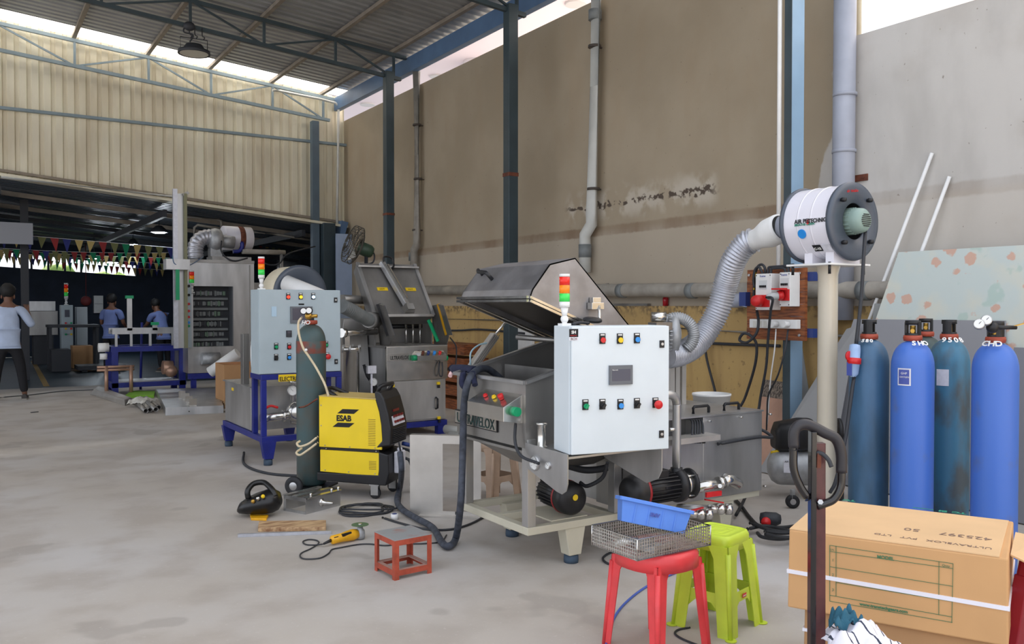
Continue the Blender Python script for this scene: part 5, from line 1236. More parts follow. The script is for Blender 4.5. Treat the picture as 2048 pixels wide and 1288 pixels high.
for k in range(nz+1):
    z = Hb*k/nz
    side.bar(bp_(0,0,z),bp_(L1,0,z),.0027).bar(bp_(0,L2,z),bp_(L1,L2,z),.0027).bar(bp_(0,0,z),bp_(0,L2,z),.0027).bar(bp_(L1,0,z),bp_(L1,L2,z),.0027)
obj('side_mesh', side, 'wire', wb_)
bt = MB()
for i in range(0, n1+1): bt.bar(bp_(L1*i/n1,0,0), bp_(L1*i/n1,L2,0), .0027)
for i in range(0, n2+1): bt.bar(bp_(0,L2*i/n2,0), bp_(L1,L2*i/n2,0), .0027)
obj('bottom_mesh', bt, 'wire', wb_)
rm = MB()
for z in (Hb, 0):
    rm.tube([bp_(0,0,z),bp_(L1,0,z),bp_(L1,L2,z),bp_(0,L2,z)], .0035, closed=True, smooth=False, n=6)
for u,v in ((0,0),(L1,0),(L1,L2),(0,L2)): rm.cyl(bp_(u,v,0),bp_(u,v,Hb),.0035,n=6)
obj('rim_wire', rm, 'steel_bright', wb_)
solo('mesh_tube', MB().lathe([(.018,0),(.018,.1),(.015,.1),(.015,0)], bp_(.05,.19,.022), (e1*.9-e2*.35), n=20, closed=True), 'wire', 'short steel tube lying in the wire basket at its left end', 'tube')
solo('mesh_insert', MB().box(-.07,.07,-.05,.05,0,.004).box(-.07,.07,-.05,-.047,0,.03).box(-.07,.07,.047,.05,0,.03).xf(Matrix.Translation(bp_(.17,.08,.006)) @ Matrix.Rotation(math.atan2(e1.y,e1.x)+.2,4,'Z')), 'wire', 'small bent wire mesh insert lying in the wire basket', 'insert')
# blue bin tipped into the basket
o0 = aD(1243,1042,3.66); xb_ = (aD(1368,1068,3.66)-o0); Lx = xb_.length*1.0; xb_.normalize(); yb_ = FW.copy(); zb_ = xb_.cross(yb_).normalized(); zb_ = (zb_*math.cos(.2)+FW*math.sin(.2)); zb_ = (zb_-xb_*zb_.dot(xb_)).normalized(); yb_ = zb_.cross(xb_)
mx = Matrix(((xb_.x,yb_.x,zb_.x,o0.x),(xb_.y,yb_.y,zb_.y,o0.y),(xb_.z,yb_.z,zb_.z,o0.z),(0,0,0,1)))
bb = thing('blue_bin', 'blue plastic parts bin tipped on its end inside the wire basket', 'bin', tuple(o0))
def shell(w0,d0,w1,d1,h,t):
    mb = MB(); x0,x1=0,w0; ex=(w1-w0)/2; ey=(d1-d0)/2
    Ob=[(0,0,0),(w0,0,0),(w0,d0,0),(0,d0,0)]; Ot=[(-ex,-ey,h),(w0+ex,-ey,h),(w0+ex,d0+ey,h),(-ex,d0+ey,h)]
    Ib=[(t,t,t),(w0-t,t,t),(w0-t,d0-t,t),(t,d0-t,t)]; It=[(-ex+t,-ey+t,h),(w0+ex-t,-ey+t,h),(w0+ex-t,d0+ey-t,h),(-ex+t,d0+ey-t,h)]
    V = Ob+Ot+Ib+It; F=[(3,2,1,0),(8,9,10,11)]
    for i in range(4):
        j=(i+1)%4; F+=[(i,j,4+j,4+i),(8+j,8+i,12+i,12+j),(4+i,4+j,12+j,12+i)]
    return mb.add(V,F)
obj('bin_body', shell(Lx, .11, Lx+.03, .13, .098, .004).xf(mx), 'blue_bin', bb, bevel=.003)
rm_ = MB(); ex=.015; 
for a_,b_ in (((-ex-.006,-.016,.096),(Lx+ex+.006,-.016,.096)),((-ex-.006,.126,.096),(Lx+ex+.006,.126,.096)),((-ex-.004,-.016,.096),(-ex-.004,.126,.096)),((Lx+ex+.004,-.016,.096),(Lx+ex+.004,.126,.096))): rm_.bar(a_,b_,.012,.016)
obj('bin_rim', rm_.xf(mx), 'blue_bin', bb, bevel=.002)
rb = MB()
for f in (.18,.4,.62,.82): rb.bar((Lx*f,-.003,.005),(Lx*f,-.008,.08),.005,.004)
obj('bin_ribs', rb.xf(mx), 'blue_bin', bb)
text('SMV', .022, mx @ Vector((Lx*.42,-.012,.045)), xb_, zb_, 'stk_blue', bb, bold=.001)
# ================================================================== red oxide steel stool
so = thing('steel_stool', 'small red oxide angle iron stool with a worn grey top', 'stool', tuple(((cam_xy(-.796,4.847)+cam_xy(-.455,4.80))/2)))
o0 = cam_xy(-.640,4.663); ea = (cam_xy(-.455,4.80)-o0); eb = (cam_xy(-.796,4.847)-o0); sa_ = .235; ea.normalize(); eb = Vector((-ea.y, ea.x, 0)) if Vector((-ea.y,ea.x,0)).dot(eb) > 0 else Vector((ea.y,-ea.x,0))
def sp(u, v, z): return o0+ea*u+eb*v+Vector((0,0,z))
Hs = .222
def sbar(u0,u1,v0,v1,z0,z1): return ([sp(u0,v0,z0),sp(u1,v0,z0),sp(u1,v1,z0),sp(u0,v1,z0)],[sp(u0,v0,z1),sp(u1,v0,z1),sp(u1,v1,z1),sp(u0,v1,z1)])
for (u,v) in ((0,0),(sa_,0),(sa_,sa_),(0,sa_)):
    du = .028 if u == 0 else -.028; dv = .028 if v == 0 else -.028; th_ = .004
    obj('leg', MB().hexa(*sbar(u,u+du,v,v+math.copysign(th_,dv),0,Hs-.004)).hexa(*sbar(u,u+math.copysign(th_,du),v+math.copysign(th_,dv),v+dv,0,Hs-.004)), 'oxide', so)
for nm_,z0_,z1_ in (('upper_rails',Hs-.034,Hs-.004),('lower_rails',.022,.052)):
    tr_ = MB(); tr_.hexa(*sbar(.028,sa_-.028,0,.004,z0_,z1_)).hexa(*sbar(.028,sa_-.028,sa_-.004,sa_,z0_,z1_)).hexa(*sbar(0,.004,.028,sa_-.028,z0_,z1_)).hexa(*sbar(sa_-.004,sa_,.028,sa_-.028,z0_,z1_))
    obj(nm_, tr_, 'oxide', so)

lr = MB(); lr.hexa(*sbar(.004,sa_-.004,.004,.03,.048,.052)).hexa(*sbar(.004,sa_-.004,sa_-.03,sa_-.004,.048,.052)).hexa(*sbar(.004,.03,.03,sa_-.03,.048,.052)).hexa(*sbar(sa_-.03,sa_-.004,.03,sa_-.03,.048,.052))
obj('lower_ledge', lr, mat('pinkish_primer',(178,140,128),.6), so)
obj('top_plate', MB().hexa(*sbar(-.001,sa_+.001,-.001,sa_+.001,Hs-.004,Hs)), 'oxide_top', so)
# ================================================================== floor clutter
# grinder
gr = thing('angle_grinder', 'amber and black angle grinder lying on its side with a green cutting disc upwards', 'power tool', tuple(aZ(695,1085,0)))
a_ = aZ(664,1080,.035); b_ = aZ(715,1067,.04); d_ = (b_-a_).normalized(); L_ = (b_-a_).length
obj('body', MB().lathe([(0,-.01),(.02,-.005),(.027,.0),(.028,L_*.4),(.032,L_*.55),(.036,L_*.8),(.03,L_*.97),(0,L_)], a_, d_, n=20), 'dewalt', gr)
obj('side_panel', MB().bar(a_+d_*.08-FW*.027+Vector((0,0,.012)), a_+d_*.15-FW*.031+Vector((0,0,.014)), .012,.03), 'black', gr)
obj('vent_slots', MB().bar(a_+d_*.02-FW*.024+Vector((0,0,.01)), a_+d_*.05-FW*.024+Vector((0,0,.01)), .01,.02), 'black', gr)
hd2 = b_+d_*.02
obj('gear_head', MB().lathe([(0,-.04),(.028,-.035),(.032,-.01),(.03,.015),(.018,.03),(.018,.045),(0,.045)], hd2, (0,0,1), n=20), 'cast', gr)
obj('cutting_disc', MB().cyl(hd2+Vector((0,0,.052)), hd2+Vector((0,0,.055)), .055, n=36), 'disc', gr, label='green disc')
obj('disc_nut', MB().cyl(hd2+Vector((0,0,.045)), hd2+Vector((0,0,.061)), .012, n=12), 'steel', gr)
obj('cord_boot', MB().cyl(a_, a_-d_*.06-Vector((0,0,.01)), .011, .007, n=12), 'black', gr)
pts = [aZ(px,py,.006) for px,py in ((650,1086),(630,1090),(612,1089),(606,1083),(618,1079),(634,1081),(637,1087),(622,1097),(603,1106),(601,1114),(612,1118),(640,1116),(657,1107),(664,1099),(682,1095),(715,1089),(740,1088),(770,1091),(800,1088),(850,1087),(882,1083),(893,1070))]
pts[0] = a_-d_*.06-Vector((0,0,.012)); 
solo('tool_cord', MB().tube([pts[0]]+pts[1:], .0045), 'cable', 'thin dark cord looping on the floor from the grinder behind the red oxide stool', 'cable')
# plank and square tube
p0,p1,p2,p3 = aZ(516,1064,.0), aZ(652,1062,.0), aZ(652,1048,0), aZ(518,1050,0)
solo('wood_plank', MB().hexa([p0,p1,p2,p3],[p+Vector((0,0,.028)) for p in (p0,p1,p2,p3)]), 'wood', 'short rough wooden plank lying on the floor in front of the welding helmet', 'plank', bevel=.003)
solo('square_tube', MB().bar(aZ(476,1071,.011), aZ(663,1064,.011), .02,.02), 'galv', 'thin grey square metal tube lying on the floor beside the plank', 'tube')
# welding helmet
hm = thing('welding_helmet', 'black welding helmet lying upturned with its headband loop up', 'helmet', tuple(aZ(520,1035,0)))
c = aZ(521,1032,0); rings = []
for f, rx, h0, h1, dy in ((-.16,.03,.03,.06,.02),(-.14,.07,.02,.10,.03),(-.09,.1,.018,.135,.02),(-.03,.11,.018,.165,.0),(.04,.11,.018,.19,.0),(.09,.1,.025,.195,.0),(.13,.08,.045,.175,.0),(.15,.03,.08,.13,.0)):
    rings.append([c+RT*f+FW*(rx*math.cos(t)+dy*0)+Vector((0,0,(h0+h1)/2+(h1-h0)/2*math.sin(t))) for t in [2*PI*i/20 for i in range(20)]])
M['helmet'] = mat('matt_black_shell', (14,14,15), .35)
obj('shell', MB().loft(rings), 'helmet', hm)
obj('headband', MB().tube([c+RT*x_+FW*y_+Vector((0,0,z_)) for x_,y_,z_ in ((-.07,-.05,.13),(-.075,-.05,.19),(-.05,0,.23),(.01,.03,.235),(.06,0,.215),(.1,-.03,.185),(.12,-.05,.15))], .02, n=10), 'helmet', hm)
for x_, z_, m_ in ((-.02,.13,'brass'),(.015,.15,'steel_bright'),(.05,.165,'yellow')):
    q = c+RT*x_-FW*.107+Vector((0,0,z_)); obj('knob', MB().lathe([(0,-.012),(.012,-.01),(.014,0)], q, FW, n=14), m_, hm)
solo('battery_pack', MB().hexa([aZ(502,1041,0),aZ(533,1042,0),aZ(537,1034,0),aZ(500,1033,0)],[v+Vector((0,0,.018)) for v in (aZ(502,1041,0),aZ(533,1042,0),aZ(537,1034,0),aZ(500,1033,0))]), 'dewalt', 'small flat amber plastic piece under the welding helmet', 'plastic piece', bevel=.003)
# stainless caster frame
fr_ = thing('steel_caster_frame', 'low stainless frame of folded plate with bolted axle stubs, lying right of the helmet', 'frame', tuple(aZ(620,1015,0)))
q = [aZ(568,1021,0), aZ(611,1029,0), aZ(680,1011,0), aZ(640,1002,0)]; up_ = Vector((0,0,.115))
def wall(p, q_, h, t=.004, z0=0): 
    n_ = (q_-p).cross(Vector((0,0,1))).normalized()*t; a0_ = Vector((0,0,z0)); h_ = Vector((0,0,h)); return ([p+a0_,q_+a0_,q_+n_+a0_,p+n_+a0_],[p+h_,q_+h_,q_+n_+h_,p+n_+h_])
fm = MB().hexa(*wall(q[1],q[2],.115)).hexa(*wall(q[0],q[1],.115,z0=.09)).hexa(*wall(q[0],q[1],.02)).hexa(*wall(q[0],q[3],.1)).hexa(*wall(q[0],q[0].lerp(q[1],.12),.115)).hexa(*wall(q[3],q[2],.1))
obj('side_plates', fm, 'steel', fr_)
obj('top_bars', MB().bar(q[1]+up_, q[2]+up_, .04,.012).bar(q[0]+up_*.95, q[3]+up_*.95, .04,.012).bar(q[0].lerp(q[1],.5)+up_, q[3].lerp(q[2],.5)+up_, .05,.012), 'steel_bright', fr_)
m_ = q[1].lerp(q[2], .45)+Vector((0,0,.06)); n_ = (q[2]-q[1]).cross(Vector((0,0,1))).normalized()
if n_.dot(FW) > 0: n_ = -n_
obj('axle_stub', MB().lathe([(0,0),(.03,0),(.03,.008),(.015,.01),(.012,.05),(.006,.1),(0,.1)], m_, (n_+RT*.6), n=18), 'steel_bright', fr_)
for f in (.15,.75,.95): obj('bolt', MB().cyl(q[1].lerp(q[2],f)+up_, q[1].lerp(q[2],f)+up_+Vector((0,0,.03)), .009, n=6), 'steel_bright', fr_)
# tape roll, coil of cable
q = aZ(789,1039,0)
tpz = thing('tape_roll', 'small white tape roll standing on the floor by the coiled cable', 'tape', tuple(q))
obj('roll', MB().lathe([(.018,0),(.026,0),(.026,.04),(.018,.04)], q, n=24, closed=True), 'white', tpz); obj('core', MB().lathe([(.014,.002),(.018,.002),(.018,.041),(.014,.041)], q, n=20, closed=True), 'blue_dk', tpz)
cc_ = aZ(730,1022,0); pts = []
for i in range(44):
    a = i*2*PI/12; rr_ = .19-.018*(i//12)+.02*math.sin(i*1.7); pts.append(cc_+RT*(rr_*math.cos(a)*1.05)+FW*(rr_*math.sin(a)*.95)+Vector((0,0,.008+.006*(i//12))))
pts += [aZ(790,1017,.02), aZ(800,1000,.02), aD(802,960,6.5), aD(803,920,6.5), aD(798,885,6.45)]
solo('coiled_cable', MB().tube(pts, .007), 'cable', 'coil of dark cable on the floor between the welder and the red oxide stool', 'cable')
solo('floor_cable', MB().tube([aZ(765,1035,.008), aZ(800,1046,.008), aZ(850,1058,.008), aZ(900,1059,.008), aZ(940,1048,.008), aZ(975,1030,.008)], .008), 'cable', 'dark cable running along the floor from the coil towards the parts washer', 'cable')
# aluminium bracket sheet
ab = thing('sheet_bracket', 'pale folded aluminium bracket plate with a cut out, standing left of the parts washer', 'bracket', tuple(aZ(850,1033,0)))
a0_ = aZ(820,1031,0); a1_ = aZ(962,1036,0); dx = (a1_-a0_).normalized(); W_ = (a1_-a0_).length; nb = Vector((dx.y,-dx.x,0)); nb = nb if nb.dot(FW) < 0 else -nb
hb_ = .575; k = W_/142
def bq(u0,u1,z0,z1,t=.004): return ([a0_+dx*u0+Vector((0,0,z0)),a0_+dx*u1+Vector((0,0,z0)),a0_+dx*u1-nb*t+Vector((0,0,z0)),a0_+dx*u0-nb*t+Vector((0,0,z0))],[a0_+dx*u0+Vector((0,0,z1)),a0_+dx*u1+Vector((0,0,z1)),a0_+dx*u1-nb*t+Vector((0,0,z1)),a0_+dx*u0-nb*t+Vector((0,0,z1))])
pl_ = MB().hexa(*bq(0,66*k,0,hb_)).hexa(*bq(66*k,W_-20*k,hb_-.055,hb_)).hexa(*bq(66*k,W_-20*k,0,.04)).hexa(*bq(W_-20*k,W_,0,hb_))
obj('plate', pl_, 'alu', ab)
obj('top_flange', MB().hexa([a0_+dx*0+Vector((0,0,hb_)),a1_+Vector((0,0,hb_)),a1_-nb*.06+Vector((0,0,hb_)),a0_-nb*.06+Vector((0,0,hb_))],[v+Vector((0,0,.004)) for v in (a0_+Vector((0,0,hb_)),a1_+Vector((0,0,hb_)),a1_-nb*.06+Vector((0,0,hb_)),a0_-nb*.06+Vector((0,0,hb_)))]), 'alu', ab)
obj('bottom_flange', MB().hexa([a0_+dx*20*k,a1_,a1_+nb*.05,a0_+dx*20*k+nb*.05],[v+Vector((0,0,.014)) for v in (a0_+dx*20*k,a1_,a1_+nb*.05,a0_+dx*20*k+nb*.05)]), 'alu', ab)
obj('slot', MB().bar(a0_+dx*(92*k)+nb*.006+Vector((0,0,.02)), a0_+dx*(92*k)+nb*.006+Vector((0,0,.04)), .006,.004, up=nb), 'black', ab)
# blue air line on the floor by the stools, grey hose loop, short dark wire
solo('blue_hose', MB().tube([aZ(1450,1110,.006), aZ(1405,1128,.006), aZ(1345,1148,.006), aZ(1290,1175,.006), aZ(1245,1212,.006), aZ(1222,1250,.006), aZ(1210,1300,.006)], .006), mat('blue_air_hose',(70,96,180),.4), 'thin blue air hose curving over the floor under the two plastic stools', 'hose')
solo('grey_hose', MB().tube([aZ(1262,1098,.007), aZ(1225,1104,.007), aZ(1206,1116,.007), aZ(1216,1127,.007), aZ(1245,1131,.007), aZ(1290,1128,.007), aZ(1350,1118,.007), aZ(1392,1108,.007), aZ(1404,1098,.007)], .007), 'cable', 'grey hose looping on the floor under the wire basket', 'hose')
solo('dark_wire', MB().tube([aZ(1380,1255,.005), aZ(1358,1259,.005), aZ(1350,1267,.005), aZ(1365,1278,.005), aZ(1400,1292,.005)], .005), 'cable', 'short curl of dark wire on the floor between the two plastic stools', 'wire')
# hoses and torch behind the lime stool
hz_ = thing('hose_pile', 'pile of black hoses on the floor beyond the lime stool', 'hose', tuple(aZ(1530,1060,0)))
for i, pts in enumerate((((1470,998),(1485,1015),(1500,1035),(1520,1052),(1560,1055),(1590,1052)), ((1490,996),(1482,1012),(1472,1030)), ((1495,1058),(1530,1052),(1570,1060),(1590,1072),(1560,1078),(1525,1074),(1515,1066)), ((1500,1046),(1540,1060),(1580,1064),(1600,1060)), ((1528,1062),(1560,1066),(1588,1066),(1590,1074),(1560,1074),(1530,1068)))):
    obj('hose', MB().tube([aZ(px,py,.016+.014*i) for px,py in pts], .012), 'rubber', hz_)
tc_ = aZ(1540,1052,.0)
th_ = thing('heat_tool', 'grey and red portable tool lying by the pile of black hoses', 'power tool', tuple(tc_))
q = tc_+Vector((0,0,.05))
obj('tool_body', MB().lathe([(0,-.07),(.035,-.065),(.045,-.03),(.045,.04),(.03,.07),(0,.075)], q, (RT*.95-FW*.3), n=20), 'cable', th_)
obj('tool_cap', MB().lathe([(0,0),(.03,.002),(.032,.03),(0,.035)], q-RT*.035-FW*.03-Vector((0,0,.01)), -(FW*.8+RT*.3), n=20), 'red', th_, label='red round cap')
solo('white_tub', MB().lathe([(0,0),(.13,0),(.14,.085),(.145,.085),(.145,.1),(.138,.1),(.13,.006),(0,.006)], aY(1423,800,4.62)-Vector((0,0,.05)), n=36), 'white', 'white plastic tub lid and bucket rim showing behind the steel tank lid', 'bucket')
# ================================================================== welding machine (local frame)
wr_ = math.radians(-46.4)
we = thing('welding_machine', 'yellow and black welding power source on a trolley, carrying its own gas cylinder bay', 'welder', (2.37, 6.50, 0), wr_)
WM = Matrix.Translation((2.37,6.50,0)) @ Matrix.Rotation(wr_, 4, 'Z')
def prism_xz(pts, y0, y1, m=0):
    return MB().hexa([(x,y0,z) for x,z in pts],[(x,y1,z) for x,z in pts], m)
D_ = .34
obj('upper_side_panel', prism_xz([(.0,.392),(.525,.388),(.53,.46),(.522,.58),(.505,.68),(.475,.775),(.0,.79)], 0, .02), 'esab', we, local=True, bevel=.002, label='yellow panel')
obj('lower_side_panel', prism_xz([(.008,.198),(.495,.18),(.52,.36),(.008,.368)], 0, .02), 'esab', we, local=True, bevel=.002, label='yellow panel')
obj('casing', prism_xz([(.003,.19),(.49,.175),(.51,.765),(.003,.792)], .02, D_), 'black', we, local=True)
obj('top_cover', prism_xz([(-.0,.790),(.49,.776),(.49,.783),(-.0,.797)], -.004, D_+.004), mat('ochre_top_cover',(196,170,100),.5), we, local=True)
obj('chassis', prism_xz([(-.02,.125),(.56,.11),(.585,.2),(.58,.35),(.5,.37),(.5,.19),(-.02,.19)], -.004, D_), 'black', we, local=True, bevel=.008)
bz = prism_xz([(.475,.40),(.60,.42),(.605,.55),(.585,.66),(.55,.78),(.52,.83),(.49,.845),(.465,.83),(.475,.775),(.505,.68),(.522,.58),(.53,.46)], -.006, D_+.006)
fb_ = obj('front_bezel', bz, 'black', we, local=True, bevel=.012)
# handle arches
for yy in (.02, D_-.05):
    pass
obj('carry_handle', MB().tube([(.475,.05,.83),(.50,.05,.875),(.53,.17,.885),(.50,.29,.875),(.475,.29,.83)], .016, n=12), 'black', we, local=True)
obj('carry_handle', MB().tube([(.12,.06,.785),(.02,.10,.83),(.0,.17,.838),(.02,.24,.83),(.12,.28,.785)], .016, n=12), 'black', we, local=True)
# control face on +x side, following the slope
def fx(z): return .611 if z < .55 else .611-(z-.55)*.25
pf = MB(); zs = (.57, .72)
P = [(fx(zs[0])-.004,.05,zs[0]),(fx(zs[0])-.004,D_-.05,zs[0]),(fx(zs[1])-.008,D_-.05,zs[1]),(fx(zs[1])-.008,.05,zs[1])]
o_ = obj('control_face', MB().plate(P, (1,0,.22), .006), 'paper', we, local=True)
dm = MB()
for r_ in range(3):
    for c_ in range(4 if r_ else 2):
        y = .075+.055*c_+(.02 if r_ == 0 else 0); z = .59+.042*(2-r_); x = fx(z)+.003
        dm.box(x-.002, x+.006, y, y+.035 if r_ else y+.06, z, z+.018)
obj('displays', dm, mat('dark_red_display',(120,26,28),.3), we, local=True)
gv = MB()
for i in range(9):
    z = .43+.014*i; gv.box(.595,.613,.04,D_-.04,z,z+.006)
obj('front_grille', gv, 'cable', we, local=True)
def vent(x0, x1, z0, z1, n, skew=0): 
    v = MB()
    for i in range(n): z = z0+(z1-z0)*i/(n-1); v.box(x0, x1, -.0015, 0, z-.0018, z+.0018)
    return v
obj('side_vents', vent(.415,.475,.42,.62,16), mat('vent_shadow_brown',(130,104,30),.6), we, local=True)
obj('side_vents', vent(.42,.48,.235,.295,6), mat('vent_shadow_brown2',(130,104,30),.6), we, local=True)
lg_ = MB()
for z, x in ((.660,.155),(.553,.115)):
    obj('logo_bar', MB().hexa([(x,-.002,z-.0),(x+.14,-.002,z),(x+.14,-.0005,z),(x,-.0005,z)],[(x+.045,-.002,z+.035),(x+.185,-.002,z+.035),(x+.185,-.0005,z+.035),(x+.045,-.0005,z+.035)]), 'ink_black', we, local=True)

text('ESAB', .062, (.148,-.0022,.602), (1,0,0), (0,0,1), 'ink_black', we, local=True, bold=.0025, sx=.92)
sc = MB()
for x, z in ((.018,.72),(.018,.56),(.05,.405),(.26,.4),(.47,.4),(.05,.21),(.25,.205),(.47,.2),(.06,.38),(.48,.375)): sc.cyl((x,-.003,z),(x,0,z),.005,n=8)
obj('screws', sc, 'steel_dark', we, local=True)
for x, y, r in ((.46,.03,.045),(.50,.30,.045)):
    cs2 = obj('caster_fork', MB().box(x-.04,x+.04,y-.03,y+.03,.105,.118).box(x-.03,x+.03,y-.022,y-.018,.03,.11).box(x-.03,x+.03,y+.018,y+.022,.03,.11), 'steel', we, local=True)
    obj('caster_wheel', MB().lathe([(.012,-.014),(r*.9,-.014),(r,-.008),(r,.008),(r*.9,.014),(.012,.014)], (x,y,r), (0,1,0), n=24, closed=True), 'rubber', cs2, local=True)
obj('cylinder_tray', MB().box(-.26,.0,.04,D_,.03,.045), 'black', we, local=True)
for yy in (.03, D_+.07):
    w2 = obj('rear_wheel', MB().lathe([(.02,-.016),(.068,-.016),(.075,-.008),(.075,.008),(.068,.016),(.02,.016)], (-.21,yy-.05,.075), (0,1,0), n=32, closed=True), 'rubber', we, local=True)
    obj('wheel_hub', MB().lathe([(0,-.02),(.02,-.02),(.045,-.012),(.048,0),(.045,.012),(.02,.02),(0,.02)], (-.21,yy-.05,.075), (0,1,0), n=24), 'steel', w2, local=True)
obj('axle_bracket', MB().box(-.24,-.18,.0,.06,.03,.09), 'black', we, local=True)
obj('coolant_bottle', MB().box(.585,.64,.10,.22,.19,.36).cyl((.612,.16,.36),(.612,.16,.385),.022), 'paper', we, local=True, bevel=.01)
for i,(y,z) in enumerate(((.28,.36),(.24,.3),(.3,.28))):
    obj('front_cable', MB().tube([(.57,y,z),(.66,y,z-.03),(.68,y+.02,z-.15),(.66,y+.05,.05),(.72,y+.08,.01)], .011), 'cable', we, local=True)
obj('blue_connector', MB().cyl((.59,.27,.4),(.66,.28,.385),.016), 'blue_dk', we, local=True, label='blue connector')
# grey-green gas cylinder on the trolley tray
gg = gas_cylinder(2.405, 6.775, 'cyl_green', 'grey green gas cylinder with a rusty band and beige hose, behind the yellow welder', R=.119, H=1.31, guard=False)
gg.location.z = .046
for ch in gg.children: pass
def zoff(v): return Vector((v[0],v[1],v[2]-.046))
obj('rust_band', MB().lathe([(.1192,1.07),(.1200,1.075),(.1200,1.165),(.1192,1.17)], (2.405,6.775,0), n=40), 'cyl_rust', gg, label='rusty band')
cyl_text('HO', 2.405, 6.775, .108, 612, 660, .05, 'ink_white', gg, .5)
rc_ = aD(617, 632, 6.85)
obj('regulator', MB().ball(zoff(rc_), .03).cyl(zoff(rc_), zoff(rc_+RT*.07), .014), 'brass', gg)
for px,py in ((607,622),(618,621)):
    q = aD(px,py,6.8); q.z -= .046; g_ = obj('gauge', MB().lathe([(0,-.02),(.026,-.02),(.028,0),(.0,.001)], q, -FW, n=24), 'black', gg); obj('gauge_face', MB().cyl(q-FW*.002, q-FW*.004, .022, n=20), 'glass', g_)
bh = thing('beige_gas_hose', 'beige gas hose hanging from the regulator of the grey green cylinder to the welder', 'hose', tuple(aD(620,880,6.6)))
fr2 = [aD(px,py,6.72 if py<760 else 6.6) for px,py in ((604,634),(597,645),(598,668),(606,695),(617,712),(632,735),(648,765),(655,785),(657,792))]
obj('hose', MB().tube(fr2, .009, n=10), mat('beige_hose',(206,190,158),.5), bh)
obj('hose_tie', MB().ball(aD(612,700,6.68), .012), 'white', bh)
fr2 = [aD(px,py,6.55) for px,py in ((640,872),(620,885),(600,893),(594,888),(598,882))]
obj('hose', MB().tube([aD(636,873,6.6),aD(618,887,6.6),aD(600,893,6.6),aD(594,887,6.62),aD(600,882,6.65)], .009, n=10), bh.children[0].data.materials[0], bh)
obj('hose', MB().tube([aD(636,885,6.6),aD(616,900,6.6),aD(600,910,6.6),aD(593,905,6.62),aD(604,896,6.65)], .009, n=10), bh.children[0].data.materials[0], bh)
obj('chain', MB().tube([aD(598,815,6.85),aD(612,812,6.8),aD(634,798,6.68)], .007), 'rust', bh)
solo('mains_cable', MB().tube([aZ(488,905,.02), aZ(487,925,.012), aZ(505,938,.012), aZ(545,948,.012), aZ(600,952,.012)], .012), 'cable', 'grey cable running along the floor from the blue framed machine to the cylinder', 'cable')
# ================================================================== machine 2: blue framed washer with grey-blue cabinet
m2 = thing('washing_machine', 'washing machine on a navy frame with a blue grey cabinet marked ELECTRICAL', 'machine', (2.76, 8.7, 0))
x0, x1, y0, y1 = 2.36, 3.15, 8.0, 9.42
fr = MB(); fr.box(x0,x1,y0,y0+.05,.22,.275).box(x0,x1,y1-.05,y1,.22,.275).box(x0,x0+.05,y0+.05,y1-.05,.22,.275).box(x1-.05,x1,y0+.05,y1-.05,.22,.275)
for x in (x0, x1-.05):
    for y in (y0+.001, y0+.28): fr.box(x+.001,x+.049,y,y+.048,.276,.805)
fr.box(x0,x1,y0,y0+.05,.806,.858).box(x0,x0+.05,y0+.05,y0+.33,.806,.858).box(x1-.05,x1,y0+.05,y0+.33,.806,.858).box(x0,x1,y0+.33,y0+.37,.806,.858)
obj('frame', fr, 'blue_frame', m2, bevel=.003)
for x,y in ((x0+.07,y0+.04),(x0+.05,y1-.05),(x1-.08,y0+.04),(x1-.08,y1-.05)): foot_leg(x, y, .225, m2, 'blue_frame', w0=.14, w1=.08, zf=.06)
cz0, cz1 = .86, 1.655
c_ = obj('control_cabinet', MB().box(x0-.02,x1-.01,y0+.02,y0+.27,cz0,cz1), 'cab2', m2, bevel=.004, label='blue grey control cabinet')
obj('cabinet_door', MB().box(x0-.016,x1-.012,y0,y0+.018,cz0+.003,cz1-.003), 'cab2', c_, bevel=.004)
I4 = lambda mb: mb.xf(Matrix.Translation((0,y0,0)))
cp2 = lambda px,py: aY(px,py,y0)
for px,py,m_,k in ((576,594,'lit_red','flat'),(601,594,'lit_yellow','flat'),(626,594,'lit_white','flat'),(552,694,'green','knob'),(578,694,'red','knob'),(552,716,'black','knob'),(578,715,'blue_btn','knob'),(652,690,'green','knob'),(654,713,'red','stop')): pilot(px,py,m_,k,parent=c_,cp=cp2,cl=I4,s=1.1)
for px,py in ((671,600),(672,723)): lock(px,py,cp=cp2,cl=I4,parent=c_,s=1.2)
h0 = cp2(580,613); h1 = cp2(624,646)
obj('touch_screen', I4(MB().box(h0.x,h1.x,-.014,-.002,h1.z,h0.z,0).box(h0.x+.02,h1.x-.02,-.0155,-.014,h1.z+.03,h0.z-.015,1)), ['panel_grey','screen'], c_, bevel=.002)
h0 = cp2(572,661); h1 = cp2(583,674)
obj('temperature_controller', I4(MB().box(h0.x,h1.x,-.01,-.002,h1.z,h0.z,0).box(h0.x+.01,h1.x-.01,-.0115,-.01,h1.z+.035,h0.z-.006,1)), ['cable','screen'], c_)
h0 = cp2(597,607); h1 = cp2(608,610); obj('name_strip', I4(MB().box(h0.x,h1.x,-.004,-.002,h1.z,h0.z)), 'ink_black', c_)
h0 = cp2(543,613); h1 = cp2(553,633); obj('notice_sticker', I4(MB().box(h0.x,h1.x,-.004,-.002,h1.z,h0.z)), mat('pale_blue_notice',(170,196,214),.5), c_)
h0 = aY(557,749.5,y0-.004); h1 = aY(640,759.5,y0-.004)
sg = obj('warning_sign', MB().box(h0.x,h1.x,y0-.006,y0-.0005,h1.z,h0.z), 'yellow', m2, label='yellow ELECTRICAL sign')
text('ELECTRICAL', .055, (h0.x+.008,y0-.0075,h1.z+.006), (1,0,0), (0,0,1), 'ink_black', sg, bold=.001, sx=.82)
q = aY(517, 577, y0+.1); stack_light((x0+.04,y0+.12,cz1), 1.05, m2, .31)
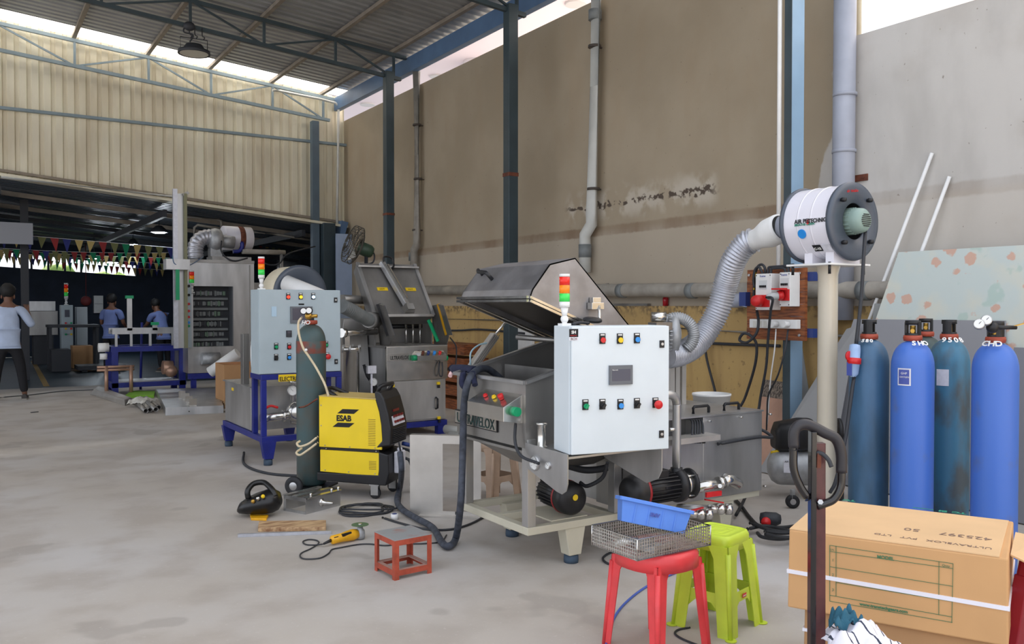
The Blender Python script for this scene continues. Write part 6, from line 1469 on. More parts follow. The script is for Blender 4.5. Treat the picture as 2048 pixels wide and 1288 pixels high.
tk = obj('tank', MB().box(x0+.02,x1-.05,y0+.42,y1-.03,.28,.70), 'steel', m2, bevel=.003)
obj('tank_lid', MB().box(x0,x1-.03,y0+.4,y1-.01,.70,.712), 'steel', m2)
obj('yellow_sticker', MB().box(x0+.017,x0+.02,9.05,9.12,.62,.65), 'yellow', tk)
tw = MB().box(x0+.03,x0+.09,8.72,8.82,.71,1.22).box(x0+.10,x0+.16,8.6,8.66,.71,1.2)
obj('level_column', tw, 'steel_dark', m2, bevel=.002)
obj('level_tube', MB().tube([(x0+.09,8.64,1.15),(x0+.085,8.62,.95),(x0+.08,8.55,.78),(x0+.1,8.45,.70)], .010), 'steel_bright', m2)
fh = aY(590, 790, 8.45)
obj('filter_housing', MB().lathe([(0,0),(.075,0),(.08,.02),(.08,.40),(.09,.41),(.09,.43),(0,.45)], (fh.x,8.36,.33), n=28), 'steel_bright', m2)
gauge(aY(585,781,8.02+.06), (0,-1,0), .05, m2)
bs = aY(590,845,8.2)
obj('pump', MB().ball((bs.x,8.15,.47), .10, n=24).cyl((bs.x-.35,8.15,.43),(bs.x,8.15,.45), .042, n=20).cyl((bs.x-.14,8.15,.44),(bs.x-.12,8.15,.44), .06, n=20), 'steel_bright', m2)
obj('valve_lever', MB().tube([(bs.x-.33,8.12,.52),(bs.x-.27,8.1,.55),(bs.x-.2,8.1,.53)], .012), 'red', m2, label='red lever')
# ------------------------------------------------------------------ filter drum lying behind the cabinet
dc = aY(601, 588, 9.0); dr = .30
fd = thing('air_filter_drum', 'large pale filter drum with a dark end face behind the blue grey cabinet', 'fan unit', (dc.x, 9.2, dc.z-dr))
obj('drum', MB().lathe([(dr-.01,0),(dr,.01),(dr,.32),(dr-.01,.33),(0,.33)], (dc.x,9.0,dc.z), (-.15,1,0), n=48), 'sheet', fd)
obj('end_rim', MB().lathe([(0,.012),(.12,.01),(.13,0),(dr-.03,-.005),(dr+.01,-.002),(dr+.012,.02),(dr-.01,.02)], (dc.x,8.985,dc.z), (-.15,1,0), n=48), 'rim', fd, label='dark slate end face')
tb0 = aY(578,556,8.82); tb1 = aY(655,590,8.6)
obj('outlet_tube', MB().cyl(aY(572,566,8.9), aY(650,598,8.5), .085, n=28), 'white', fd, label='pale sloping outlet tube')
obj('drum_stand', MB().bar((dc.x-.2,9.1,.712),(dc.x-.2,9.1,dc.z-dr+.03),.04).bar((dc.x+.2,9.1,.712),(dc.x+.2,9.1,dc.z-dr+.1),.04), 'steel_dark', fd)
# ================================================================== machine 3: tilting lid machine
m3 = thing('tilt_lid_washer', 'stainless washer with its lid tilted back and coloured buttons above a door', 'machine', (4.4, 9.4, 0))
x0, x1, y0, y1 = 4.04, 4.80, 8.9, 9.9
obj('body', MB().box(x0+.01,x1,y0+.02,y1,.17,1.02), 'steel', m3, bevel=.003)
bf = MB().box(x0,x1+.01,y0,y0+.05,.10,.165).box(x0,x0+.05,y0+.05,y1,.10,.165).box(x1-.04,x1+.01,y0+.05,y1,.10,.165)
for x in (x0+.05, x1-.06): bf.box(x-.05,x+.06,y0+.001,y0+.09,.0,.099)
obj('base_frame', bf, 'blue_frame', m3, bevel=.004)
z_a = aY(780,762,y0).z; z_b = aY(780,694,y0).z
cpn = obj('control_panel', MB().box(x0-.01,x1+.005,y0-.02,y0+.02,z_a,z_b), 'steel_bright', m3, bevel=.002)
obj('upper_rim', MB().box(x0-.01,x1+.01,y0-.01,y1,1.02,1.045), 'steel_dark', m3)
n0 = aY(774,708,y0-.02); n1 = aY(817,721,y0-.02)
o_ = obj('name_plate', MB().box(n0.x,n1.x,y0-.026,y0-.02,n1.z,n0.z), 'steel_dark', m3)
text('ULTRAVELOX', .06, (n0.x+.035,y0-.028,n1.z+.016), (1,0,0), (0,0,1), 'ink_black', o_, sx=.62, bold=.0008)
cn0 = aY(831,708,y0-.05); cn1 = aY(889,719,y0-.05)
cs_ = obj('button_console', MB().hexa([(cn0.x,y0-.02,cn1.z-.02),(cn1.x,y0-.02,cn1.z-.02),(cn1.x,y0-.1,cn1.z),(cn0.x,y0-.1,cn1.z)],[(cn0.x,y0-.02,cn0.z+.03),(cn1.x,y0-.02,cn0.z+.03),(cn1.x,y0-.1,cn0.z-.02),(cn0.x,y0-.1,cn0.z-.02)]), 'steel_bright', m3)
for px,m_ in ((845,'rust'),(856,'blue_dk'),(868,'blue_btn'),(879,'red')):
    q = aY(px,709,y0-.06); obj('push_button', MB().cyl(q, q+Vector((0,-.02,.035)), .018, n=16), m_, cs_)
q = aY(829,716,y0-.06); obj('push_button', MB().cyl(q+Vector((.02,0,0)), q-Vector((.03,0,0)), .032, n=20), 'green', cs_, label='large green side button')
q = aY(893,716,y0-.06); obj('push_button', MB().cyl(q-Vector((.03,0,0)), q+Vector((.01,0,0)), .028, n=20), 'green', cs_)
obj('console_cable', MB().tube([aY(880,723,y0-.05),aY(878,735,y0-.07),aY(879,750,y0-.08),aY(884,752,y0-.08),aY(885,738,y0-.07),aY(884,724,y0-.05)], .008), 'cable', cs_)
dr_ = obj('door', MB().box(x0+.04,x1-.05,y0-.006,y0+.02,.19,z_a-.01), 'steel', m3, bevel=.003)
for px,py in ((785,772),(876,767),(877,836)):
    q = aY(px,py,y0-.008); obj('door_latch', MB().box(q.x-.018,q.x+.018,q.y-.02,q.y,q.z-.012,q.z+.02,0).box(q.x-.01,q.x+.012,q.y-.03,q.y,q.z-.05,q.z-.012,1), ['yellow','black'], dr_)
q0 = aY(872,795,y0-.01); q1 = aY(872,817,y0-.01)
obj('door_handle', MB().tube([q0,q0-Vector((0,.04,.01)),q1-Vector((0,.04,-.01)),q1], .012, smooth=False, n=10), 'black', dr_)
# rear bath walls and dark inside
obj('bath', MB().box(x0,x0+.02,y0+.35,y1,1.045,1.36).box(x1-.02,x1,y0+.35,y1,1.045,1.3).box(x0,x1,y1-.02,y1,1.045,1.36), 'steel_dark', m3)
for px in (812,826,840): q = aY(px,690,9.3); obj('spray_rod', MB().cyl((q.x,9.3,1.03),(q.x,9.3,1.28), .012), 'steel_bright', m3)
obj('spray_manifold', MB().cyl((x0+.1,9.35,1.26),(x1-.1,9.35,1.26), .03), 'black', m3)
# lid
LB, LT = Vector((0,9.1,1.385)), Vector((0,9.6,2.01)); n_ = Vector((0,-(LT.z-LB.z),(LT.y-LB.y))).normalized()
lx0, lx1 = 3.98, 4.73
def lp3(x, t, e=0): p = LB.lerp(LT, t); return Vector((x, p.y, p.z))+n_*e*-1
ld = obj('lid', MB().hexa([lp3(lx0,0),lp3(lx1,0),lp3(lx1,1),lp3(lx0,1)],[lp3(lx0,0,.16),lp3(lx1,0,.16),lp3(lx1,1,.16),lp3(lx0,1,.16)]), 'steel_dark', m3, bevel=.004)
obj('lid_edge', MB().bar(lp3(lx0,.0,-.01),lp3(lx0,1,-.01),.04,.02).bar(lp3(lx1,0,-.01),lp3(lx1,1,-.01),.04,.02).bar(lp3(lx0-.02,.93,-.012),lp3(lx1+.02,.93,-.012),.09,.02).bar(lp3(lx0,.0,-.01),lp3(lx1,0,-.01),.03,.03), 'steel', ld)
for u0,u1 in ((.19,.37),(.68,.86)):
    a_, b_ = lx0+(lx1-lx0)*u0, lx0+(lx1-lx0)*u1
    obj('warning_sticker', MB().hexa([lp3(a_,.47,-.003),lp3(b_,.47,-.003),lp3(b_,.53,-.003),lp3(a_,.53,-.003)],[lp3(a_,.47,-.006),lp3(b_,.47,-.006),lp3(b_,.53,-.006),lp3(a_,.53,-.006)]), 'yellow', ld)
    text('HOT', .03, lp3(a_+.03,.485,-.008), (1,0,0), (LT-LB), 'ink_black', ld)
am = obj('lid_actuator', MB().bar(lp3(4.40,.16,-.05), lp3(4.27,.97,-.05), .065,.06), 'steel', m3, bevel=.006)
obj('actuator_grooves', MB().bar(lp3(4.385,.25,-.085), lp3(4.29,.9,-.085), .008,.01).bar(lp3(4.42,.25,-.08), lp3(4.32,.9,-.08), .02,.02), 'steel_bright', am)
obj('actuator_foot', MB().hexa([lp3(4.36,.04,0),lp3(4.49,.04,0),lp3(4.49,.17,0),lp3(4.36,.17,0)],[lp3(4.38,.04,-.09),lp3(4.47,.04,-.09),lp3(4.47,.15,-.09),lp3(4.38,.15,-.09)]), 'steel_bright', am)
obj('actuator_cable', MB().tube([lp3(4.28,.95,-.07),lp3(4.3,1.03,-.1),lp3(4.4,1.03,-.08),lp3(4.42,.93,-.05),lp3(4.38,.85,-.06)], .012), 'black', am)
def guard(pts, lab, edge):
    P = [aY(px,py,yy) for px,py,yy in pts]
    o_ = obj('side_guard', MB().plate(P, (.1,-1,.1), .035), 'steel_dark', m3, bevel=.002, label=lab)
    e_ = MB().bar(P[0], P[3], .014, .05) ; obj('guard_edge', e_, edge, o_)
    obj('guard_skin', MB().plate([p+Vector((.004,-.04,0)) for p in P], (.1,-1,.1), .004), mat('slate_laminate',(112,120,132),.5), o_)
guard([(757,608,9.0),(766,611,8.85),(787,672,8.75),(777,671,8.9)], 'slate grey left guard', 'black')
guard([(876,608,9.0),(883,611,8.85),(901,670,8.75),(893,670,8.9)], 'slate grey right guard', 'dewalt')
P = [(751,608,9.25),(766,608,8.95),(786,670,8.85),(779,690,9.0),(760,690,9.3)]
obj('guard_web', MB().plate([aY(*p) for p in P], (1,.2,0), .01), 'steel_dark', m3)
P = [(862,612,9.25),(878,608,8.95),(897,672,8.85),(893,690,9.0),(868,690,9.3)]
obj('guard_web', MB().plate([aY(*p) for p in P], (1,.2,0), .01), 'steel_dark', m3)
obj('gas_spring', MB().bar(aY(857,640,9.05), aY(876,683,8.95), .03,.03), 'green', m3, label='green gas spring')
# side tank, filter housing, pipework left of machine 3
sp_ = obj('side_tank', MB().hexa([(3.55,9.3,.3),(4.03,9.3,.3),(4.03,9.9,.3),(3.55,9.9,.3)],[(3.75,9.45,1.35),(4.03,9.45,1.35),(4.03,9.9,1.35),(3.75,9.9,1.35)]), 'steel_dark', m3, bevel=.004)
fh = aY(703, 745, 8.9)
fo = obj('filter_housing', MB().lathe([(0,0),(.085,0),(.085,.62),(.105,.63),(.105,.665),(.08,.67),(0,.68)], (fh.x,8.9,.38), n=30), 'steel_bright', m3)
for k in range(6):
    a = 2*PI*k/6; obj('clamp_bolt', MB().cyl((fh.x+.1*math.cos(a),8.9+.1*math.sin(a),.99),(fh.x+.1*math.cos(a),8.9+.1*math.sin(a),1.075), .01, n=6), 'steel', fo)
obj('outlet_pipe', MB().cyl((fh.x,8.9,.44),(4.0,8.9,.42), .05, n=20).cyl((fh.x+.2,8.9,.435),(fh.x+.24,8.9,.435), .075).cyl((fh.x+.28,8.9,.435),(fh.x+.30,8.9,.435), .075), 'steel_bright', m3)
gauge(aY(747,764,8.85), (0,-1,0), .045, m3)
q = aY(743,745,8.85); obj('pressure_switch', MB().box(q.x-.05,q.x+.05,q.y-.02,q.y+.03,q.z-.01,q.z+.075).cyl((q.x,q.y,q.z-.01),(q.x,q.y,.45), .012), 'paper', m3)
obj('crossing_pipe', MB().cyl(aY(683,666,8.7), aY(752,664,9.2), .035, n=18).cyl(aY(683,666,8.7), aY(690,666,8.72), .05), 'steel_bright', m3)
obj('flexible_hose', MB().ribbed([aY(684,612,8.6), aY(705,622,8.7), aY(722,632,8.85), aY(737,640,9.0)], .07, .006, .03, n=20), 'pvc_dark', m3)
obj('hose_flange', MB().cyl(aY(737,640,9.0), aY(750,640,9.15), .09, n=24), 'steel_dark', m3)
obj('support_profile', MB().box(3.56,3.60,9.2,9.24,.3,1.25).box(3.66,3.72,9.2,9.24,.3,1.2), 'steel_bright', m3)
bc = MB()
for i in range(7): q = aY(728+2*i,730+i*3,9.15); bc.tube([q, q+Vector((.02,-.05,-.12)), q+Vector((.08,-.05,-.2)), q+Vector((.1,0,-.35))], .02)
obj('black_hoses', bc, 'rubber', m3)
obj('dark_pipe', MB().cyl(aY(684,598,9.3), aY(735,600,9.6), .05), 'steel_dark', m3)
obj('side_cable', MB().tube([aY(900,675,8.9),aY(911,690,8.9),aY(913,705,8.9),aY(911,730,8.9),aY(908,737,8.9)], .009), 'cable', m3)
# wall clutter between machine 3 and the parts washer
solo('grey_pipe', MB().tube([aX(893,689,6.85),aX(918,690,6.85),aX(924,694,6.85),aX(922,706,6.85),aX(914,716,6.85)], .03, n=12), 'pvc_dark', 'short grey pipe with an elbow on the dado right of the tilted lid machine', 'pipe')
solo('floor_pipes', MB().cyl(aZ(892,858,.08), aZ(960,868,.08), .05).cyl(aZ(892,866,.05)-Vector((0,.1,0)), aZ(960,880,.05)-Vector((0,.1,0)), .03), 'pvc', 'two grey pipes lying on the floor behind the parts washer', 'pipe')
bk = MB(); wq = aX(905,840,6.2)
for i in range(5): bk.box(6.0,6.4,10.6,11.8,.0+i*.2,.15+i*.2)
solo('timber_stack', bk, 'wood_red', 'stack of reddish timber against the dado behind the parts washer', 'timber')
nb_ = aX(1040,665,6.9)
solo('notice_board', MB().box(6.88,6.92,nb_.y-.35,nb_.y+.35,nb_.z-.35,nb_.z+.25), 'white', 'white printed notice on the dado seen under the open hood', 'notice')
# ================================================================== pedestal fan
fp = aD(712, 492, 11.6)
pf_ = thing('pedestal_fan', 'industrial pedestal fan with a round wire guard and dark green motor, tilted upward', 'fan', (fp.x, fp.y, 0))
fax = (RT*-.85-FW*.45+Vector((0,0,.35))).normalized()
fx_, fy_, _ = frame_of(fax)
gm_ = MB()
for rr_, off in ((.26,.0),(.26,.09),(.2,.11),(.13,.12),(.06,.125),(.2,-.03),(.12,-.04)):
    gm_.tube([fp+fax*off+(fx_*math.cos(a)+fy_*math.sin(a))*rr_ for a in [2*PI*i/28 for i in range(28)]], .006, n=6, closed=True, smooth=False)
for i in range(28):
    a = 2*PI*i/28; u = fx_*math.cos(a)+fy_*math.sin(a)
    gm_.tube([fp+fax*.125+u*.05, fp+fax*.11+u*.2, fp+fax*.09+u*.26, fp+u*.26, fp-fax*.03+u*.2, fp-fax*.045+u*.06], .003, n=4, smooth=False)
obj('wire_guard', gm_, mat('dark_guard_wire',(70,66,58),.5,.3), pf_)
bm_ = MB()
for k in range(3):
    a = 2*PI*k/3; u = fx_*math.cos(a)+fy_*math.sin(a); v_ = fx_*-math.sin(a)+fy_*math.cos(a)
    bm_.add([fp+fax*.03+u*.03, fp+fax*.0+u*.23-v_*.07, fp+fax*.06+u*.23+v_*.08, fp+fax*.05+u*.05+v_*.03], [(0,1,2,3)])
o_ = obj('blades', bm_, 'steel', pf_); s_ = o_.modifiers.new('th','SOLIDIFY'); s_.thickness = .004
obj('motor', MB().lathe([(0,-.25),(.07,-.24),(.09,-.2),(.09,-.07),(.05,-.04),(0,-.03)], fp, fax, n=24), mat('dark_green_motor',(44,66,48),.5), pf_)
pbz = fp-fax*.15
obj('pole', MB().cyl((pbz.x,pbz.y,.03),(pbz.x,pbz.y,pbz.z), .025).cyl((pbz.x,pbz.y,0),(pbz.x,pbz.y,.03), .25), 'cable', pf_)
obj('yoke', MB().tube([pbz+Vector((.06,0,.02)), pbz+Vector((.12,0,-.06)), pbz+Vector((.1,0,-.16)), pbz+Vector((0,0,-.2))], .012), 'cable', pf_)
# ================================================================== machine 4: tall stainless machine with open electrical bay
YM = 15.3
m4 = thing('conveyor_washer', 'tall stainless machine with an open electrical bay and blower on top, beside the hall opening', 'machine', (3.8, 15.7, 0))
L4 = aY(375,560,YM); R4 = aY(508,525,YM)
tz = aY(440,523,YM).z
e0 = aY(386,572,YM); e1_ = aY(466,692,YM)
bd = MB()
bd.box(L4.x,e0.x,YM,YM+1.1,.35,tz).box(e1_.x,R4.x,YM,YM+1.1,.35,tz).box(e0.x,e1_.x,YM,YM+1.1,e0.z,tz).box(e0.x,e1_.x,YM,YM+1.1,.35,e1_.z).box(e0.x,e1_.x,YM+.25,YM+1.1,e1_.z,e0.z)
obj('body', bd, 'steel', m4)
obj('body_edge', MB().bar((R4.x-.08,YM-.01,.4),(R4.x-.08,YM-.01,tz-.05),.02,.02).bar((L4.x,YM-.01,tz),(R4.x,YM-.01,tz),.03,.05), 'steel_dark', m4)
el = obj('electrical_bay', MB().box(e0.x+.01,e1_.x-.01,YM+.235,YM+.245,e1_.z,e0.z), 'cable', m4)
rows = 6
for i in range(rows):
    z = e0.z-.12-(e0.z-e1_.z-.15)*i/(rows-1)
    dn = MB(); x = e0.x+.04; k = 0
    while x < e1_.x-.12:
        wdt = random.choice((.018,.02,.036,.05)); hh = random.choice((.06,.07,.09)); dn.box(x, x+wdt-.004, YM+.17+random.uniform(0,.03), YM+.235, z-hh/2, z+hh/2, 0 if random.random() < .6 else (1 if random.random() < .5 else 2)); x += wdt
    obj('terminal_row', dn, ['pvc_dark','cable',mat('dim_green_terminal',(96,120,100),.5)], el)
    obj('wire_duct', MB().box(e0.x+.02,e1_.x-.04,YM+.17,YM+.235,z-.115,z-.075), 'pvc_dark', el)
dd_ = obj('open_door', MB().box(e1_.x-.012,e1_.x+.004,YM-.02,YM+.22,e1_.z,e0.z), 'panel_grey', m4)
pn0 = aY(371,566,YM-.1); pn1 = aY(383,695,YM-.1)
pn = obj('button_strip', MB().box(pn0.x,pn1.x,YM-.12,YM-.02,pn1.z,pn0.z), 'cab2', m4)
for py,m_ in ((572,'ink_black'),(590,'ink_black'),(608,'red'),(622,'red'),(634,'red'),(645,'blue_btn'),(652,'green')):
    q = aY(377,py,YM-.12); obj('push_button', MB().cyl(q,q-Vector((0,.03,0)),.022,n=12), m_, pn)
q = aY(384,560,YM-.05); stack_light((q.x,YM-.04,tz-.55), 1.3, m4, .38)
# base legs and lower pipework
for x in (L4.x+.1, (L4.x+R4.x)/2, R4.x-.1): obj('leg', MB().box(x-.04,x+.04,YM+.02,YM+.1,0,.349), 'blue_frame', m4)
obj('base_beam', MB().box(L4.x,R4.x,YM-.02,YM+.05,.25,.345), 'blue_frame', m4)
obj('lower_pump', MB().cyl((L4.x+.2,YM-.1,.6),(L4.x+.5,YM-.1,.6),.1), 'cast', m4)
# lift mast
ma = aY(351,378,YM-.35); mb_ = aY(370,387,YM-.35)
ms_ = obj('lift_mast', MB().box(aY(346,500,YM-.35).x,aY(355,500,YM-.35).x,YM-.38,YM-.32,.8,ma.z), 'galv', m4)
obj('lift_channel', MB().box(aY(356,500,YM-.35).x,aY(368,500,YM-.35).x,YM-.30,YM-.28,.8,mb_.z), 'steel', m4)
obj('lift_rail', MB().box(aY(368,500,YM-.35).x,aY(374,500,YM-.35).x,YM-.38,YM-.3,.8,mb_.z), mat('olive_rail',(128,128,100),.5,.3), m4)
obj('mast_cap', MB().bar(aY(366,390,YM-.35),aY(377,385,YM-.35),.05), 'steel_dark', m4)
b0 = aY(330,518,YM-.4); b1_ = aY(377,540,YM-.4)
obj('lift_bracket', MB().box(b0.x,b1_.x,YM-.5,YM-.25,b1_.z,b0.z), 'steel', m4)
obj('chain_guide', MB().box(aY(352,600,YM-.5).x,aY(359,600,YM-.5).x,YM-.52,YM-.48,aY(355,600,YM-.5).z,b1_.z), 'green', m4, label='green chain guide')
obj('blue_air_line', MB().tube([aY(345,510,YM-.5),aY(350,528,YM-.5),aY(375,532,YM-.4),aY(407,514,YM-.1)], .008), 'beamblue', m4)
# blower and duct on top
def T4(px,py,y=YM+.35): return aY(px,py,y)
el_ = [T4(392,518), T4(391,498), T4(396,483), T4(408,475), T4(424,473)]
obj('elbow_duct', MB().ribbed(el_, .13, .008, .06, n=20), 'galv', m4)
c = T4(430,480); bl4 = obj('blower', MB().lathe([(0,-.12),(.12,-.12),(.19,-.08),(.21,0),(.19,.08),(.12,.12),(0,.12)], c, (1,.1,0), n=32), 'cast', m4)
obj('blower_motor', MB().cyl(T4(440,482), T4(468,485), .11, n=24), 'cast', bl4)
fdz = T4(473,477,YM+.7)
obj('top_drum', MB().lathe([(.0,-.26),(.20,-.26),(.22,-.25),(.22,.25),(.2,.26),(0,.26)], fdz, (1,.1,0), n=36), 'drum', m4)
obj('drum_strap', MB().lathe([(.222,.0),(.226,.0),(.226,.1),(.222,.1)], fdz, (1,.1,0), n=36, closed=True), 'rust', m4)
obj('blue_hose', MB().tube([T4(484,483,YM+.3),T4(484,495,YM+.3),T4(478,502,YM+.3),T4(466,503,YM+.3)], .035, n=12), 'blue_frame', m4)
obj('black_hose', MB().tube([T4(443,482,YM+.1),T4(442,500,YM),T4(452,515,YM-.05),T4(470,522,YM-.05),T4(495,516,YM)], .014), 'cable', m4)
obj('top_skid', MB().box(T4(420,505).x,T4(498,505).x,YM+.2,YM+.6,tz,tz+.10), 'steel_dark', m4)
obj('blower_foot', MB().box(c.x-.1,c.x+.1,YM+.25,YM+.45,tz+.10,c.z-.15), 'cast', m4)
obj('outrigger_pipe', MB().cyl(T4(484,503,YM+.3), T4(570,505,YM+.3), .045, n=16), 'pvc_old', m4)
obj('outrigger_post', MB().cyl(T4(563,506,YM+.3), Vector((T4(563,506,YM+.3).x,YM+.3,.2)), .03), 'steel', m4)
obj('sagging_cable', MB().tube([T4(520,522,YM+.2),T4(540,530,YM+.2),T4(560,526,YM+.2),T4(572,510,YM+.3),T4(600,500,YM+.8),T4(630,493,17)], .014), 'cable', m4)
obj('side_cabinet', MB().box(R4.x,R4.x+.9,YM+.3,YM+1.0,.3,tz-.35), 'steel_dark', m4)
# ================================================================== blue table with roller conveyor
tb = thing('conveyor_table', 'navy steel table frame carrying a stainless roller conveyor at the hall threshold', 'table', (2.9, 15.8, 0))
YT = 15.7
a_ = aY(222,700,YT); b_ = aY(372,700,YT); zt2 = aY(300,692,YT).z; zl = aY(300,767,YT).z
tm = MB()
for y in (YT, YT+.7): tm.box(a_.x,b_.x,y,y+.07,zt2-.09,zt2).box(a_.x,b_.x,y,y+.06,zl-.05,zl+.03)
for x in (a_.x, b_.x-.07): tm.box(x,x+.07,YT+.07,YT+.7,zt2-.09,zt2).box(x,x+.06,YT+.06,YT+.7,zl-.05,zl+.03)
obj('frame', tm, 'blue_frame', tb)
for x in (a_.x+.06, b_.x-.06):
    for y in (YT+.035, YT+.73): obj('leg', MB().box(x-.05,x+.05,y-.035,y+.035,.0,zt2-.09), 'blue_frame', tb)
cv0 = aY(226,662,YT); cv1 = aY(370,662,YT)
cvz = cv0.z
obj('conveyor_bed', MB().box(cv0.x,cv1.x,YT+.1,YT+.14,cvz-.06,cvz+.04).box(cv0.x,cv1.x,YT+.5,YT+.54,cvz-.06,cvz+.04), 'steel', tb)
rl = MB()
for i in range(12): x = cv0.x+.05+(cv1.x-cv0.x-.1)*i/11; rl.cyl((x,YT+.14,cvz),(x,YT+.5,cvz),.025,n=10)
obj('rollers', rl, 'steel_dark', tb)
for px in (232,262,300,345): q = aY(px,660,YT+.1); obj('conveyor_post', MB().box(q.x-.02,q.x+.02,YT+.08,YT+.12,zt2,cvz-.05), 'steel', tb)
for px,m_ in ((259,'steel'),(310,'steel')): 
    q = aY(px,597 if px==259 else 650,YT+.1); obj('stop_post', MB().box(q.x-.04,q.x+.04,YT+.1,YT+.13,cvz,q.z), m_, tb); obj('stop_cap', MB().box(q.x-.06,q.x+.06,YT+.07,YT+.16,q.z,q.z+.05), 'green', tb)
q = aY(207,695,YT+.1); obj('white_motor', MB().cyl((q.x-.08,YT+.1,q.z),(q.x+.08,YT+.1,q.z),.075,n=18).cyl((q.x,YT+.1,q.z-.2),(q.x,YT+.1,q.z-.1),.06), 'white', tb)
for dz in (-.32,-.37): obj('copper_pipe', MB().cyl((q.x-.12,YT-.05,q.z+dz),(q.x+.45,YT-.05,q.z+dz),.022), 'copper', tb)
for dx_ in (.02,.4): obj('copper_post', MB().cyl((q.x+dx_,YT-.05,0.0),(q.x+dx_,YT-.05,q.z-.3),.03), 'copper', tb)
obj('motor_unit', MB().cyl(aY(325,735,YT+.3), aY(345,735,YT+.3), .12, n=20).ball(aY(342,742,YT+.25), .11), 'copper', tb)
obj('tray_plate', MB().box(a_.x+.1,b_.x-.1,YT+.1,YT+.6,zl+.03,zl+.05), 'steel', tb)
solo('blue_rod', MB().cyl(aZ(281,779,0), aD(284,645,aZ(281,779,0).dot(FW)), .022, n=10), 'blue_frame', 'thin navy rod standing upright in front of the conveyor table', 'rod')
# ================================================================== goods on the floor by the threshold
tz_ = [aZ(180,789,0), aZ(250,812,0), aZ(268,806,0), aZ(196,781,0)]
tr_ = MB().hexa(tz_, [tz_[0]+Vector((.06,.0,.09)),tz_[1]+Vector((.0,.05,.09)),tz_[2]+Vector((-.04,.02,.09)),tz_[3]+Vector((.0,-.05,.09))])
solo('aluminium_trough', tr_, 'alu', 'long pale aluminium trough lying on the floor in front of the conveyor table', 'trough', bevel=.01)
solo('green_foam', MB().hexa([aZ(250,797,0),aZ(308,796,0),aZ(310,788,0),aZ(262,787,0)],[v+Vector((0,0,.05)) for v in (aZ(250,797,0),aZ(308,796,0),aZ(310,788,0),aZ(262,787,0))]), 'grass_green', 'green slab lying on the floor between the trough and the sheet tray', 'slab')
for i,(px,py,qx,qy) in enumerate(((292,822,266,800),(300,820,274,798),(308,817,284,797),(318,815,292,796),(312,819,288,800))):
    a_ = aZ(px,py,.035+.03*(i==4)); b_ = aZ(qx,qy,.035+.03*(i==4)); d_ = b_-a_
    t = thing('steel_tube', 'round steel tube in the plastic wrapped bundle on the floor, '+('leftmost','second from left','middle one','rightmost','lying on top')[i], 'tube', tuple(a_), group='steel tubes in the bundle')
    obj('tube', MB().lathe([(.033,0),(.033,d_.length),(.028,d_.length),(.028,0)], a_, d_, n=18, closed=True), 'steel_dark', t)
obj_ = solo('plastic_sheet', rag(aZ(281,804,.06), .14, .22, .07, 11), 'plastic_wrap', 'crumpled clear white plastic wrap over the bundle of steel tubes', 'wrap')
s_ = obj_.modifiers.new('th','SOLIDIFY'); s_.thickness = .003
s0 = [aZ(331,831,0), aZ(447,826,0), aZ(432,789,0), aZ(312,789,0)]
ty = thing('sheet_tray', 'flat folded stainless sheet tray lying on the floor with small brackets on it', 'tray', tuple(aZ(385,810,0)))
hz2 = Vector((0,0,.10))
obj('top', MB().hexa([v+hz2 for v in s0],[v+hz2+Vector((0,0,.006)) for v in s0]), 'steel', ty)
def skirt(p,q): n_ = (q-p).cross(Vector((0,0,1))).normalized()*.006; return ([p,q,q-n_,p-n_],[p+hz2,q+hz2,q-n_+hz2,p-n_+hz2])
sk = MB()
for i in range(4): sk.hexa(*skirt(s0[i], s0[(i+1)%4]))
obj('skirt', sk, 'steel', ty)
for px,py in ((364,795),(372,800),(378,806),(386,812)):
    q = aZ(px,py,.106); obj('angle_bracket', MB().box(q.x-.05,q.x+.05,q.y,q.y+.006,q.z,q.z+.10).box(q.x-.05,q.x+.05,q.y-.05,q.y,q.z,q.z+.006), 'steel_bright', ty)
obj('slot', MB().bar(aZ(381,822,.03)-FW*.05, aZ(381,822,.08)-FW*.05, .015,.015), 'black', ty)
solo('round_bar', MB().cyl(aZ(420,822,.03), aZ(470,819,.03), .03), 'steel_bright', 'short bright round bar on the floor beside the navy framed machine', 'bar')
# carton on a pallet with a roll
c0_ = aZ(449,806,.1); cA = aZ(420,793,.1)
pz = thing('carton', 'open brown carton on a small pallet left of the navy framed machine', 'carton', (3.45,13.6,0))
e_a = (cA-c0_); e_a = e_a.normalized()*.62; e_b = Vector((-e_a.y,e_a.x,0)); e_b = e_b if e_b.dot(RT) > 0 else -e_b
ch = .52
def cb(u0,u1,v0,v1,z0,z1): 
    P = [c0_+e_a*u0+e_b*v0, c0_+e_a*u1+e_b*v0, c0_+e_a*u1+e_b*v1, c0_+e_a*u0+e_b*v1]; return ([Vector((p.x,p.y,z0)) for p in P],[Vector((p.x,p.y,z1)) for p in P])
cbx = MB()
for a in ((0,1,0,.012),(0,1,.988,1),(0,.012,.012,.988),(.988,1,.012,.988)): cbx.hexa(*cb(*a,.13,.13+ch))
cbx.hexa(*cb(0,1,0,1,.12,.13))
obj('box', cbx, 'carton_in', pz)
obj('contents', MB().hexa(*cb(.03,.97,.03,.97,.13,.5)), 'orange', pz, label='orange wrapping inside')
pl2 = thing('wooden_pallet', 'small dark wooden pallet under the open brown carton', 'pallet', (3.45,13.6,0))
pm = MB()
for v in (0,.42,.84): obj('rail', MB().hexa(*cb(0,1,v,v+.14,0,.09)), 'wood', pl2)
for u in (0,.22,.44,.66,.86): obj('deck_board', MB().hexa(*cb(u,u+.12,0,1,.09,.115)), 'wood', pl2)
ra = c0_+e_a*.9+e_b*.1; rb_ = aD(476,706,13.4)
solo('white_roll', MB().cyl(aD(437,733,13.4)-(rb_-aD(437,733,13.4)).normalized()*.16, rb_, .085, n=20), 'white', 'white wrapped roll leaning out of the open brown carton', 'roll')
